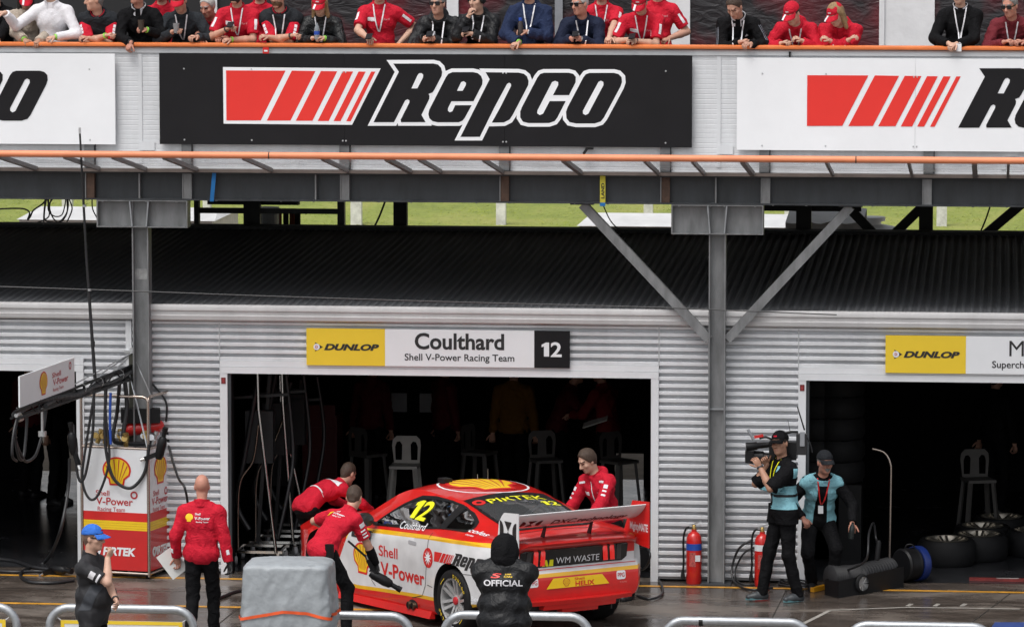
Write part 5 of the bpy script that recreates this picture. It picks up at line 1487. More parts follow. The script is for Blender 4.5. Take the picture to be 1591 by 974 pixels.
# roll cage, seat, floor in the cabin
CAGE = mat('cage_grey', (.22, .23, .25), .4, var=.1)
mb = MB()
for s_ in (-1, 1):
    mb.tube(catmull([(.52, s_ * .70, .52), (.52, s_ * .66, .95), (.56, s_ * .50, 1.24), (.57, s_ * .2, 1.29), (.57, 0, 1.295)], 5), .022, 8)
    mb.tube(catmull([(.56, s_ * .50, 1.24), (1.1, s_ * .52, 1.29), (1.45, s_ * .54, 1.24), (1.85, s_ * .66, .98), (1.9, s_ * .70, .6)], 5), .022, 8)
    mb.tube([(.56, s_ * .48, 1.22), (-.22, s_ * .44, .80)], .020, 8); mb.tube([(.55, s_ * .52, 1.20), (.53, -s_ * .6, .62)], .018, 8)
    mb.tube([(1.75, s_ * .72, .72), (.55, s_ * .70, .86)], .02, 8)
mb.build('roll_cage', CAGE, car, local=True, smooth=60)
mb = MB(); mb.box(.62, 1.05, .12, .60, .52, .66); mb.bar((.66, .36, .62), (.50, .36, 1.14), .46, .12, up=(1, 0, 0)); mb.bar((.56, .16, 1.0), (.62, .12, 1.18), .05, .2, up=(1, 0, 0)); mb.bar((.56, .56, 1.0), (.62, .60, 1.18), .05, .2, up=(1, 0, 0))
mb.build('seat', mat('seat_red', (.10, .012, .014), .7, var=.3), car, local=True)
mb = MB(); mb.box(-.24, 0.35, -.62, .62, .72, .84); mb.box(-.05, .2, -.2, .1, .84, .96); mb.tube([(-.2, .3, .86), (.3, .2, .94), (.5, -.1, .9)], .05, 8); rb_ = mb.build('rear_bulkhead', mat('bulkhead_grey', (.30, .30, .32), .5, var=.45, vscale=6), car, local=True)
mb = MB(); mb.add([(-.36, -.5, .955), (-.36, .5, .955), (.12, .5, .90), (.12, -.5, .90)], [(0, 1, 2, 3)]); mb.build('parcel_shelf', mat('shelf_grey', (.72, .73, .74), .45, var=.45, vscale=5), rb_, local=True)
mb = MB(); mb.lathe([(.17, -.012), (.185, 0), (.17, .012)], (1.42, .36, .92), (-1, 0, .35), 20); mb.build('steering_wheel', BLACK, car, local=True)
# wheels
TYREL = mat('tyre_yellow', (.72, .50, .03), .6, var=.25, vscale=30)
RIM = mat('silver_rim', (.62, .62, .62), .34, metal=.6, var=.12, vscale=12)
def make_wheel(s_):
    o = bpy.data.objects.new('wheel', None); COL.objects.link(o)
    mb = MB(); mb.lathe([(.238, -.14), (.30, -.145), (.328, -.125), (.336, -.07), (.336, .07), (.328, .125), (.300, .145), (.243, .14)], (0, 0, 0), (0, 1, 0), 48, cap=False)
    t = mb.build('tyre', RUBBER, o, local=True, smooth=50)
    V2 = []; F2 = []
    for rep in (0, 180):
        for i, ch in enumerate('DUNLOP'):
            V, Fc = text_fit(ch, .030, .034, 0, 0, bold=.03)
            a = R(rep + 62 - i * 11)
            for x, y in V: V2.append(((x * math.cos(a - math.pi / 2) - (y + .268) * math.sin(a - math.pi / 2)), (x * math.sin(a - math.pi / 2) + (y + .268) * math.cos(a - math.pi / 2))))
            F2 += [[len(V2) - len(V) + j for j in q] for q in Fc]
        for a0, a1 in ((-10, 50), (70, 118)):
            N_ = 10; b0 = len(V2)
            for j in range(N_ + 1):
                a = R(rep + 90 + a0 + 25 + (a1 - a0) * .35 * j / N_)
                for r_ in (.262, .270): V2.append((r_ * math.cos(a), r_ * math.sin(a)))
            F2 += [[b0 + 2 * j, b0 + 2 * j + 1, b0 + 2 * j + 3, b0 + 2 * j + 2] for j in range(N_)]
    mb = MB(); mb.add([(-x, .1455 + .0, y) for x, y in V2], F2); mb.build('tyre_lettering', TYREL, t, local=True)
    mb = MB(); mb.lathe([(.240, -.13), (.246, .128), (.238, .136), (.226, .130), (.222, .07), (.215, -.12)], (0, 0, 0), (0, 1, 0), 48, cap=False)
    for k in range(6):
        for e in (-1, 1):
            a = 2 * math.pi * k / 6 + e * .17; ca, sa = math.cos(a), math.sin(a); a2 = 2 * math.pi * k / 6 + e * .42
            mb.bar((.226 * ca, .112, .226 * sa), (.05 * math.cos(a2), .066, .05 * math.sin(a2)), .030, .034, up=(0, 1, 0))
    mb.lathe([(.0, .05), (.072, .05), (.066, .082), (.05, .09), (.045, .09)], (0, 0, 0), (0, 1, 0), 24, cap=False)
    mb.build('rim', RIM, o, local=True, smooth=35)
    mb = MB(); mb.lathe([(.045, .085), (.042, .105), (.02, .115), (0, .115)], (0, 0, 0), (0, 1, 0), 16, cap=False); mb.build('hub_nut', REDT, o, local=True, smooth=40)
    mb = MB(); mb.lathe([(.0, .0), (.185, .0), (.185, .03), (.0, .03)], (0, 0, 0), (0, 1, 0), 32); mb.build('brake_disc', mat('brake_steel', (.10, .10, .10), .4, metal=.6), o, local=True)
    return o
w0 = make_wheel(1)
for i, (x, s_) in enumerate(((0, 1), (0, -1), (2.82, 1), (2.82, -1))):
    wv = w0 if i == 0 else copy_tree(w0)
    wv.parent = car; wv.location = (x, s_ * .805, .336); wv.rotation_euler = (0, R(20 + 47 * i), 0 if s_ > 0 else math.pi)
# sill skirts, rear diffuser, exhaust
mb = MB()
for s_ in (-1, 1): mb.add([(.42, s_ * .90, .085), (2.4, s_ * .90, .035), (2.4, s_ * .965, .04), (.42, s_ * .97, .09), (.42, s_ * .90, .15), (2.4, s_ * .90, .10), (2.4, s_ * .935, .11), (.42, s_ * .94, .165)], [(0, 1, 2, 3), (3, 2, 6, 7), (7, 6, 5, 4), (0, 3, 7, 4), (1, 5, 6, 2), (0, 4, 5, 1)])
mb.build('side_skirt', mat('skirt_red', (.58, .014, .012), .35, coat=.4), car, local=True)
p = c_side(638, 939, .93)
mb = MB(); mb.tube([(p.x - .01, .90, p.z), (p.x + .0, .965, p.z)], .040, 14); mb.tube([(p.x - .095, .90, p.z), (p.x - .085, .962, p.z)], .040, 14)
ex = mb.build('exhaust', mat('burnt_steel', (.10, .075, .05), .35, metal=.8, var=.3), car, local=True, smooth=50)
mb = MB(); mb.lathe([(0, 0), (.033, 0)], (p.x, .967, p.z), (0, 1, 0), 14); mb.lathe([(0, 0), (.033, 0)], (p.x - .085, .964, p.z), (0, 1, 0), 14); mb.build('exhaust_bore', WELL, ex, local=True)
cd_('exhaust_heat_shield', shape2d([circle2d(0, 0, .105, ry=.062)]), (p.x - .045, .93, p.z), *SIDE, WELL)
DIFF = mat('diffuser_black', (.013, .013, .014), .5, var=.2)
mb = MB(); mb.box(-.90, -.55, -.55, .55, .33, .37)
for y in (-.42, -.2, 0, .2, .42): mb.box(-.95, -.55, y - .008, y + .008, .275, .335)
mb.build('diffuser', DIFF, car, local=True)
mb = MB()
def bowed(y1, z0, z1, x0, dep):
    n_ = 14; V = []
    for i in range(n_ + 1):
        y = -y1 + 2 * y1 * i / n_; x = x0 + .085 * (abs(y) / .72) ** 2.4
        V += [(x, y, z0), (x - .012, y, z1), (x + dep, y, z1), (x + dep, y, z0)]
    mb.add(V, [(4 * i + a_, 4 * i + 4 + a_, 4 * i + 4 + (a_ + 1) % 4, 4 * i + (a_ + 1) % 4) for i in range(n_) for a_ in range(4)] + [(0, 1, 2, 3), (4 * n_ + 3, 4 * n_ + 2, 4 * n_ + 1, 4 * n_)])
bowed(.66, .385, .430, -1.035, .10); bowed(.44, .335, .384, -1.02, .10); bowed(.22, .295, .334, -1.0, .10)
mb.build('lower_valance', mat('bumper_red', (.60, .013, .011), .3, coat=.5, var=.05), car, local=True)
# boot lip with shut line, door lines
LINE = mat('shut_line', (.02, .018, .018), .7, var=0)
def dline(name, pts, w_=.008, mode=SIDE, m=LINE):
    P = [Vector(p) for p in pts]; V = []; Fc = []
    for i, q in enumerate(P):
        t = (P[min(i + 1, len(P) - 1)] - P[max(i - 1, 0)]).normalized(); nn = Vector((-t.y, t.x)) * w_ / 2
        V += [tuple(q - nn), tuple(q + nn)]
    Fc = [[2 * i, 2 * i + 2, 2 * i + 3, 2 * i + 1] for i in range(len(P) - 1)]
    return cd_(name, (V, Fc), (0, 0, 1.4) if mode is TOP else ((-1.2, 0, 0) if mode is REAR else (0, .93, 0)), *mode, m, None, .0035)
sd = lambda px, py: (-c_side(px, py).x, c_side(px, py).z)
dline('door_shut_line', [sd(665.5, 828), sd(665, 850), sd(664, 880), sd(661, 910), sd(656, 925), sd(640, 928)])
dline('door_front_line', [(-1.72, .86), (-1.75, .6), (-1.72, .32), (-1.64, .27)])
dline('fuel_flap_line', [sd(738, 893), sd(722, 891), sd(722, 915)], .006)
dline('body_seam', [sd(664, 908), sd(673, 912)], .006)
p = c_side(640, 843)
cd_('door_handle', shape2d([rrect(-.09, -.020, .09, .020, .018)]), (p.x, .93, p.z), *SIDE, mat('handle_recess', (.40, .40, .42), .3))
dline('boot_shut_line', [(-.60, -.95), (-.62, -.60), (-.56, -.52), (.56, -.52), (.62, -.60), (.60, -.95)], .008, TOP)
# ---- side lettering
def side_text(name, s, tl, tr, bl, m, par=None, off=.003, y=.93, **kw):
    A, B, C_ = (c_side(*q, y) for q in (tl, tr, bl)); ux = (B - A); w_ = ux.length; ux.normalize(); h_ = (A - C_).length
    uy = Vector((0, 0, 1)); c = A + ux * w_ / 2 - uy * h_ / 2
    return cd_(name, text_fit(s, w_, h_, 0, 0, **kw), c, ux, uy, (0, -1, 0), m, par, off, .04)
side_text('door_lettering', 'Shell', (588, 846), (617.5, 852), (588, 862), REDV, bold=.012)
side_text('door_lettering', 'V-Power', (590, 872), (660, 888), (590, 893), REDV, bold=.022)
A, B = c_side(562, 842), c_side(562, 893); hgt = (A - B).length
decal_multi('door_badge', badge_layers(hgt), (A + B) / 2, (-1, 0, 0), (0, 0, 1), (0, -1, 0), CAR_BVH, body)
p = c_side(666.8, 866); st = []
for i in range(20): a = math.pi * i / 10; r_ = (.085 if i % 2 == 0 else .032); st.append((r_ * math.cos(a), r_ * math.sin(a)))
decal_multi('star_roundel', [(shape2d([circle2d(0, 0, .105)]), REDV), (shape2d([st]), WHITE_S)], p, (-1, 0, 0), (0, 0, 1), (0, -1, 0), CAR_BVH, body)
bx = [v[0] for v in LOGO_BARS[0]]; by = [v[1] for v in LOGO_BARS[0]]; A, B, C_ = c_side(677, 856), c_side(709, 862), c_side(677, 871)
kx = (B - A).length / (max(bx) - min(bx)); ky = (A - C_).length / (max(by) - min(by))
cd_('stripe_mark', ([((x - min(bx)) * kx, (y - max(by)) * ky) for x, y in LOGO_BARS[0]], LOGO_BARS[1]), A, (B - A).normalized(), (0, 0, 1), (0, -1, 0), REDV)
bx = [v[0] for v in LOGO_BLACK[0]]; A, B, C_ = c_side(706, 858), c_side(768, 868, .90), c_side(706, 874); by = [v[1] for v in LOGO_BLACK[0]]
kx = (B - A).length / (max(bx) - min(bx)); kx *= .94; ky = .160 / (max(by) - min(by))
cd_('quarter_lettering', ([((x - min(bx)) * kx, (y - max(by)) * ky) for x, y in LOGO_BLACK[0]], LOGO_BLACK[1]), A, (B - A).normalized(), (0, 0, 1), (0, -1, 0), INK)
dq = Vector((-.25, -.82, -.5)).normalized(); uyq = Vector((0, -.52, .85)); uxq = (Vector((-1, 0, 0)) - dq * Vector((-1, 0, 0)).dot(dq)).normalized(); uyq = uxq.cross(-dq).normalized(); uyq = uyq if uyq.z > 0 else -uyq
pq = Vector((-.24, .82, 1.085))
cd_('quarter_lettering', text_fit('coles', .30, .058, 0, .02, bold=.012), pq, uxq, uyq, dq, WHITE_S, None, .004, .03)
cd_('quarter_lettering', text_fit('express', .14, .022, -.03, -.048), pq, uxq, uyq, dq, WHITE_S, None, .004, .03)
side_text('bumper_lettering', 'Berklee', (738, 925), (762, 929), (738, 932), WHITE_S, y=.9, bold=.01)
A, B, C_ = (c_side(*q, .72) for q in ((645, 778), (670, 781), (645, 804)))
cd_('window_number', num12((B - A).length, (A - C_).length, 0, 0, .2), A.lerp(B, .5) - Vector((0, 0, (A - C_).length / 2)), (-1, 0, 0), (0, 0, 1), (0, -1, 0), YELB, gdl, .006, .04)
side_text('window_lettering', 'Coulthard', (628, 809), (667, 813), (628, 820), WHITE_S, gdl, .006, y=.80, bold=.004)
p = c_side(560, 829)
decal_multi('fender_sticker', [(shape2d([rrect(-.20, -.05, .20, .05, .01)]), INK), (text_fit('S', .06, .05, -.10, 0, bold=.04, shear=.2), RED_S), (text_fit('VIRGIN', .16, .018, .06, .015), WHITE_S), (text_fit('AUSTRALIA', .16, .016, .06, -.02), WHITE_S)], p, (-1, 0, 0), (0, 0, 1), (0, -1, 0), CAR_BVH, body)
# ---- rear
ry = lambda px, py: (lambda q: (-q.y, q.z))(c_rear(px, py))
panel = [(-.60, .757), (.60, .757), (.655, .80), (.66, .93), (.62, .953), (-.62, .953), (-.66, .93), (-.655, .80)]
pn = cd_('tail_panel', shape2d([panel]), (-1.0, 0, 0), *REAR, mat('gloss_black', (.008, .008, .009), .12, coat=.5))
TAIL = mat('tail_lamp_red', (.45, .008, .010), .2, coat=.6, emit=(1, .04, .03), estr=.30)
for s_ in (-1, 1):
    for k in range(3):
        x0 = .36 + .085 * k
        P = [(s_ * x0, .775), (s_ * (x0 + .055), .775), (s_ * (x0 + .045), .94), (s_ * (x0 - .012), .94)]
        if k < 2:
            xm, hh_ = -1.0, .165; hit = CAR_BVH.ray_cast(Vector((-2, -s_ * (x0 + .025), .857)), Vector((1, 0, 0)))[0]
            xb_ = hit.x if hit is not None else -.93; mb = MB(); cs_ = []
            for zz, oo in ((.778, 0.0), (.800, .016), (.857, .022), (.915, .018), (.938, 0.0)):
                fr_t = (zz - .775) / .165; cxl = x0 + .0275 - .011 * fr_t
                for dx_, dd_ in ((-.028, .002), (-.017, oo), (.017, oo), (.028, .002)): cs_.append((xb_ - .008 - dd_, -s_ * (cxl + dx_), zz))
            mb.add(cs_, [(r_ * 4 + c_, r_ * 4 + c_ + 1, r_ * 4 + c_ + 5, r_ * 4 + c_ + 4) for r_ in range(4) for c_ in range(3)]); mb.build('tail_light', TAIL, pn, local=True, smooth=50)
            continue
        if k < 2: cd_('tail_light', (P if s_ > 0 else P[::-1], [[0, 1, 2, 3]]), (-1.0, 0, 0), *REAR, TAIL, pn, .006)
        else: cd_('tail_lens', (P if s_ > 0 else P[::-1], [[0, 1, 2, 3]]), (-1.0, 0, 0), *REAR, mat('smoked_lens', (.06, .055, .055), .1), pn, .006)
A, B = c_rear(870, 872.5), c_rear(937, 865); wm = A - B
cd_('tail_lettering', text_fit('WM WASTE', wm.length, .066, (-A.y - B.y) / 2, (A.z + B.z) / 2 + .0), (-1, 0, 0), *REAR, WHITE_S, pn, .006)
q = ry(855.5, 876); h2 = .034
cd_('tail_emblem', merge2d([([(q[0] - .085, q[1] + h2), (q[0] - .05, q[1] + h2), (q[0] - .02, q[1] - h2), (q[0] - .05, q[1] - h2)], [[0, 1, 2, 3]]), ([(q[0] - .03, q[1] + h2), (q[0] + .0, q[1] + h2), (q[0] + .025, q[1] - h2), (q[0] - .01, q[1] - h2)], [[0, 1, 2, 3]]), ([(q[0] + .035, q[1] + h2), (q[0] + .08, q[1] + h2), (q[0] + .08, q[1] - h2), (q[0] + .03, q[1] - h2)], [[0, 1, 2, 3]])]), (-1, 0, 0), *REAR, YELB, pn, .006)
pl = [ry(848, 915), ry(946, 905), ry(948, 901), ry(935, 889.5), ry(862, 896)]
hl_ = [(-.385, .545), (.385, .545), (.30, .648), (-.30, .648)]
pt = cd_('number_plate', shape2d([hl_]), (-1, 0, 0), *REAR, YEL, None, .008)
cd_('plate_lettering', text_fit('HELIX', .235, .048, .085, .576, bold=.03), (-1, 0, 0), *REAR, REDV, pt, .010, .03)
cd_('plate_lettering', text_fit('Shell', .12, .026, .02, .626, bold=.01), (-1, 0, 0), *REAR, REDV, pt, .010, .03)
bl = badge_layers(.085); c0 = (-.14, .598)
decal_multi('plate_badge', [(shift2d(bl[0][0], *c0), REDT), (shift2d(bl[1][0], *c0), YEL), (shift2d(bl[2][0], *c0), REDT)], (-1, 0, 0), (0, -1, 0), (0, 0, 1), (1, 0, 0), CAR_BVH, pt, .010)
for q in (-.535, .535):
    s = cd_('bumper_sticker', shape2d([rrect(q - .055, .575, q + .055, .665, .02)]), (-1, 0, 0), *REAR, WHITE_S, None, .004)
    cd_('sticker_lettering', text_fit('PPG', .085, .042, q, .62, bold=.02), (-1, 0, 0), *REAR, REDT, s, .006, .03)
cd_('bumper_lettering', text_fit('TAPE', .09, .016, .56, .545), (-1, 0, 0), *REAR, mat('pale_red_print', (.72, .25, .22), .4), None, .004, .03)
# ---- roof and rear glass lettering
p = c_top(752, 749.5, 1.388)
bl = badge_layers(.78)
decal_multi('roof_badge', [(shape2d([circle2d(0, 0, .50), circle2d(0, 0, .475)]), WHITE_S)] + bl, (p.x + .02, p.y, 1.6), (0, -1, 0), (1, 0, 0), (0, 0, -1), CAR_BVH, body)
A, B = c_top(756, 777, 1.30), c_top(848, 771, 1.30)
cd_('rear_window_lettering', text_fit('PIRTEK', (B - A).length, .125, 0, 0, bold=.006), (A + B) / 2, *TOP, YELB, gr, .008, .03)
p = c_top(744, 778.5, 1.30)
cd_('rear_window_emblem', shape2d([circle2d(0, 0, .072), circle2d(0, 0, .030)]), p, *TOP, REDV, gr, .008, .03)
p = c_top(855, 781, 1.25)
cd_('rear_window_number', num12(.20, .11, 0, 0), p, *TOP, YELB, gr, .008, .03)
mb = MB(); p = c_top(778, 764, 1.37); mb.lathe([(.05, 0), (.045, .02), (.02, .03), (0, .03)], (p.x, p.y, sm(T_zc, p.x) - .004), n=14); mb.build('roof_vent', BLACK, car, local=True, smooth=40)
mb = MB(); p = c_top(742, 742, 1.40); mb.tube([(p.x, p.y, 1.37), (p.x, p.y, 1.44)], [.004, .002], 5)
mb.build('aerial', GALV, car, local=True)
mb = MB(); p = c_top(758, 742, 1.40); mb.tube([(p.x, p.y, 1.37), (p.x, p.y, 1.5)], [.003, .0015], 5); mb.build('aerial', GALV, car, local=True)
mb = MB(); mb.obox((1.30, .25, 1.40), Vector((.07, 0, 0)), Vector((0, .05, 0)), Vector((0, 0, .025))); mb.build('roof_camera', BLACK, car, local=True)
for s_ in (-1, 1):
    mb = MB(); mb.lathe([(0, -.10), (.06, -.09), (.075, -.03), (.07, .04), (.03, .08), (0, .085)], (1.72, s_ * 1.0, .985), (1, 0, 0), 16); mb.bar((1.72, s_ * .86, .93), (1.72, s_ * .96, .965), .05, .03)
    mb.build('mirror', mat('mirror_black', (.014, .014, .015), .3), car, local=True, smooth=40)
# ---- wing
W_W = mat('wing_white', (.74, .74, .75), .3, coat=.4, var=.03)
W_R = mat('wing_red', (.60, .013, .011), .28, coat=.5, var=.04)
wing = bpy.data.objects.new('rear_wing', None); COL.objects.link(wing); wing.parent = car
LE, TE = Vector((-.73, 0, 1.172)), Vector((-1.05, 0, 1.352)); YW = .785
mb = MB(); nn = 10; up_ = []; dn = []
chord = TE - LE; nrm_ = Vector((chord.z, 0, -chord.x)).normalized()
if nrm_.z < 0: nrm_ = -nrm_
for i in range(nn + 1):
    t = i / nn; th = .020 * (1 - t) ** .6 * (t ** .5) * 2 + .004; cam_ = -.022 * math.sin(math.pi * t)
    b0 = LE + chord * t + nrm_ * cam_; up_.append(b0 + nrm_ * th); dn.append(b0 - nrm_ * th)
prof = up_ + dn[::-1]
V = [(p.x, YW - .006, p.z) for p in prof] + [(p.x, -YW + .006, p.z) for p in prof]; k = len(prof)
mb.add(V, [[i, (i + 1) % k, k + (i + 1) % k, k + i] for i in range(k)] + [list(range(k))[::-1], list(range(k, 2 * k))])
pl_ = mb.build('wing_plane', W_W, wing, local=True, smooth=50)
fixn(pl_)
WB = bvh_of(pl_)
mid = LE + chord * .55
uyw = (TE - LE).normalized()
dd = nrm_
decal('wing_lettering', text_fit('DXC.technology', .93, .095, .16, .0, bold=.020, shear=.15), mid + Vector((0, 0, 0)), (0, -1, 0), uyw, dd, WB, mat('wing_print', (.06, .008, .010), .4, var=0), pl_, .003, .04)
def dxc(cx, cy, s):
    h1 = [(cx - .95 * s, cy + .5 * s)] + [(cx - .95 * s + .45 * s * math.cos(R(a)), cy + .5 * s * math.sin(R(a))) for a in range(85, -90, -12)] + [(cx - .95 * s, cy - .5 * s)]
    h2_ = [(cx + .95 * s, cy + .5 * s)] + [(cx + .95 * s - .45 * s * math.cos(R(a)), cy + .5 * s * math.sin(R(a))) for a in range(85, -90, -12)] + [(cx + .95 * s, cy - .5 * s)]
    t1 = [(cx - .42 * s, cy + .5 * s), (cx + .42 * s, cy + .5 * s), (cx, cy)]; t2 = [(cx - .42 * s, cy - .5 * s), (cx + .42 * s, cy - .5 * s), (cx, cy)]
    return merge2d([shape2d([h1]), shape2d([h2_]), (t1, [[0, 2, 1]]), (t2, [[0, 1, 2]])])
decal('wing_emblem', dxc(-.56, .0, .13), mid, (0, -1, 0), uyw, dd, WB, mat('wing_print', (.06, .008, .010), .4, var=0), pl_, .003, .04)
for s_, m in ((1, W_W), (-1, W_R)):
    if s_ > 0: out = [(-.76, 1.32), (-.70, 1.25), (-.66, 1.0), (-.72, .96), (-.80, .90), (-1.07, .895), (-1.07, 1.372), (-.80, 1.352)]
    else: out = [(-.78, 1.36), (-.60, .985), (-.55, .955), (-.95, .905), (-1.09, .895), (-1.09, 1.38)]
    k = len(out); mb = MB(); y0 = s_ * YW
    mb.add([(x, y0, z) for x, z in out] + [(x, y0 + s_ * .014, z) for x, z in out], [list(range(k)), list(range(k, 2 * k))[::-1]] + [[i, k + i, k + (i + 1) % k, (i + 1) % k] for i in range(k)])
    e = mb.build('endplate', m, wing, local=True); fixn(e); eb = bvh_of(e)
    if s_ > 0:
        decal('endplate_emblem', dxc(0, 0, .20), (-.88, 1, 1.17), (-.85, 0, 0), (0, 0, 1), (0, -1, 0), eb, INK, e, .003, .1)
        decal('endplate_lettering', text_fit('technology', .24, .03, 0, 0), (-.89, 1, 1.0), (-1, 0, 0), (0, 0, 1), (0, -1, 0), eb, INK, e, .003, .1)
    else:
        decal('endplate_lettering', text_fit('MightyMATE', .34, .075, 0, 0, bold=.03), (-.91, -.5, 1.10), (-1, 0, 0), (0, 0, 1), (0, -1, 0), eb, WHITE_S, e, .003, .1)
for s_ in (-1, 1):
    mb = MB(); mb.add([(-.66, s_ * .28, 1.0), (-.74, s_ * .28, 1.0), (-.80, s_ * .28, 1.19), (-.75, s_ * .28, 1.165), (-.66, s_ * .29, 1.0), (-.74, s_ * .29, 1.0), (-.80, s_ * .29, 1.19), (-.75, s_ * .29, 1.165)], [(0, 1, 2, 3), (7, 6, 5, 4), (0, 4, 5, 1), (1, 5, 6, 2), (2, 6, 7, 3), (3, 7, 4, 0)])
    mb.build('wing_post', BLACK, wing, local=True)
# ================================================================== barrier hoops on the pit wall side
YF = -5.6
def hoop(label, p0, p1, yc, banner):
    A, B = onY(p0 + 7, yc, YF), onY(p1 - 7, yc, YF); zt_ = (A.z + B.z) / 2; r = .044; cr = .20
    o = thing('barrier_hoop', label, 'barrier', ((A.x + B.x) / 2, YF, 0), 'galvanised barrier hoops along the pit lane')
    pts = [(A.x, YF, 0), (A.x, YF, zt_ - cr)] + [(A.x + cr - cr * math.cos(R(a)), YF, zt_ - cr + cr * math.sin(R(a))) for a in range(12, 90, 12)] + [(A.x + cr, YF, zt_), (B.x - cr, YF, zt_)] + [(B.x - cr + cr * math.sin(R(a)), YF, zt_ - cr + cr * math.cos(R(a))) for a in range(12, 90, 12)] + [(B.x, YF, zt_ - cr), (B.x, YF, 0)]
    mb = MB(); mb.tube(pts, r, 14); mb.build('rail', GALV, o, smooth=60)
    if banner:
        dz, edge = banner; x0, x1 = A.x + .115, B.x - .115; z1 = zt_ - dz
        mb = MB(); mb.box(x0, x1, YF - .006, YF + .006, .12, z1); bn = mb.build('banner', mat('banner_white', (.66, .66, .65), .55, var=.08, vscale=3, bump=.3, bscale=4), o)
        if edge:
            mb = MB(); e = .036
            for a in ((x0, x1, z1 - e, z1), (x0, x0 + e, .12, z1 - e), (x1 - e, x1, .12, z1 - e)): mb.box(a[0], a[1], YF - .009, YF - .0065, a[2], a[3])
            mb.build('border', YELLOW_S, bn)
        for x in (x0, x1):
            mb = MB(); mb.bar((x, YF, z1), (x + (-.05 if x == x0 else .05), YF, z1 + .035), .010, .010); mb.build('cable_tie', WHITE, bn)
    return o
hoop('barrier hoop cut by the left edge, its yellow-edged banner corner just showing', -205, 33, 941, (.125, 1))
hoop('barrier hoop with yellow-edged banner behind the man in the blue cap', 70, 308, 945, (.125, 1))
hoop('barrier hoop partly hidden behind the grey tarpaulin', 405, 645, 955, (.14, 0))
hoop('barrier hoop behind the hooded official', 683, 923, 956, (.145, 0))
hb = hoop('barrier hoop below the fire extinguishers, a small black clip on its rail', 1025, 1265, 965, (.19, 0))
p = onY(1089, 965, YF); mb = MB(); mb.lathe([(.047, -.02), (.047, .02)], (p.x, YF, p.z - .0), (1, 0, 0), 14, cap=False); mb.build('clip', BLACK, hb)
hoop('barrier hoop cut by the bottom right corner of the view', 1310, 1550, 972, (.19, 0))

# ================================================================== tarpaulin-covered trolley
YT = -7.0
tl, trr = onY(370, 880, YT), onY(512, 880, YT); zt_ = onY(440, 882, YT).z
TARP = mat('grey_tarpaulin', (.31, .335, .355), .5, var=.16, vscale=5, bump=.22, bscale=26, rvar=.12)
cx_, cy_ = (tl.x + trr.x) / 2, YT + .34; hw = (trr.x - tl.x) / 2
tp = thing('covered_trolley', 'trolley hidden under a crumpled grey tarpaulin with an orange strap', 'trolley', (cx_, cy_, 0))
from mathutils import noise as mnoise
N_ = 150
def ridged(p): return 1 - abs(mnoise.noise(p))
def tarp_r(a, t):            # square footprint, looser towards the hem, with hanging folds
    c, s_ = math.cos(a), math.sin(a); n_ = 9.0
    ax, ay = hw * (.93 + .13 * t), .35 * (.95 + .16 * t)
    r = 1 / ((abs(c) / ax) ** n_ + (abs(s_) / ay) ** n_) ** (1 / n_)
    x, y = r * c, r * s_
    f_ = ridged(Vector((x * 6.5 + y * 3 + t * 1.0, y * 4.5, t * .8 + 3.1))) - .75
    g_ = ridged(Vector((x * 9 + t * 5, y * 9, t * 7 + 8.7))) - .75
    e_ = ridged(Vector((x * 22, y * 22, t * 17))) - .75
    pull = math.exp(-((t - .56) / .035) ** 2)
    return r * (1 + (.20 * f_ * min(1, t * 1.6) + .035 * g_ + .010 * e_) * (1 - .65 * pull) - .035 * pull)
ts = [0, .006, .014, .03, .05] + [.075 + .925 * i / 62 for i in range(63)]
mb = MB()
for t in ts:
    for i in range(N_):
        a = 2 * math.pi * i / N_; r = tarp_r(a, t) * (1 if t > .012 else (.985 if t > .003 else .95))
        z = zt_ * (1 - t) + .03 * t + .018 * mnoise.noise(Vector((3 * math.cos(a), 3 * math.sin(a), t * 4)))
        mb.v.append((cx_ + r * math.cos(a), cy_ + r * math.sin(a), z + (.010 if t < .003 else 0)))
nr = 9
for j in range(1, nr):
    for i in range(N_):
        a = 2 * math.pi * i / N_; k_ = 1 - j / nr; r = tarp_r(a, 0) * .95 * k_; x, y = r * math.cos(a), r * math.sin(a)
        mb.v.append((cx_ + x, cy_ + y, zt_ + .010 + .035 * (1 - k_ ** 2) + .022 * (ridged(Vector((x * 5, y * 7, 1.7))) - .8)))
mb.v.append((cx_, cy_, zt_ + .045))
nt_ = len(ts)
for k in range(nt_ - 1):
    for i in range(N_): mb.f.append([k * N_ + i, (k + 1) * N_ + i, (k + 1) * N_ + (i + 1) % N_, k * N_ + (i + 1) % N_]); mb.m.append(0)
order = [0] + [nt_ + j - 1 for j in range(1, nr)]
for r0, r1 in zip(order, order[1:]):
    for i in range(N_): mb.f.append([r0 * N_ + i, r0 * N_ + (i + 1) % N_, r1 * N_ + (i + 1) % N_, r1 * N_ + i]); mb.m.append(0)
for i in range(N_): mb.f.append([order[-1] * N_ + i, order[-1] * N_ + (i + 1) % N_, len(mb.v) - 1]); mb.m.append(0)
mb.build('tarpaulin', TARP, tp, smooth=60)
mb = MB(); V = []
zs_ = [onY(px, py, YT).z for px, py in ((367, 963), (405, 956), (440, 949.5), (475, 952), (510, 962), (527, 967))]; xs_ = [onY(px, 955, YT).x for px in (367, 405, 440, 475, 510, 527)]
for i in range(N_ + 1):
    a = 2 * math.pi * i / N_; xx = cx_ + tarp_r(a, .55) * math.cos(a); z = float(np.interp(xx, xs_, zs_))
    for d in (-.015, .015):
        t = (zt_ - z - d) / (zt_ - .03); r = tarp_r(a, min(1, max(0, t))) + .016; V.append((cx_ + r * math.cos(a), cy_ + r * math.sin(a), z + d))
mb.add(V, [(2 * i, 2 * i + 2, 2 * i + 3, 2 * i + 1) for i in range(N_)])
mb.build('strap', mat('orange_strap', (.78, .10, .02), .6, var=.15), tp, smooth=60)
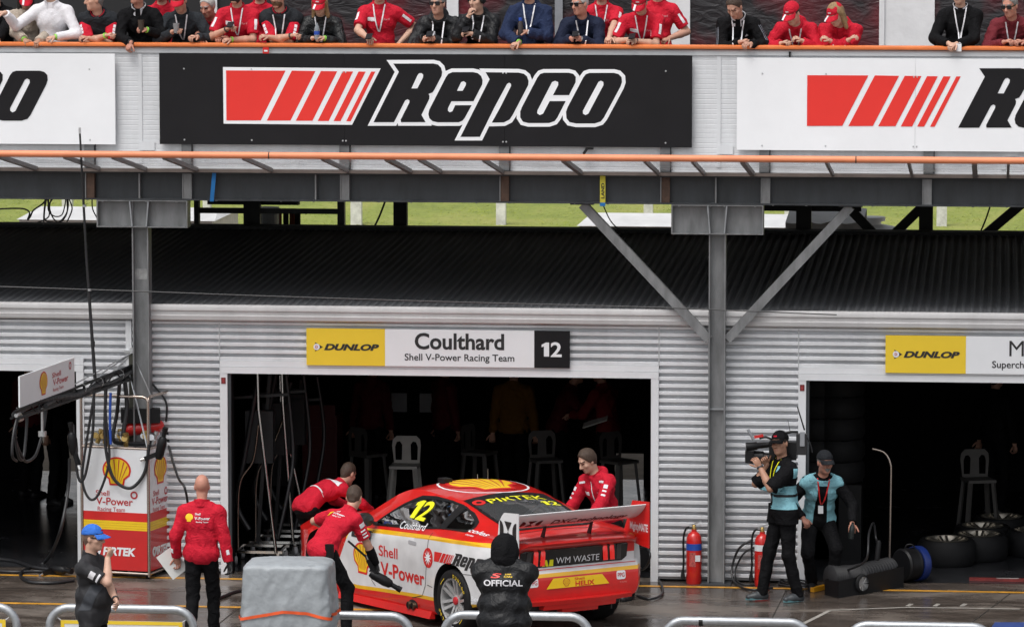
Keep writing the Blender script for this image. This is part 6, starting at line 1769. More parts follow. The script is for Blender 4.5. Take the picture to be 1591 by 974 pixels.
# ================================================================== fire extinguishers
def extinguisher(label, px, py, band):
    p = onZ(px, py, 0)
    o = thing('fire_extinguisher', label, 'fire extinguisher', p, 'fire extinguishers by the column')
    c = (p.x, p.y, 0); r = .086
    mb = MB(); mb.lathe([(r * .93, 0), (r, .012), (r, .47), (r * .96, .515), (r * .78, .555), (r * .45, .58), (.030, .585), (.030, .61)], c, n=28); b = mb.build('cylinder', REDP, o, smooth=40)
    mb = MB()
    if band == 'blue': mb.lathe([(r + .0015, .38), (r + .0015, .455)], c, n=28, cap=False); mb.build('band', BLUE, o, smooth=40)
    else: mb.lathe([(r + .0015, .40), (r + .0015, .47)], c, n=28, cap=False); mb.build('band', WHITE, o, smooth=40)
    mb = MB()
    for i in range(8):
        a0, a1 = R(-62 + 6 * i) + math.pi / 2 * 0, R(-56 + 6 * i)
        for z0, z1 in (((.20, .36),)):
            V = [(p.x + (r + .002) * math.sin(a), p.y - (r + .002) * math.cos(a), z) for a, z in ((a0 + .55, z0), (a1 + .55, z0), (a1 + .55, z1), (a0 + .55, z1))]; mb.add(V, [(0, 1, 2, 3)])
    lb = mb.build('label_sheet', mat('label_red_white', (.50, .10, .09), .5, var=.6, vscale=60), o)
    mb = MB(); mb.lathe([(.026, .60), (.026, .65), (.018, .66)], c, n=14); mb.build('valve', mat('brass', (.50, .34, .12), .35, metal=.9), o, smooth=40)
    mb = MB(); mb.bar((p.x - .05, p.y - .01, .655), (p.x + .085, p.y - .01, .70), .018, .012); mb.bar((p.x - .05, p.y - .01, .64), (p.x + .075, p.y - .01, .648), .018, .010); mb.build('handle', ALU, o)
    mb = MB(); mb.tube(catmull([(p.x - .02, p.y, .63), (p.x - .085, p.y - .02, .62), (p.x - .115, p.y - .03, .50), (p.x - .112, p.y - .03, .25), (p.x - .12, p.y - .035, .14)], 6), .012, 8); h_ = mb.build('hose', RUBBER, o, smooth=50)
    mb = MB(); mb.lathe([(.014, .16), (.024, .10), (.026, .06)], (p.x - .12, p.y - .035, 0), n=12); mb.build('nozzle', RUBBER, o, smooth=40)
    mb = MB(); mb.add([(p.x + .02, p.y - r - .006, .26), (p.x + .075, p.y - r + .012, .26), (p.x + .075, p.y - r + .012, .33), (p.x + .02, p.y - r - .006, .33)], [(0, 1, 2, 3)]); mb.build('service_tag', WHITE, o)
extinguisher('red fire extinguisher with a blue band left of the column', 1078, 906, 'blue')
extinguisher('red fire extinguisher with a white band half hidden behind the cameraman', 1184, 910, 'white')

# ================================================================== pit air rig
GA = onZ(232, 900, 0)
U_ = (RG * -.945 + FL * .326); V_ = (RG * .326 + FL * .945)
WC, DC, HT0, HT1 = .815, .60, .09, 1.46
rig = thing('air_rig', 'chrome framed pit equipment cabinet in white, yellow and red with an overhead boom', 'equipment cabinet', GA)
def rp_(u, v, z): return GA + U_ * u + V_ * v + Vector((0, 0, z))
RIGR = mat('rig_red', (.55, .012, .012), .35, coat=.3, var=.05)
def panel_face(name, o_, ux, w_, parent):
    """printed sheet: white above, red and yellow stripes, red below"""
    zz = [(HT0, .545, RIGR), (.545, .565, YEL), (.567, .592, YEL), (.594, .618, YEL), (.620, .645, YEL), (.645, .745, REDV), (.745, HT1, WHITE_S)]
    mb = MB(); mats = []
    for i, (a, b, m) in enumerate(zz):
        mb.add([o_ + Vector((0, 0, a)), o_ + ux * w_ + Vector((0, 0, a)), o_ + ux * w_ + Vector((0, 0, b)), o_ + Vector((0, 0, b))], [(0, 1, 2, 3)], i); mats.append(m)
    mb.add([o_ + Vector((0, 0, HT0)) + ux.cross(Vector((0, 0, 1))) * -.004, o_ + ux * w_ + Vector((0, 0, HT0)) + ux.cross(Vector((0, 0, 1))) * -.004, o_ + ux * w_ + Vector((0, 0, HT1)) + ux.cross(Vector((0, 0, 1))) * -.004, o_ + Vector((0, 0, HT1)) + ux.cross(Vector((0, 0, 1))) * -.004], [(0, 1, 2, 3)], len(mats)); mats.append(REDT)
    return mb.build(name, mats, parent)
fo = rp_(WC - .02, -.004, 0); fux = -U_
fp = panel_face('front_panel', fo, fux, WC - .04, rig)
so_ = rp_(-.004, .02, 0); sux = V_
spn = panel_face('side_panel', so_, sux, DC - .04, rig)
mb = MB()
for a, b in (((.02, .02), (WC - .02, .02)), ((.02, DC - .02), (WC - .02, DC - .02))): pass
inner = [rp_(u, v, z) for z in (HT0 + .002, HT1 - .01) for v in (.01, DC - .01) for u in (.012, WC - .012)]
mb.add(inner, [(0, 2, 3, 1), (4, 5, 7, 6), (0, 1, 5, 4), (2, 6, 7, 3), (0, 4, 6, 2), (1, 3, 7, 5)]); mb.build('cabinet', mat('cabinet_grey', (.20, .20, .21), .5), rig)
def vinyl(o_, ux, w_, parent, full):
    uz = Vector((0, 0, 1)); S = lambda x, z: o_ + ux * x + uz * z
    bs = .335; lay = badge_layers(bs)
    flat_multi('badge', lay, S(w_ * .53, 1.20), ux, uz, parent)
    flat('lettering', text_fit('Shell', .165, .060, 0, 0, bold=.008), S(w_ * .305, .955), ux, uz, REDT, parent, .004)
    flat('lettering', text_fit('V-Power', .45, .082, 0, 0, bold=.016), S(w_ * .49, .865), ux, uz, REDT, parent, .004)
    flat('lettering', text_fit('Racing Team', .335, .048, 0, 0, bold=.006), S(w_ * .44, .775), ux, uz, REDT, parent, .004)
    flat('ring_emblem', shape2d([circle2d(0, 0, .045), circle2d(0, 0, .026)]), S(w_ * .80, .945), ux, uz, REDT, parent, .004)
    flat('sponsor_lettering', text_fit('PIRTEK', .40, .085, 0, 0, bold=.045, shear=.15), S(w_ * .56, .30), ux, uz, WHITE_S, parent, .004)
    flat('sponsor_ring', shape2d([circle2d(0, 0, .055), circle2d(0, 0, .022)]), S(w_ * .20, .30), ux, uz, WHITE_S, parent, .004)
vinyl(fo, fux, WC - .04, fp, True); vinyl(so_, sux, DC - .04, spn, True)
HTF = onY(231, 617, GA.y).z
mb = MB(); r = .0165
for u, v in ((0, 0), (WC, 0), (WC, DC), (0, DC)):
    mb.tube([rp_(u, v, .03), rp_(u, v, HTF - .05)], r, 10)
for a, b in (((0, 0), (WC, 0)), ((WC, DC), (0, DC)), ((0, 0), (0, DC)), ((WC, 0), (WC, DC))):
    A, B = rp_(*a, 0), rp_(*b, 0); d = (B - A).normalized()
    mb.tube([A + Vector((0, 0, HTF - .05)), A + d * .018 + Vector((0, 0, HTF - .015)), A + d * .06 + Vector((0, 0, HTF)), B - d * .06 + Vector((0, 0, HTF)), B - d * .018 + Vector((0, 0, HTF - .015)), B + Vector((0, 0, HTF - .05))], r, 10)
    mb.tube([A + Vector((0, 0, HT1 + .01)), B + Vector((0, 0, HT1 + .01))], r * .8, 8); mb.tube([A + Vector((0, 0, .06)), B + Vector((0, 0, .06))], r * .9, 8)
mb.build('frame', CHROME_W, rig, smooth=60)
for u, v in ((.04, .05), (WC - .04, .05), (WC - .04, DC - .05), (.04, DC - .05)):
    mb = MB(); mb.lathe([(0, -.018), (.045, -.018), (.05, 0), (.045, .018), (0, .018)], rp_(u, v, .05), (1, .2, 0), 16); mb.build('castor', RUBBER, rig, smooth=40)
# kit on top of the cabinet
BRASS = mat('brass', (.50, .34, .12), .35, metal=.9)
rg = random.Random(11)
for k in range(14):
    u, v = .07 + .05 * k + rg.uniform(-.02, .02), rg.uniform(.08, .45); z = HT1 + .02
    mb = MB(); mb.lathe([(.0, 0), (.028, 0), (.03, .06), (.02, .07), (.02, .12), (.035, .13), (.035, .16), (0, .165)], rp_(u, v, z), (rg.uniform(-.4, .4), rg.uniform(-.4, .4), 1), 12); mb.lathe([(0, 0), (.035, 0), (.035, .02), (0, .02)], rp_(u, v - .05, z + .09), (.2, -1, .2), 14); mb.build('regulator', BRASS if k % 3 else ALU, rig, smooth=40)
mb = MB(); mb.lathe([(0, -.22), (.05, -.21), (.075, -.16), (.075, .16), (.05, .21), (.02, .23), (0, .23)], rp_(.22, .38, HT1 + .20), (.95, .25, .12), 20); mb.build('gas_bottle', REDP, rig, smooth=40)
mb = MB(); c = rp_(.25, .36, HT1 + .34)
mb.obox(c, Vector((.22, .02, 0)), Vector((-.02, .09, 0)), Vector((0, 0, .08))); mb.build('hose_reel_cover', BLACK, rig)
# mast and boom
MP = rp_(.36, .40, 0); zb_ = onY(192, 574, MP.y).z
BD = (RG * -.212 + FL * -.977).normalized(); BL = 4.15
mtop = onY(199, 548, MP.y).z
mb = MB(); mb.box(MP.x - .035, MP.x + .035, MP.y - .035, MP.y + .035, HT1, mtop); mast = mb.build('mast', mat('mast_dark', (.05, .05, .035), .5), rig)
mb = MB(); mb.bar((MP.x - .09, MP.y, mtop + .015), (MP.x + .09, MP.y, mtop + .015), .06, .03); mb.lathe([(0, -.02), (.035, -.02), (.035, .02), (0, .02)], (MP.x, MP.y, mtop + .03), (0, 1, 0), 12); mb.build('mast_head', ALU, mast)
def bp_(t, dz=0, side=0): return MP + BD * t + Vector((0, 0, zb_ + dz)) + BD.cross(Vector((0, 0, 1))) * side
BOOMC = mat('boom_cover', (.020, .021, .023), .42, var=.3, vscale=12, bump=.6, bscale=14)
mb = MB(); mb.tube([bp_(-.2, .05), bp_(BL, .02)], .017, 8); mb.tube([bp_(-.2, -.09, .05), bp_(BL, -.05, .04)], .015, 8); mb.tube([bp_(-.2, -.09, -.05), bp_(BL, -.05, -.04)], .015, 8)
zig = [bp_(t, (.05 if i % 2 == 0 else -.08), 0 if i % 2 == 0 else (.045 if i % 4 == 1 else -.045)) for i, t in enumerate(np.arange(-.1, BL, .19))]
mb.tube(zig, .009, 6); boom = mb.build('boom', BLACK, rig)
for k_, (r_, ph_) in enumerate(((.030, .3), (.024, 2.1), (.020, 4.0))):
    mb = MB(); mb.tube(catmull([bp_(t, -.01 - .02 * k_ + .030 * math.sin(t * 2.3 + ph_), .03 * math.sin(t * 1.9 + ph_ * 2)) for t in np.arange(-.1, (BL, 3.4, 2.4)[k_], .3)], 4), [r_ * 1.0] * (4 * (len(np.arange(-.1, (BL, 3.4, 2.4)[k_], .3)) - 1) + 1), 8); mb.build('cable_bundle', BOOMC, boom, smooth=70)
mb = MB()
for t in (.55, 1.3, 1.9):
    mb = MB(); mb.tube([bp_(t - .010), bp_(t + .010)], .075 - .008 * t, 12, cap=False); mb.build('boom_tie', ALU, boom, smooth=60)
t0, t1, hs_ = 2.15, 4.0, .325
sb = bp_(t0, .085); sux2 = BD
A = bp_(t1, .045); B = bp_(t0, .045); ux = (B - A).normalized(); uz = Vector((0, 0, 1))
mb = MB(); nn_ = ux.cross(uz); mb.obox((A + B) / 2 + uz * hs_ / 2, ux * ((B - A).length / 2), nn_ * .008, uz * (hs_ / 2)); sg = mb.build('boom_sign', WHITE_S, boom)
w_ = (B - A).length; sgn = nn_ if nn_.dot(CAM - A) > 0 else -nn_
Ao = A + sgn * .009
flat_multi('badge', [(shift2d(a, w_ * .42, hs_ * .50), m) for a, m in badge_layers(.26)], Ao, ux, uz, sg, .002)
flat('lettering', text_fit('Shell', .30, .052, w_ * .66, hs_ * .66, bold=.01), Ao, ux, uz, REDT, sg, .002)
flat('lettering', text_fit('V-Power', .52, .065, w_ * .735, hs_ * .42, bold=.016), Ao, ux, uz, REDT, sg, .002)
flat('lettering', text_fit('Racing Team', .36, .036, w_ * .69, hs_ * .18, bold=.004), Ao, ux, uz, REDT, sg, .002)
flat('ring_emblem', shape2d([circle2d(w_ * .915, hs_ * .78, .042), circle2d(w_ * .915, hs_ * .78, .025)]), Ao, ux, uz, REDT, sg, .002)
p = bp_(3.25, -.05); mb = MB(); mb.lathe([(.014, 0), (.014, -.24), (.045, -.245), (.045, -.30), (0, -.30)], p, n=14); mb.build('hook_weight', ALU, boom, smooth=40)
mb = MB(); p0 = bp_(1.40, .06); p1 = onY(124, 205, p0.y); mb.tube([p0, p0.lerp(p1, .5) + Vector((-.012, 0, 0)), p1], [.020, .016, .011], 8); mb.lathe([(.024, -.03), (.024, .03)], p0.lerp(p1, .14), n=10); an = mb.build('aerial_pole', HOSE, rig, smooth=60)
mb = MB(); mb.box(p1.x - .012, p1.x + .012, p1.y - .012, p1.y + .012, p1.z - .02, p1.z + .045); mb.build('aerial_tip', ALU, an)
for tz in (.36, .70):
    q_ = p0.lerp(p1, tz); mb = MB(); mb.lathe([(.022, -.012), (.022, .012)], q_, n=10); mb.build('pole_joint', ALU, an)
mb = MB(); top_ = Vector((MP.x, MP.y, mtop))
for e in (rp_(0, DC, HTF), rp_(0, .1, HTF - .01), rp_(WC, .3, HTF), bp_(1.4, .06), bp_(3.0, .03)): mb.tube([top_, e], .007, 5)
mb.tube([bp_(.1, -.05), rp_(.02, .02, HT1 + .03)], .010, 6)
mb.build('guy_wire', ALU, rig)
def rh(name, pts, r, m=HOSE):
    mb = MB(); mb.tube(catmull(pts, 7), r, 7); return mb.build(name, m, rig, smooth=60)
fy = (fo + fux * .4).y - .10
h3 = lambda *l, y=fy: [onY(px, py, y) for px, py in l]
rh('air_hose', h3((150, 592), (142, 640), (134, 690), (128, 735), (131, 760), (140, 775), (150, 772), (160, 752), (168, 725), (170, 700), (165, 650), (163, 600)), .015)
rh('air_hose', h3((165, 600), (163, 660), (165, 700), (173, 735), (185, 752), (202, 758), (216, 748), (226, 730), (230, 706), (232, 690)), .019)
rh('air_hose', h3((146, 600), (145, 660), (140, 700), (133, 736), (126, 748), (121, 738), (119, 720), (118, 700), (114, 660)), .016)
rh('air_hose', h3((172, 610), (171, 650), (172, 690)), .016, BLUE)
rh('air_hose', [bp_(3.75, -.08), bp_(3.8, -.3), bp_(3.9, -.5), bp_(4.05, -.45), bp_(4.15, -.2), bp_(4.03, -.04)], .016)
rh('air_hose', [bp_(3.1, -.02), bp_(3.2, -.25), bp_(3.45, -.5), bp_(3.7, -.55), bp_(3.9, -.5), bp_(4.15, -.25), bp_(4.05, -.02)], .016)
rh('air_hose', [bp_(4.05, -.02), bp_(4.2, -.2), bp_(4.25, -.42), bp_(4.1, -.5)], .014)
for t in (3.98, 4.06, 4.02):
    mb = MB(); mb.lathe([(0, -.05), (.03, -.05), (.03, .03), (.02, .05), (0, .05)], bp_(t, -.05 + .6 * (t - 4.02)), tuple(BD), 12); mb.build('coupling', ALU, boom, smooth=40)
rh('air_hose', [top_ + Vector((.03, 0, -.08)), onY(215, 575, MP.y), onY(240, 600, MP.y), onY(258, 625, MP.y), onY(258, 655, MP.y)], .012)
rh('air_hose', [bp_(.3, -.1), rp_(.3, .1, HT1 + .45), rp_(.32, .05, HT1 + .1), rp_(.2, .2, HT1 + .04), rp_(.1, .3, HT1 + .05)], .026)
rh('air_hose', [bp_(.5, -.1), rp_(.42, .1, HT1 + .4), rp_(.45, .06, HT1 + .08), rp_(.3, .2, HT1 + .05)], .022)
# wheel gun hung on the corner
p = onY(248, 690, GA.y - .04)
def gun(o, p, d, up_):
    d = Vector(d).normalized(); up_ = Vector(up_).normalized()
    mb = MB(); mb.lathe([(0, -.15), (.035, -.15), (.05, -.11), (.055, .02), (.045, .09), (.026, .11), (.026, .17), (.032, .175), (.032, .22), (0, .22)], p, tuple(d), 16); mb.build('gun_barrel', BLACK, o, smooth=40)
    mb = MB(); mb.bar(p - d * .08, p - d * .11 + up_ * .17, .04, .05); mb.build('grip', BLACK, o)
    mb = MB(); mb.lathe([(.022, 0), (.022, .05)], p - d * .11 + up_ * .17, tuple(up_), 10); mb.build('fitting', CHROME, o, smooth=40)
wg = thing('wheel_gun', 'black wheel gun hanging from the corner of the pit cabinet', 'wheel gun', p); gun(wg, p + Vector((.02, 0, -.02)), (.25, -.1, 1), (-1, 0, -.25))
wg = thing('wheel_gun', 'black wheel gun hanging behind the left edge of the pit cabinet', 'wheel gun', onY(113, 690, GA.y)); gun(wg, onY(113, 686, GA.y), (-.1, -.1, 1), (.4, -.3, -1))
pg = onZ(92, 884, .07); wg = thing('wheel_gun', 'black wheel gun lying on the wet floor with its socket facing us', 'wheel gun', (pg.x, pg.y, 0)); gun(wg, pg, (.75, -.6, 0), (-.3, -.4, -.15))
def ground_line(name, pts, r, label, cat='hose', m=HOSE, group=None):
    mb = MB(); P = [onZ(px, py, r) for px, py in pts]; mb.tube(catmull(P, 8), r, 7); return tag(mb.build(name, m, None, smooth=60), label, cat, group)
ground_line('air_hose', ((-20, 866), (20, 871), (50, 880), (78, 884)), .022, 'black hose running from the left edge to the wheel gun on the floor')
mb = MB(); P = [onY(108, 712, GA.y), onY(106, 760, GA.y), onY(92, 830, GA.y - .2), onZ(70, 872, .03), onZ(40, 884, .02), onZ(32, 893, .02), onZ(45, 903, .02), onZ(80, 905, .02), onZ(115, 901, .02)]
mb.tube(catmull(P, 8), .019, 7); tag(mb.build('air_hose', HOSE, None, smooth=60), 'black hose dropping from the cabinet and coiling on the floor', 'hose')
ground_line('air_hose', ((-20, 885), (20, 888), (60, 887), (95, 891)), .018, 'second black hose lying lower across the floor at the left')
ground_line('floor_cable', ((328, 934), (345, 927), (370, 918), (400, 915)), .018, 'black hose between the walking man and the grey tarpaulin', 'hose')
mb = MB(); P = [onY(258, 640, GA.y + .6), onY(262, 690, GA.y + .5), onY(276, 740, GA.y + .2), onY(290, 770, GA.y), onZ(300, 880, .02)]; mb.tube(catmull(P, 8), .014, 7); tag(mb.build('air_hose', HOSE, None, smooth=60), 'thin black hose slanting down right of the pit cabinet', 'hose')
# cables by the right-hand jamb
q = onZ(985, 906, .02)
mb = MB(); P = [onZ(986, 868, .15), onZ(992, 854, .35), onZ(1003, 850, .4), onZ(1010, 862, .35), onZ(1004, 880, .2), onZ(995, 885, .08), onZ(1000, 880, .03), onZ(1018, 893, .02), onZ(1029, 912, .02), onZ(1027, 924, .02), onZ(1010, 930, .02), onZ(990, 925, .02)]
mb.tube(catmull(P, 7), .014, 7); tag(mb.build('power_cable', HOSE, None, smooth=60), 'black cable looping on the floor behind the tail of the race car', 'cable')
p = onZ(1003, 888, 0); mb = MB(); mb.lathe([(0, -.08), (.09, -.08), (.12, -.04), (.12, .04), (.09, .08), (0, .08)], (p.x, p.y, .19), (.3, 1, 0), 20); mb.lathe([(.14, -.09), (.05, -.085)], (p.x, p.y, .19), (.3, 1, 0), 20); mb.box(p.x - .09, p.x + .09, p.y - .06, p.y + .06, 0, .06)
tag(mb.build('cable_reel', BLACK, smooth=40), 'small black cable reel at the foot of the right door jamb', 'reel')
cable('power_cable', [onY(1170, 838, -.14), onY(1148, 852, -.14), onY(1137, 885, -.16), onZ(1145, 908, .02), onZ(1170, 916, .02), onZ(1200, 913, .02)], .014, 'black cable hanging in a loop left of the cameraman')
cable('power_cable', [onY(1172, 850, -.12), onY(1155, 860, -.12), onY(1142, 888, -.14), onZ(1150, 906, .02), onZ(1180, 908, .02)], .012, 'thinner black cable looping beside the second extinguisher')
mb = MB(); 
for k in range(5):
    pts = [onZ(1228 + 18 * math.cos(a + k) + 3 * k, 905 + 5 * math.sin(a + k * 1.7), .02 + .012 * k) for a in np.linspace(0, 5.5, 12)]; mb.tube(catmull(pts, 3), .011, 6)
tag(mb.build('cable_coil', HOSE, None, smooth=60), 'tangle of black cable on the floor between the two television crew', 'cable')
p = onZ(1272, 914, .03); mb = MB(); mb.bar(onZ(1262, 916, .03), onZ(1282, 911, .03), .05, .05); tl_ = tag(mb.build('tool', mat('amber_plastic', (.55, .25, .01), .4)), 'small amber and black tool on the floor by the crouching man', 'tool')

# ================================================================== ventilation fan and duct
fan = thing('ventilation_fan', 'black ventilation fan with ribbed ducting and a blue rimmed drum on the apron', 'fan', onZ(1360, 915, 0))
A, B = onZ(1303, 929, 0), onZ(1404, 912, 0); ux = (B - A).normalized(); dep = Vector((-ux.y, ux.x, 0)); L_ = (B - A).length
mb = MB(); hgt = .235
def fp_(a, d, z): return A + ux * a + dep * d + Vector((0, 0, z))
mb.add([fp_(0, 0, 0), fp_(L_, 0, 0), fp_(L_, .26, 0), fp_(.06, .26, 0), fp_(0, 0, hgt * .80), fp_(L_, 0, hgt), fp_(L_, .26, hgt * .9), fp_(.06, .26, hgt * .72)], [(0, 1, 5, 4), (1, 2, 6, 5), (2, 3, 7, 6), (3, 0, 4, 7), (0, 3, 2, 1)])
mb.build('tray', BLACK, fan)
cc = fp_(L_ * .34, -.012, .125)
mb = MB(); mb.lathe([(.105, 0), (.10, -.02), (.08, -.03)], cc, tuple(dep), 28, cap=False); mb.lathe([(0, .02), (.10, .02)], cc, tuple(dep), 28); mb.build('duct_mouth', RUBBER, fan, smooth=40)
mb = MB()
for k in range(7):
    r_ = .02 + .0125 * k; mb.tube([cc + (ux * math.cos(a) * r_ + Vector((0, 0, 1)) * math.sin(a) * r_) - dep * .012 for a in np.linspace(0, 6.1, 20)], .0045, 5)
for a in range(8): mb.tube([cc - dep * .014, cc + (ux * math.cos(a * .785) + Vector((0, 0, 1)) * math.sin(a * .785)) * .098 - dep * .014], .004, 5)
mb.build('grille', ALU, fan)
def ribbed(name, a, b, r, n_):
    a, b = Vector(a), Vector(b); pts = []; rr = []
    for i in range(n_ * 4 + 1):
        t = i / (n_ * 4); pts.append(a.lerp(b, t)); rr.append(r * (1 + .075 * math.sin(i * math.pi / 2)))
    mb = MB(); mb.tube(pts, rr, 20); return mb.build(name, mat('duct_cloth', (.022, .022, .024), .6, var=.2), fan, smooth=80)
ribbed('ribbed_duct', fp_(.12, .24, .19), fp_(L_ * .50, .16, .16), .125, 14)
ribbed('ribbed_duct', fp_(L_ * .42, .17, .18), fp_(L_ + .02, .22, .19), .115, 13)
dc = onZ(1412, 908, 0) + Vector((0, .20, .20)); dax = (ux * .96 + dep * -.15).normalized()
mb = MB(); mb.lathe([(0, -.12), (.165, -.12), (.185, -.10), (.172, -.06), (.186, -.02), (.172, .02), (.182, .05), (.172, .075)], dc, tuple(dax), 28); mb.build('drum', BLACK, fan, smooth=40)
mb = MB(); mb.lathe([(.16, .075), (.192, .075), (.198, .095), (.192, .165), (.165, .175), (.14, .15), (0, .13)], dc, tuple(dax), 28, cap=False); mb.build('blue_rim', mat('dark_blue_plastic', (.010, .024, .13), .35, var=.1), fan, smooth=40)
mb = MB(); mb.tube(catmull([dc + Vector((-.05, 0, .17)), dc + Vector((-.03, 0, .215)), dc + Vector((.03, 0, .22)), dc + Vector((.06, 0, .18))], 5), .009, 7); mb.build('handle', BLACK, fan, smooth=60)
mb = MB(); P = [fp_(L_ * .30, .18, .25), onZ(1345, 870, .5), onZ(1350, 830, .75), onZ(1357, 812, .75), onZ(1361, 835, .62), onZ(1364, 850, .5)]; mb.tube(catmull(P, 7), .012, 7); mb.build('lead', HOSE, fan, smooth=60)
p = onZ(1364, 856, .5); mb = MB(); mb.lathe([(.02, -.10), (.03, -.09), (.03, .09), (.018, .12)], p, (.1, 0, 1), 12); mb.build('lead_plug', BLACK, fan, smooth=40)

# ================================================================== garage contents
def flat_wheel(label, px, py, R_=.335):
    p = onZ(px, py, .30)
    o = thing('spare_wheel', label, 'wheel', (p.x, p.y, 0), 'racing wheels lying flat on the garage floor')
    c = (p.x, p.y, 0)
    mb = MB(); mb.lathe([(.225, .03), (.30, .01), (R_, .06), (R_ + .004, .15), (R_, .24), (.30, .295), (.242, .292)], c, n=40, cap=False); mb.build('tyre', RUBBER, o, smooth=50)
    mb = MB(); mb.lathe([(.242, .29), (.246, .302), (.236, .305), (.225, .29), (.215, .16)], c, n=40, cap=False)
    for k in range(6):
        for e in (-1, 1):
            a = 1.047 * k + e * .16 + px; mb.bar((p.x + .23 * math.cos(a), p.y + .23 * math.sin(a), .285), (p.x + .05 * math.cos(a + e * .3), p.y + .05 * math.sin(a + e * .3), .23), .028, .03)
    mb.lathe([(.0, .245), (.06, .245), (.07, .22), (.07, .16)], c, n=20); mb.build('rim', mat('gold_rim', (.36, .33, .28), .32, metal=.85, var=.15), o, smooth=40)
flat_wheel('spare wheel lying nearest the apron beside the blue drum', 1471, 836); flat_wheel('spare wheel second from the apron, overlapping the nearest one', 1521, 828)
flat_wheel('spare wheel third from the apron in the leaning line', 1527, 815); flat_wheel('spare wheel deepest in the right-hand bay', 1556, 801); flat_wheel('spare wheel half cut by the right edge of the view', 1608, 822)
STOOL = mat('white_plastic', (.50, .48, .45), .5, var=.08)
def stool_proto():
    o = thing('bar_stool', None, 'stool', (0, 0, 0), 'plastic bar stools in the garage')
    mb = MB(); mb.box(-.17, .17, -.17, .17, .70, .735); mb.build('seat', STOOL, o, local=True)
    outer = [(-.15, .735), (-.175, .95), (-.165, 1.02), (-.12, 1.065), (.12, 1.065), (.165, 1.02), (.175, .95), (.16, .735)]
    hole = [[(-.135, .77), (-.14, .93), (-.12, .99), (-.08, 1.0), (-.05, .96), (-.055, .77)], [(.135, .77), (.14, .93), (.12, .99), (.08, 1.0), (.05, .96), (.055, .77)]]
    V, Fc = shape2d([outer] + hole); mb = MB(); mb.add([(x, .150, z) for x, z in V] + [(x, .172, z) for x, z in V], [q for q in Fc] + [[len(V) + i for i in q][::-1] for q in Fc]); mb.build('backrest', STOOL, o, local=True)
    for sx_ in (-1, 1):
        for sy_ in (-1, 1):
            mb = MB(); mb.bar((sx_ * .14, sy_ * .14, .70), (sx_ * .20, sy_ * .19, 0), .05, .035); mb.build('leg', STOOL, o, local=True)
    return o
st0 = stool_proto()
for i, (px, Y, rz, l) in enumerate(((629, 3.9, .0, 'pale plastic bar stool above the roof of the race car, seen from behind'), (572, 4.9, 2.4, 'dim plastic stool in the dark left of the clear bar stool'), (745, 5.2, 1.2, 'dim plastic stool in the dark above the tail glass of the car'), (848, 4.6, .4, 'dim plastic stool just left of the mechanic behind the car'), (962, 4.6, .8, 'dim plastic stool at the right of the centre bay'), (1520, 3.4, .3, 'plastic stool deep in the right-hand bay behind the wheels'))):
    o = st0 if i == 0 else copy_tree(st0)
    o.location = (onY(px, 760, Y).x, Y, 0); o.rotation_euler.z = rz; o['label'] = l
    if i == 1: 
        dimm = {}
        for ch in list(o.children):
            ch.data = ch.data.copy(); ch.data.materials[0] = mat('shaded_stool_plastic', (.085, .08, .076), .6, var=.1)  # same plastic darkened in colour to stand in for deeper shade
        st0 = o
def trolley(label, px, Y, lean_, h_=1.75):
    x = onY(px, 800, Y).x
    o = thing('garage_trolley', label, 'trolley', (x, Y, 0), 'chrome trolleys in the left of the centre bay')
    mb = MB(); mb.bar((x - .35, Y, .16), (x + .25, Y, .16), .03, .03); mb.bar((x - .35, Y + .5, .16), (x + .25, Y + .5, .16), .03, .03); mb.bar((x - .3, Y, .16), (x - .3, Y + .5, .16), .03, .03); mb.bar((x + .2, Y, .16), (x + .2, Y + .5, .16), .03, .03); mb.build('base_frame', CHROME, o)
    mb = MB(); mb.tube([(x + .18, Y - .02, .15), (x + .18 - lean_, Y, h_ * .8), (x + .18 - lean_ - .01, Y, h_)], .019, 10); mb.build('pole', CHROME, o, smooth=60)
    mb = MB(); mb.tube(catmull([(x - .28, Y + .1, .16), (x - .26, Y + .1, .9), (x - .1, Y + .1, 1.2), (x + .18 - lean_, Y, h_ * .72)], 6), .014, 8); mb.build('brace_tube', CHROME_W, o, smooth=60)
    for dx in (-.3, .2):
        for dy in (0, .5):
            mb = MB(); mb.lathe([(0, -.02), (.055, -.02), (.06, 0), (.055, .02), (0, .02)], (x + dx, Y + dy, .06), (1, .4, 0), 18); mb.build('castor', mat('castor_grey', (.30, .30, .31), .4), o, smooth=40)
            mb = MB(); mb.bar((x + dx, Y + dy, .07), (x + dx, Y + dy, .15), .05, .03); mb.build('castor_fork', CHROME, o)
    mb = MB(); mb.tube(catmull([(x - .05, Y + .2, h_ - .1), (x - .22, Y + .2, 1.2), (x - .30, Y + .15, .7), (x - .15, Y + .1, .4)], 7), .03, 8); mb.build('hung_hose', HOSE, o, smooth=60)
    mb = MB(); mb.tube(catmull([(x + .25, Y + .3, h_ - .05), (x + .33, Y + .3, 1.3), (x + .28, Y + .2, .8), (x + .18, Y + .1, .3)], 7), .022, 8); mb.build('hung_hose', HOSE, o, smooth=60)
    mb = MB(); mb.bar((x - .35, Y + .2, h_ - .35), (x + .3, Y + .2, h_ - .30), .03, .03); mb.bar((x - .1, Y + .4, .2), (x + .05, Y + .4, h_ - .1), .05, .04); mb.build('rack_arm', mat('rack_dark', (.03, .03, .032), .4, metal=.5), o)
    mb = MB(); mb.obox((x - .05, Y + .3, 1.45), Vector((.16, 0, 0)), Vector((0, .08, 0)), Vector((0, 0, .30))); mb.build('kit_bag', mat('kit_black', (.016, .016, .018), .6, var=.3), o)
    return o
trolley('chrome trolley with a leaning pole just inside the left door jamb', 405, .55, .20, 2.25)
trolley('chrome trolley standing deeper behind the leaning pole', 432, 1.3, .12, 2.2)
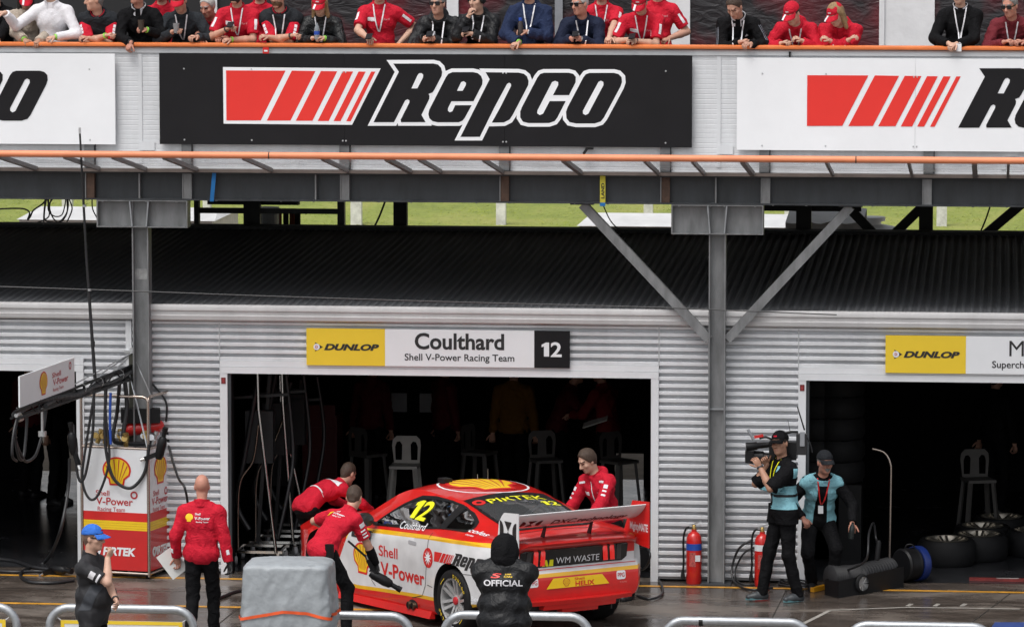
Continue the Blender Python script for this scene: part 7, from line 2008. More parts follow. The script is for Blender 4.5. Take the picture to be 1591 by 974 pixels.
trolley('chrome trolley with a slanting pole behind the bending mechanic', 455, 2.2, .32, 2.0)
x = onY(1383, 700, 1.2).x
mb = MB(); mb.tube(catmull([(x, 1.2, .08), (x + .01, 1.2, 1.0), (x, 1.2, 1.2), (x - .07, 1.2, 1.32), (x - .2, 1.2, 1.36)], 6), .017, 8); mb.tube([(x, 1.2, .1), (x, 1.8, .1)], .017, 8)
rk = mb.build('hoop_rack', CHROME_W, smooth=60); tag(rk, 'tall bent chrome rail standing in the dark right-hand bay', 'rack')
for i, px in enumerate((1265, 1300)):
    x = onY(px, 640, 2.0).x; mb = MB()
    for k in range(6): mb.lathe([(.20, -.11), (.30, -.12), (.33, -.06), (.33, .06), (.30, .12), (.20, .11), (.20, -.11)], (x, 2.0, 1.0 + .25 * k), n=28, cap=False)
    tag(mb.build('tyre_stack', RUBBER, smooth=40), ('stack of tyres just inside the right-hand bay', 'second stack of tyres further right in the dark bay')[i], 'tyres')
    mb = MB(); mb.box(x - .3, x + .3, 1.7, 2.3, 0, .87); tag(mb.build('tool_cabinet', BLACK), ('dark cabinet under the first stack of tyres', 'dark cabinet under the second stack of tyres')[i], 'cabinet')
dk = thing('workbench', 'dark workbench with two dim screens at the back of the centre bay', 'workbench', (onY(645, 700, 6.9).x, 6.9, 0))
x0, x1 = onY(560, 700, 6.9).x, onY(760, 700, 6.9).x
mb = MB(); mb.box(x0, x1, 6.8, 7.4, .86, .92); mb.box(x0 + .05, x1 - .05, 6.85, 7.35, .05, .858); mb.build('bench', DARKIN, dk)
for px in (620, 664):
    x = onY(px, 640, 7.1).x; mb = MB(); mb.box(x - .10, x + .10, 7.1, 7.13, .98, 1.22); sc_ = mb.build('screen', mat('dim_screen', (.30, .31, .33), .4), dk)
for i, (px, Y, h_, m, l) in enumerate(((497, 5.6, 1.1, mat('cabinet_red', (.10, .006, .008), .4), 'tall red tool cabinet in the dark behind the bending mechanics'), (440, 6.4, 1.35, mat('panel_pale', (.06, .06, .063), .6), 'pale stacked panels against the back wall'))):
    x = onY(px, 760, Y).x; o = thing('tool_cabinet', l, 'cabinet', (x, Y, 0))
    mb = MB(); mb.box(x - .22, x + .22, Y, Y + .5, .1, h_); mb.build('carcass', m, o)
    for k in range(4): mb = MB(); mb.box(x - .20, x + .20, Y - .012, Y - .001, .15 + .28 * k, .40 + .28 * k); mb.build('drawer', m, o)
mb = MB(); A, B = onZ(1506, 899, .02), onZ(1640, 902, .02); mb.bar(A, B, .09, .028, 0); mb.bar(A + Vector((.30, 0, .003)), A + Vector((.55, .006, .003)), .04, .028, 1)
tag(mb.build('floor_plank', [mat('worn_red', (.16, .018, .016), .6, var=.4, vscale=9), mat('worn_white', (.33, .31, .30), .6, var=.4, vscale=9)]), 'red and white plank lying across the right-hand bay entrance', 'plank')
mb = MB(); P = [onZ(1540, 974, .008), onZ(1546, 966, .008), onZ(1600, 966, .008), onZ(1600, 980, .008), onZ(1536, 980, .008)]; mb.add(P, [(0, 1, 2, 3, 4)])
tag(mb.build('floor_mat', mat('blue_mat', (.03, .06, .22), .6, var=.2)), 'blue mat on the apron in the bottom right corner', 'mat')
# ================================================================== pit lane people
def to_local(w, root_loc, yaw, k):
    d = Vector(w) - Vector(root_loc); c, s_ = math.cos(-yaw), math.sin(-yaw)
    return (d.x * c - d.y * s_) / k, (d.x * s_ + d.y * c) / k, d.z / k
def gnd(px, py, Z=0): p = onZ(px, py, Z); return (p.x, p.y, Z)
JK = dict(m=C_RED, name='jacket', t=.020, folds=.007, hem=.09)
POLO = dict(m=C_REDP, name='polo_shirt', kind='short', t=.014, hem=.10, folds=.006)
TW = C_WHITE
def team_back(P, s=1.0):
    k = P['k']
    b = badge_layers(.085 * s); f_ = -P['fw']
    ux = P['rx'] if (np.cross(P['rx'], P['d2']) @ f_) > 0 else -P['rx']
    o = (P['N'] - P['d2'] * .13) * k
    uxv = Vector(tuple(ux))
    decal_multi('back_badge', [(b[0][0], YEL), (b[1][0], YEL)], tuple(Vector(tuple(o)) - uxv * .105 * s), tuple(ux), tuple(P['d2']), tuple(-f_), P['bvh'], P['tops'][-1], .005, .0015, .03)
    for t, w_, h_, dz in (('Shell', .06, .020, .040), ('V-Power', .155, .030, -.002), ('Racing Team', .12, .014, -.038)):
        decal('back_lettering', text_fit(t, w_ * s, h_ * s, 0, 0, bold=.02), tuple(Vector(tuple(o)) + uxv * ((.035 if t != 'Shell' else -.012) * s) + Vector(tuple(P['d2'])) * dz * s), tuple(ux), tuple(P['d2']), tuple(-f_), P['bvh'], TW, P['tops'][-1], .005, .03, 1.2)
# walking man, back to us
lb = gnd(314, 1000)
P = person('bald man in a red team jacket walking away, a white board in his hand', lb, math.pi - .08, 1.72, 3, lean=3, hair=None, hairstyle='bald', head=(2, 14, 0),
           hands=[(-.30, .02, .86), (.275, -.04, .90)], elbows=[(-.35, .9, -.3), (.35, .9, -.3)], feet=[(-.09, -.14, .09), (.08, .20, .12)], top=JK, gloves=(True, False), width=1.10, res=.009, curl=.35)
team_back(P)
for i, s_ in ((0, -1), (1, 1)): on_arm(P, i, .55, .030, .05, TW, lower=True, dirv=(s_ * .5, 1, 0))
a = P['arms'][1][2] * P['k']; c_, s_ = math.cos(math.pi - .08), math.sin(math.pi - .08)
hw_ = Vector((a[0] * c_ - a[1] * s_ + lb[0], a[0] * s_ + a[1] * c_ + lb[1], a[2]))
mb = MB(); mb.obox(onY(268, 874, hw_.y + .02) , (RG * .085 + Vector((0, 0, -.115))), (RG * .11 + Vector((0, .03, .08))).normalized() * .10, FL * .006); 
bo = tag(mb.build('clipboard', mat('board_white', (.62, .62, .60), .5)), 'white clipboard carried by the bald man in the red jacket', 'clipboard')
# man in the blue cap
Y_ = -8.2; ll = (onY(143, 900, Y_).x, Y_, 0); hz_ = onY(143, 815, Y_).z
P = person('man in a blue cap and black polo shirt with his hand at his chin', ll, R(78), 1.73, 1, lean=-2, head=(3, 0, 0), hair='stubble', hairstyle='crop', cap=C_BLUECAP, capbadge=C_RED, glasses=True,
           hands=[(-.05, -.185, 1.475), (-.14, -.30, 1.10)], elbows=[(-.5, -.35, -1), (.5, .1, -1)], top=dict(m=mat('black_polo_cloth', (.016, .016, .019), .75, var=.12, vscale=8, bump=.25, bscale=80), name='polo_shirt', kind='short', t=.016, hem=.13), belly=.085, width=1.14, res=.009, handdir=((.25, -.35, .9), None), palmn=((.3, 1, .2), (-.3, 1, 0)), bands=(None, WRIST), curl=(.8, .4))
on_arm(P, 0, .45, .07, .055, TW, dirv=(-1, -.1, 0)); on_arm(P, 0, .68, .08, .02, TW, dirv=(-1, -.3, 0))
decal('shirt_panel', ([(-.10, -.12), (.02, -.12), (.13, .10), (.03, .12)], [[0, 1, 2, 3]]), tuple((P['N'] - P['d2'] * .36 + P['fw'] * .04) * P['k']), tuple(P['fw']), tuple(P['d2']), tuple(P['rx']), P['bvh'], mat('grey_print', (.040, .045, .055), .7, var=.3, vscale=14), P['tops'][-1], .004, .03, 1.2)
# official
Y_ = -8.5; lo_ = (onY(783, 900, Y_).x, Y_, 0)
P = person('official in a black hooded jacket, seen from behind in front of the race car', lo_, math.pi + .02, 1.78, 0, lean=6, neckup=-.065, head=(20, 0, 0), hair='dark',
           hands=[(.10, -.30, 1.02), (-.10, -.33, 1.06)], elbows=[(-.35, .25, -1), (.35, .25, -1)], top=dict(m=C_PUFF, name='jacket', t=.042, folds=.009, hem=.18), width=1.26, belly=.08, res=.009)
S = SDF(.009); S.folds = .006; S.seed = 5; hl = P['hl']; HA = P['HA']; hu, hf = HA[2], HA[1]
S.ell(hl(0, -.012, .015), V3(.128, .142, .150), HA, .04); S.cap(hl(0, -.05, -.05), P['N'] + P['fw'] * -.01 + P['d2'] * .045, .108, .118, .05); S.cut(hl(0, .085, 0), hf)
pos, Q = S.mesh(); np_object('hood', pos * P['k'], Q, [C_BLACK], P['root'])
for t, w_, h_, z_, x_, m in (('OFFICIAL', .36, .052, .165, 0, TW), ('S', .10, .042, .100, -.065, RED_S), ('SUPER', .06, .014, .088, .045, YEL), ('CARS', .08, .012, .110, .045, YEL)):
    on_chest(P, -x_ if True else x_, z_, text_fit(t, w_, h_, 0, 0, bold=.022, shear=.2 if t == 'S' else 0), m, 'back_lettering', True)
# mechanic bending over the bonnet (behind)
lm1 = gnd(498, 900)
P1 = person('mechanic in a red and white shirt bending over the front of the car', lm1, R(136), 1.74, 0, pelvis=(0, .20, .84), lean=74, head=(30, 10, 0), hair='brown', hairstyle='crop',
            hands=[(-.14, -.62, .74), (.16, -.60, .74)], feet=[(-.12, .05, .08), (.12, .22, .08)], elbows=[(-.8, -.2, -.5), (.8, -.2, -.5)], top=dict(POLO, kind='long'), gloves=True, res=.010)
for z_ in (.10,): on_chest(P1, 0, z_, patch(.34, .07), TW, 'yoke', True)
on_chest(P1, .0, .34, patch(.34, .02), TW, 'shirt_stripe', True)
for t in (.3, .42, .54, .66): on_arm(P1, 0, t, .07, .018, TW, dirv=(-1, 0, .4))
# mechanic with the wheel gun (nearer, back to us)
lm2 = gnd(530, 985)
P2 = person('mechanic in a red polo shirt and black gloves holding a wheel gun beside the car', lm2, R(146), 1.76, 0, pelvis=(.08, .20, .88), lean=50, side=-4, head=(30, 25, 0), hair='brown', hairstyle='short',
            hands=[(-.20, -.40, .60), (.36, -.32, 1.02)], feet=[(-.12, .05, .08), (.16, .10, .08)], elbows=[(-.7, .2, -.5), (.9, .1, -.2)], top=POLO, gloves=(True, True), res=.009, curl=(.8, .6), handdir=((0, -.15, -1), None))
team_back(P2, .95)
for t in (.42, .54, .66): on_arm(P2, 0, t, .055, .016, TW, dirv=(-.9, .5, .2))
on_arm(P2, 0, .22, .07, .05, TW, dirv=(-.9, .3, .5))
# black sleeve glove on the forearm
A, E, W_ = P2['arms'][0]; mb = MB(); k = P2['k']; mb.tube([tuple(E * k * .75 + W_ * k * .25), tuple(E * k * .4 + W_ * k * .6), tuple(W_ * k)], [.050, .048, .036], 12); mb.build('arm_guard', C_BLACK, P2['root'], local=True, smooth=60)
mb = MB(); q = (P2['Pv'] + np.array([-.16, .06, .03], np.float32)) * k; mb.obox(tuple(q), Vector((.035, 0, 0)), Vector((0, .03, 0)), Vector((0, 0, .07))); mb.build('belt_pouch', BLACK, P2['root'], local=True)
a = P2['arms'][0][2] * k + P2['hdir'][0] * .07; yw = R(146); c_, s_ = math.cos(yw), math.sin(yw)
gp = Vector((a[0] * c_ - a[1] * s_ + lm2[0], a[0] * s_ + a[1] * c_ + lm2[1], a[2]))
wg = thing('wheel_gun', 'black wheel gun held low by the nearer mechanic against the car door', 'wheel gun', gp); gun(wg, gp + RG * .06 + Vector((0, 0, -.10)), RG * .85 + Vector((0, 0, -.48)), RG * -.35 + Vector((0, 0, 1)))
mb = MB(); p0 = onY(541, 840, gp.y - .05); mb.tube(catmull([p0, p0.lerp(gp, .5) + Vector((0, 0, .02)), gp + Vector((-.02, 0, .06))], 6), .012, 7); mb.build('air_lead', HOSE, wg, smooth=60)
# mechanic behind the tail
lm3 = gnd(940, 926)
P3 = person('young mechanic in a red hooded jacket looking down behind the rear wing', lm3, R(-32), 1.78, 1, pelvis=(-.04, .10, .81), lean=18, side=-7, head=(30, -22, 0), hair='brown', hairstyle='thick',
            hands=[(-.24, -.34, .96), (.10, -.42, .90)], feet=[(-.16, .10, .08), (.34, -.02, .08)], elbows=[(-.6, .5, -.6), (.6, .5, -.6)], top=dict(JK, hood=True), res=.009, width=.98)
on_chest(P3, -.085, .16, patch(.085, .042), TW, 'name_patch'); on_chest(P3, .09, .155, text_fit('Ford', .06, .02, 0, 0), mat('pale_print', (.62, .30, .32), .6), 'print')
on_chest(P3, 0, .25, patch(.010, .44), TW, 'zip'); 
for s_ in (-1, 1): on_chest(P3, s_ * .135, .045, patch(.075, .020), TW, 'shoulder_stripe')
for i in (0, 1):
    for t in (.40, .60, .78): on_arm(P3, i, t, .045, .045 if t < .5 else .022, TW, dirv=(.5 if i else -.5, -1, .1))
# cameraman
lc = gnd(1217, 933); ywc = R(-62)
HNEAR = to_local(onY(1181, 726, lc[1] - .16), lc, ywc, 1.83 / 1.75); HFAR = to_local(onY(1192, 722, lc[1] + .10), lc, ywc, 1.83 / 1.75)
P4 = person('cameraman in a black shirt and teal vest with a camera on his shoulder', lc, ywc, 1.83, 2, lean=2, head=(0, 36, 6), hair='dark', cap=C_BLACK, capbadge=C_RED,
            hands=[HFAR, HNEAR], feet=[(-.10, -.20, .085), (.10, .12, .085)], elbows=[(-.6, -.2, -1), (.35, -.45, -1)], top=dict(m=C_BLACK, name='tee_shirt', kind='short', t=.024, hem=.12, sleeve=1.0),
            trousers=C_BLACK, shoes=mat('grey_trainer', (.035, .04, .045), .5, var=.2), res=.008, bands=(None, WRIST), palmn=((.4, .2, -.5), (-.5, .2, -.5)), curl=(.5, .35), handdir=((.1, -.5, .8), (-.15, -.45, .85)), lanyard=YELB, width=1.05)
k = P4['k']
sd_ = P4['rx']; dn_ = -P4['d2']
for nm, x_, z_, w_, h_ in (('vest_panel', -.06, .36, .25, .26), ('vest_edge', .02, .10, .05, .10)):
    decal(nm, patch(w_, h_), tuple((P4['N'] - P4['d2'] * z_ + P4['fw'] * -x_) * k), tuple(-P4['fw']), tuple(P4['d2']), tuple(-sd_), P4['bvh'], C_TEAL, P4['tops'][-1], .010, .02, 1.4)
on_chest(P4, .10, .13, patch(.045, .20), C_TEAL, 'vest_edge', off=.010); on_chest(P4, .09, .36, patch(.16, .24), C_TEAL, 'vest_front', off=.010); on_chest(P4, 0, .36, patch(.30, .24), C_TEAL, 'vest_back', True, off=.010)
decal('vest_strap', patch(.50, .026), tuple((P4['N'] - P4['d2'] * .345) * k), tuple(-P4['fw']), tuple(P4['d2']), tuple(-sd_), P4['bvh'], BLACK, P4['tops'][-1], .014, .02, 1.4)
mb = MB(); q = (P4['Pv'] + V3(-.17, .02, -.05)) * k; mb.obox(tuple(q), Vector((.05, 0, 0)), Vector((0, .10, 0)), Vector((0, 0, .12))); mb.build('belt_bag', C_BLACK, P4['root'], local=True)
# shoulder camera
cy = lc[1] + .24
cp = lambda px, py, dy=0: onY(px, py, cy + dy)
tv = thing('television_camera', 'black shoulder television camera aimed to the left with aerial at its back', 'camera', cp(1210, 715))
def cbox(name, x0, y0, x1, y1, d0, d1, m=BLACK, bev=0):
    a, b = cp(x0, y0), cp(x1, y1); mb = MB(); mb.box(a.x, b.x, cy + d0, cy + d1, b.z, a.z); return mb.build(name, m, tv)
cbox('camera_body', 1196, 684, 1238, 712, -.16, -.02); cbox('battery_pack', 1238, 672, 1254, 704, -.15, -.03, mat('battery_black', (.02, .02, .022), .4)); cbox('transmitter', 1244, 668, 1251, 690, -.17, -.15, GREYM)
mb = MB(); a, b = cp(1205, 712, -.09), cp(1158.5, 708, -.09); d = (b - a).normalized(); L_ = (b - a).length
mb.lathe([(0, 0), (.055, 0), (.055, L_ * .40), (.068, L_ * .42), (.068, L_ * .72), (.075, L_ * .74)], a, tuple(d), 20); mb.build('lens', BLACK, tv, smooth=40)
e = a + d * (L_ * .86); mb = MB(); px_ = d; u2 = Vector((0, 0, 1)); u3 = d.cross(u2)
mb.obox(e, d * (L_ * .14), u2 * .068, u3 * .085); mb.build('matte_box', BLACK, tv)
mb = MB(); mb.obox(e + d * (L_ * .142), d * .002, u2 * .055, u3 * .07); mb.build('front_glass', LENS, tv)
mb = MB(); a, b = cp(1200, 690, -.13), cp(1159, 694, -.16); d = (b - a).normalized(); L_ = (b - a).length
mb.lathe([(0, 0), (.030, 0), (.034, L_ * .55), (.044, L_ * .6), (.046, L_), (0, L_)], a, tuple(d), 16); mb.build('viewfinder', BLACK, tv, smooth=40)
mb = MB(); mb.tube(catmull([cp(1197, 684, -.09), cp(1212, 676, -.09), cp(1228, 671, -.09), cp(1240, 671, -.09)], 5), .014, 8); mb.tube(catmull([cp(1180, 681, -.09), cp(1190, 679, -.09), cp(1200, 683, -.09)], 5), .012, 8); mb.build('top_handle', BLACK, tv, smooth=60)
mb = MB(); mb.tube([cp(1171, 683, -.12), cp(1162, 667, -.12)], .016, 8); mb.build('microphone', GREYM, tv, smooth=60)
mb = MB(); mb.bar(cp(1172, 679, -.1), cp(1186, 676, -.1), .02, .03); mb.build('red_switch', REDP, tv)
mb = MB(); mb.tube([cp(1250, 668, -.10), cp(1239, 632, -.10)], [.010, .007], 6); mb.tube([cp(1228, 672, -.1), cp(1224, 652, -.1)], [.004, .002], 5); mb.build('aerial', BLACK, tv)
mb = MB(); mb.tube(catmull([cp(1254, 680, -.08), cp(1259, 690, -.08), cp(1262, 703, -.08)], 5), .008, 6); mb.build('rear_lead', HOSE, tv)
# assistant stepping out
la = gnd(1277, 918)
P5 = person('crouching assistant in a dark cap, teal vest and black jacket beside the cameraman', la, R(8), 1.76, 3, pelvis=(-.03, .16, .78), lean=26, side=3, head=(8, 18, 0), hair='grey', hairstyle='crop', cap=C_CHAR, capbadge=C_CHAR, beard='grey', beardw=.044,
            hands=[(-.22, -.10, .82), (.30, -.24, .78)], feet=[(-.10, .10, .085), (.10, -.10, .085)], knees=[(-.25, -1, 0), (.25, -1, 0)], elbows=[(-.8, .5, -.4), (.8, .4, -.4)], top=dict(m=C_BLACK, name='jacket', t=.016, hem=.08), over=dict(m=C_TEAL, kind='vest', name='vest', t=.010, hem=.10, collar=False), res=.0085, lanyard=REDV, badge=WHITE)
on_chest(P5, 0.0, .30, [(-.075, -.32), (.075, -.30), (.055, .27), (-.050, .27)] and ([(-.085, -.30), (.085, -.30), (.050, .26), (-.050, .26)], [[0, 1, 2, 3]]), C_BLACK, 'shirt_front', off=.003)
k = P5['k']; a = (P5['arms'][1][2] + P5['hdir'][1] * .08) * k; yw = R(8); c_, s_ = math.cos(yw), math.sin(yw)
wp = Vector((a[0] * c_ - a[1] * s_ + la[0], a[0] * s_ + a[1] * c_ + la[1], a[2]))
mb = MB(); mb.lathe([(0, -.09), (.032, -.09), (.034, -.02), (.030, .04), (.014, .07), (.014, .09), (0, .09)], wp + Vector((0, 0, -.01)), (.1, 0, 1), 14); tag(mb.build('bottle', mat('dark_bottle', (.012, .016, .016), .2), smooth=40), 'small dark bottle in the hand of the crouching assistant', 'bottle')

# ================================================================== people in the dark garage, red and amber cloth darkened to stand for shade
def inside(label, px, Y, yaw, topc, **kw):
    p = onY(px, 700, Y)
    return person(label, (p.x, Y, 0), yaw, kw.pop('h', 1.78), kw.pop('skin', 0), top=dict(m=topc, name='jacket', t=.018), res=.012, hair='dark', **kw)
inside('dim figure in a dark red jacket at the left of the unlit bay', 575, 6.0, 2.8, C_DRED, lean=6)
inside('dim figure in dark clothes above the roof of the race car', 690, 6.1, 2.2, C_DRED)
inside('dim figure in an amber vest standing with his back turned', 798, 5.8, 3.1, C_YELV, width=1.1)
inside('dim figure in dark red bending towards a white sheet', 878, 6.0, 1.7, C_DRED, lean=22, pelvis=(0, .1, .92), hands=[(-.2, -.45, 1.05), (.2, -.45, 1.05)])
inside('dim figure in a red jacket and headset at the right of the bay', 945, 5.7, -2.1, cloth('shaded_jacket_cloth', (.15, .008, .012)), lean=10, hands=[(-.2, -.40, 1.1), (.2, -.42, 1.12)])
mb = MB(); p = onY(925, 655, 5.5); mb.obox(p, Vector((.15, 0, .05)), Vector((0, .09, .02)), Vector((-.002, 0, .006))); tag(mb.build('clipboard', mat('board_white', (.62, .62, .60), .5)), 'white sheet on a board held in the dark right of the bay', 'clipboard')
inside('dim figure in black in the right-hand bay above the wheels', 1545, 5.6, 2.5, C_BLACK)
inside('dim figure in dark red in the left-hand bay behind the boom sign', 45, 5.8, 2.6, C_DRED)
inside('dim figure in black beside the pit cabinet in the left-hand bay', 86, 5.2, 1.2, C_BLACK)

# ================================================================== spectators on the deck
RZ = zr1 + .03
SOLIDX = 0
def deck_person(label, px, pyN, top, yaw=0, NY=-.02, height=1.76, hands=None, hy=None, elbows=None, pz=.94, **kw):
    k = height / 1.75
    Nw = onY(px, pyN, NY); zn = (Nw.z - DZ) / k
    l = 0.0; f = lambda l: pz - .0016 * l + .19 * math.cos(R(.65 * l)) + .335 * math.cos(R(1.05 * l))
    if zn > f(0): k *= zn / f(0); height = 1.75 * k; zn = f(0); l = 0
    while f(l) > zn and l < 78: l += .5
    off = (.19 * math.sin(R(.65 * l)) + .335 * math.sin(R(1.05 * l))) * k
    loc = (Nw.x - math.sin(yaw) * off, NY + math.cos(yaw) * off, DZ)
    H = []
    for i in (0, 1):
        hp = hands[i] if hands else None
        if hp is None: H.append((-.30 if i == 0 else .30, -.05, .90)); continue
        Yh = hp[2] if len(hp) > 2 else -.25
        H.append(to_local(onY(hp[0], hp[1], Yh), loc, yaw, k))
    el = elbows or [(-1, .35, -.9), (1, .35, -.9)]
    P = person(label, loc, yaw, height, pelvis=(0, 0, pz - .0016 * l), lean=l, hands=H, elbows=el, top=top, res=kw.pop('res', .0095), group='spectators along the deck handrail', **kw)
    P['loc'] = loc; P['yaw'] = yaw
    return P
def W(P, v):
    c_, s_ = math.cos(P['yaw']), math.sin(P['yaw']); v = np.asarray(v) * P['k']
    return Vector((v[0] * c_ - v[1] * s_ + P['loc'][0], v[0] * s_ + v[1] * c_ + P['loc'][1], v[2] + P['loc'][2]))
def palm(P, i, d=.06): return W(P, P['arms'][i][2] + P['hdir'][i] * d)
PHONE = mat('phone_black', (.010, .010, .012), .5, spec=.2); 
def phone(P, i, label, tilt=.5):
    c = palm(P, i, .07) + Vector((0, -.03, .03)); mb = MB()
    mb.obox(c, Vector((.036, 0, .004)), Vector((0, .060, .022)) * 1.1, Vector((0, -.002, .005))); tag(mb.build('phone', PHONE), label, 'phone')
def polo_marks(P):
    on_chest(P, .085, .13, text_fit('Ford', .06, .024, 0, 0), mat('pale_print', (.62, .30, .32), .6), 'print'); on_chest(P, -.085, .13, patch(.085, .042), TW, 'name_patch')
    for i in (0, 1):
        for t in (.30, .44, .58): on_arm(P, i, t, .030, .040, TW, dirv=((-.6, .6)[i], -1, .1))
        
RP = POLO
# 1-2 far left
deck_person('woman in a beige jacket and red cap looking down at the far left', 41, 17, dict(m=C_BEIGE, name='jacket', t=.022, folds=.009), hands=[(38, 62), (60, 64)], head=(38, 12, 0), hair='dark', hairstyle='long', cap=C_RED, brimstripe=TW, NY=.12, bands=(C_GREEN, None), height=1.66, skin=2)
deck_person('man in a white long-sleeved top pointing to the left', 80, 8, dict(m=C_WHITE, name='pullover', t=.016, ch=.06, folds=.0035), hands=[(8, 20, -.35), (86, 58)], elbows=[(-.3, .3, -1), (1, .2, -.6)], NY=-.06, head=(0, -30, 0), bands=(None, C_GREEN), skin=1, width=1.04, handdir=((-1, -.2, -.05), None))
# 3
P = deck_person('grey-haired man in a dark vest over red sleeves, arms crossed on the rail', 152, 24, dict(m=C_REDP, name='shirt', kind='short', t=.014, sleeve=.9), over=dict(m=C_CHAR, kind='vest', name='vest', t=.022), hands=[(164, 56), (138, 60)], head=(6, -62, 0), hair='grey', hairstyle='short', skin=0, bands=(C_GREEN, None))
for i in (0, 1):
    for t in (.35, .5, .65): on_arm(P, i, t, .03, .035, TW, dirv=((-.6, .6)[i], -1, .1))
# 4
P = deck_person('man in a black pullover with a cup, one hand hanging over the rail', 216, 15, dict(m=C_BLACK, name='pullover', t=.018, ch=.05, cm=C_SHIRTW), hands=[(203, 66, -.36), (228, 47)], head=(2, -28, 0), hair='dark', skin=3, bands=(WRIST, C_GREEN), handdir=((-.4, -.3, -1), None), NY=-.05)
def cup(P, i, label, m, h_=.10):
    c = palm(P, i, .07) + Vector((0, -.02, -.01)); mb = MB(); mb.lathe([(0, -.03), (.028, -.03), (.038, h_ - .03), (.034, h_ - .03), (.026, -.02), (0, -.02)], c, n=18, cap=False); tag(mb.build('cup', m, smooth=40), label, 'cup')
cup(P, 1, 'dark cup in the hand of the man in the black pullover', mat('cup_brown', (.05, .035, .025), .3), .13)
# 5 behind
P = deck_person('person in a red shirt standing behind between the two dark pullovers', 252, 10, RP, NY=.62, height=1.74, cap=C_RED, hair='dark'); 
# 6
P = deck_person('man in a red cap and dark grey sweater holding a clear cup', 283, 22, dict(m=C_GREYD, name='sweater', t=.018), hands=[(268, 50), (306, 58)], head=(30, -10, 0), cap=C_RED, hair='stubble', hairstyle='crop', lanyard=TW, skin=0)
cup(P, 0, 'clear plastic cup held by the man in the dark grey sweater', mat('clear_cup', (.45, .45, .46), .15, trans=.6), .11)
# 7
P = deck_person('white-haired man with a moustache in a red shirt peering from behind', 328, 32, RP, NY=.30, hands=[(312, 66, -.25), (345, 60, -.1)], head=(22, -22, 0), hair='white', skin=3, beard=None, lanyard=TW, height=1.72)
# 8
P = deck_person('bearded man in a red polo with a phone raised and forearm on the rail', 369, 14, RP, hands=[(352, 46), (360, 62)], head=(6, -14, 0), hair='brown', beard='dark', lanyard=TW, bands=(WRIST, C_GREEN), skin=0, NY=-.05, width=1.05); polo_marks(P); phone(P, 0, 'black phone held up by the bearded man in the red polo')
# 9
deck_person('person in a red shirt at the back beside the bearded man in the vest', 404, 9, RP, NY=.60, hair='dark', skin=1, height=1.72)
# 10
P = deck_person('bearded man in sunglasses and a dark vest with arms crossed on the rail', 435, 20, dict(m=C_REDP, name='shirt', kind='short', t=.014, sleeve=.95), over=dict(m=C_CHAR, kind='vest', name='vest', t=.022), hands=[(452, 56), (418, 58)], head=(8, -18, 0), hair='brown', beard='ginger', glasses=True, lanyard=TW, bands=(WRIST, None), NY=-.04)
for i in (0, 1):
    for t in (.40, .55, .7): on_arm(P, i, t, .03, .035, TW, dirv=((-.6, .6)[i], -1, .1))
# 11
P = deck_person('blonde woman in a red cap and black leather jacket with a water bottle', 499, 27, dict(m=C_LEATHER, name='jacket', t=.018), hands=[(486, 60), (504, 60)], head=(30, -4, 0), hair='blonde', hairstyle='long', cap=C_RED, brimstripe=TW, skin=1, bands=(None, C_GREEN), height=1.66, lanyard=TW)
c = palm(P, 0, .05) + Vector((.02, -.03, .05)); mb = MB(); mb.lathe([(0, -.07), (.03, -.07), (.032, .03), (.024, .07), (.012, .09), (.012, .11), (0, .11)], c, n=16); bt_ = mb.build('bottle', mat('clear_bottle', (.55, .60, .64), .1, trans=.7), smooth=40); tag(bt_, 'clear water bottle held by the blonde woman', 'bottle'); mb = MB(); mb.lathe([(.0325, -.02), (.0325, .02)], c, n=16, cap=False); mb.build('bottle_label', BLUE, bt_, smooth=40)
# 12
P = deck_person('man in a red polo standing upright with a phone held at the rail', 590, 9, RP, hands=[(570, 58, -.30), (622, 66, .10)], head=(14, 0, 0), lanyard=TW, skin=1, NY=.10, width=1.06, elbows=[(-1, .2, -.6), (1, .5, -.5)], hair='brown'); polo_marks(P); phone(P, 0, 'black phone held by the upright man in the red polo')
# 13
P = deck_person('man in sunglasses and a black hooded jacket with a phone in both hands', 682, 30, dict(m=C_PUFF, name='jacket', t=.026, folds=.010, hood=True), hands=[(662, 60), (672, 61)], head=(4, -14, 0), hair='grey', glasses=True, lanyard=TW, skin=0, width=1.04); phone(P, 0, 'black phone in the hands of the man in sunglasses and hooded jacket')
# 14
P = deck_person('person in headphones and a black jacket with a hand at the chin', 744, 24, dict(m=C_PUFF, name='jacket', t=.026, folds=.010, hood=True), hands=[(728, 26, -.22), (732, 53, -.28)], head=(10, -30, 0), hair='brown', hairstyle='thick', lanyard=TW, skin=1, handdir=((.3, -.2, 1), None), elbows=[(-.6, -.1, -1), (1, .2, -.8)], height=1.7)
mb = MB(); hl = P['hl']; k = P['k']; mb.tube([tuple(hl(.088 * math.sin(a), -.01, .03 + .098 * math.cos(a)) * k) for a in np.linspace(-1.5, 1.5, 14)], .010, 8); hp = mb.build('headphones', BLACK, P['root'], local=True, smooth=60)
for s_ in (-1, 1): mb = MB(); mb.lathe([(0, -.015), (.036, -.015), (.040, .01), (.03, .022), (0, .022)], tuple(hl(s_ * .090, -.005, -.005) * k), tuple(P['HA'][0] * s_), 16); mb.build('ear_cup', BLACK, hp, local=True, smooth=40)
phone(P, 1, 'black phone in the lower hand of the person in headphones')
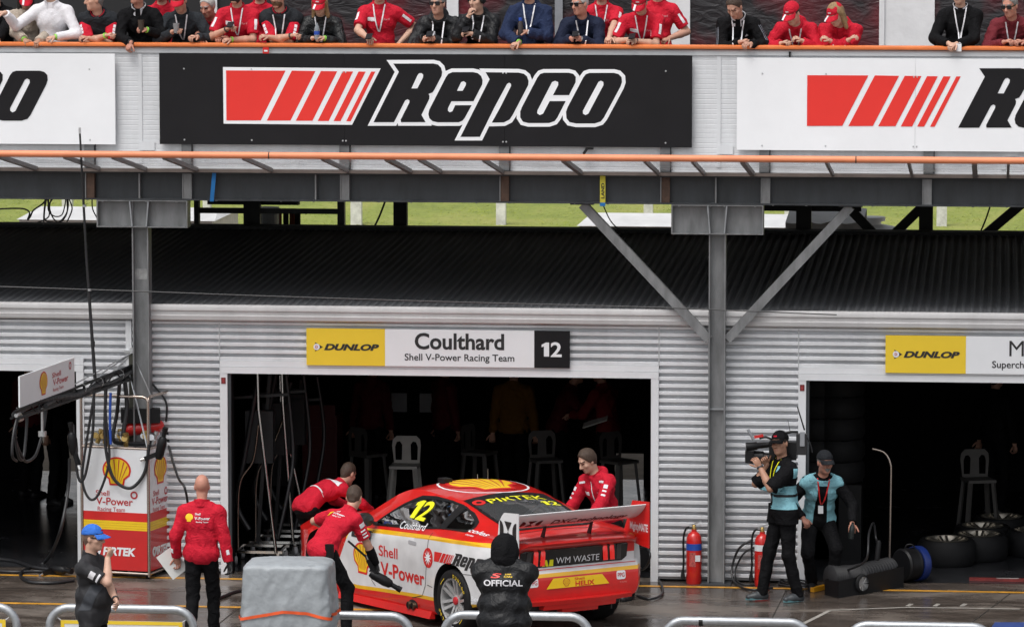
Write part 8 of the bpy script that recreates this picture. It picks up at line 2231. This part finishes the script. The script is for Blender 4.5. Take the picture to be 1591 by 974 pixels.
# 15
P = deck_person('man in a navy hooded jacket with a blue-capped bottle', 823, 9, dict(m=C_NAVYJ, name='jacket', t=.024, folds=.009, hood=True), hands=[(806, 66, -.34), (818, 50)], head=(8, -16, 0), hair='brown', lanyard=TW, bands=(C_GREEN, None), skin=0, NY=-.04, handdir=((-.7, -.5, -.3), None), elbows=[(-1, .2, -.5), (1, .35, -.6)])
c = palm(P, 1, .07) + Vector((.0, -.03, .03)); mb = MB(); mb.lathe([(0, -.08), (.03, -.08), (.03, .05), (.016, .08)], c, n=16); bt_ = mb.build('bottle', mat('cola_bottle', (.03, .02, .018), .12), smooth=40); tag(bt_, 'bottle with a blue cap held by the man in navy', 'bottle'); mb = MB(); mb.lathe([(.02, .08), (.02, .115), (0, .115)], c, n=14); mb.build('bottle_cap', BLUE, bt_, smooth=40)
# 16
P = deck_person('white-haired man in sunglasses and a navy sweater looking at his phone', 905, 30, dict(m=C_NAVY, name='sweater', t=.018), hands=[(888, 60), (902, 61)], head=(10, -38, 0), hair='white', glasses=True, lanyard=TW, bands=(None, mat('steel_watch', (.5, .5, .5), .3, metal=.8)), skin=3); phone(P, 0, 'phone in the hands of the white-haired man in navy')
# 17
P = deck_person('person in a red polo behind the white-haired man in navy', 935, 10, RP, NY=.35, hands=[(920, 60, .2), (944, 66, -.22)], hair='dark', lanyard=TW, skin=1); polo_marks(P)
# 18
P = deck_person('man in a red cap and polo bent over a phone at the rail', 997, 24, RP, hands=[(976, 62), (988, 64)], head=(40, -8, 0), cap=C_RED, brimstripe=TW, lanyard=TW, skin=1, bands=(None, WRIST), hair='brown', width=1.06, NY=-.02); polo_marks(P); phone(P, 0, 'phone held by the man bent over in red cap and polo')
# 19
P = deck_person('person in a red polo mostly hidden behind the bent man in the red cap', 1022, 6, RP, NY=.45, hands=[(1005, 60, .2), (1040, 60, .3)], hair='brown'); polo_marks(P)
# 20
P = deck_person('man in a black tracksuit top leaning over the rail and looking down', 1147, 30, dict(m=C_BLACK, name='tracksuit_top', t=.018, ch=.05, cm=C_SHIRTW), hands=[(1150, 66), (1166, 69, -.34)], head=(42, -24, 0), hair='brown', lanyard=TW, skin=0, NY=-.08)
for i in (0, 1):
    for dx in (-.5, 0, .5): on_arm(P, i, .55, .006, .20, mat('stripe_grey', (.20, .22, .26), .6), dirv=((-.9, .9)[i], -.7 + dx, .1), name='sleeve_stripe')
on_chest(P, .09, .14, shape2d([[(-.02, -.012), (.02, -.012), (0, .02)]]), TW, 'print')
# 21-22
for px, pn, l, hd_, hn in ((1236, 40, 'person in a red jacket and red cap leaning on crossed arms, left of a pair', (36, -26, 0), ((1214, 68), (1246, 64))), (1305, 42, 'long-haired person in red jacket and cap, right of the leaning pair', (36, -34, 0), ((1318, 63), (1290, 64)))):
    P = deck_person(l, px, pn, dict(m=C_RED, name='jacket', t=.026, folds=.010, hood=True), hands=list(hn), head=hd_, cap=C_RED, brimstripe=TW, hair='blonde' if px > 1300 else 'brown', hairstyle='long' if px > 1300 else 'short', lanyard=TW, skin=1, NY=-.10, height=1.74)
    on_chest(P, .08, .15, patch(.012, .05), TW, 'zip')
# 23
P = deck_person('man in a black sweater with clasped hands and a pass on a lanyard', 1492, 14, dict(m=C_BLACK, name='sweater', t=.018, cm=C_SHIRTW), hands=[(1474, 68, -.32), (1486, 69, -.34)], head=(12, -18, 0), hair='brown', lanyard=TW, badge=WHITE, skin=1, NY=-.06, width=1.03)
# 24
P = deck_person('grey-haired man in a maroon cardigan at the right edge', 1572, 32, dict(m=C_MAROON, name='cardigan', t=.020), hands=[(1560, 66), (1590, 66)], head=(18, -26, 0), hair='grey', glasses=True, lanyard=TW, skin=3, NY=-.05)
deck_person('person in black cut by the left edge of the view', -6, 14, dict(m=C_BLACK, name='jacket', t=.02), hands=[(-20, 62), (-4, 64)], head=(10, 0, 0), NY=.2)
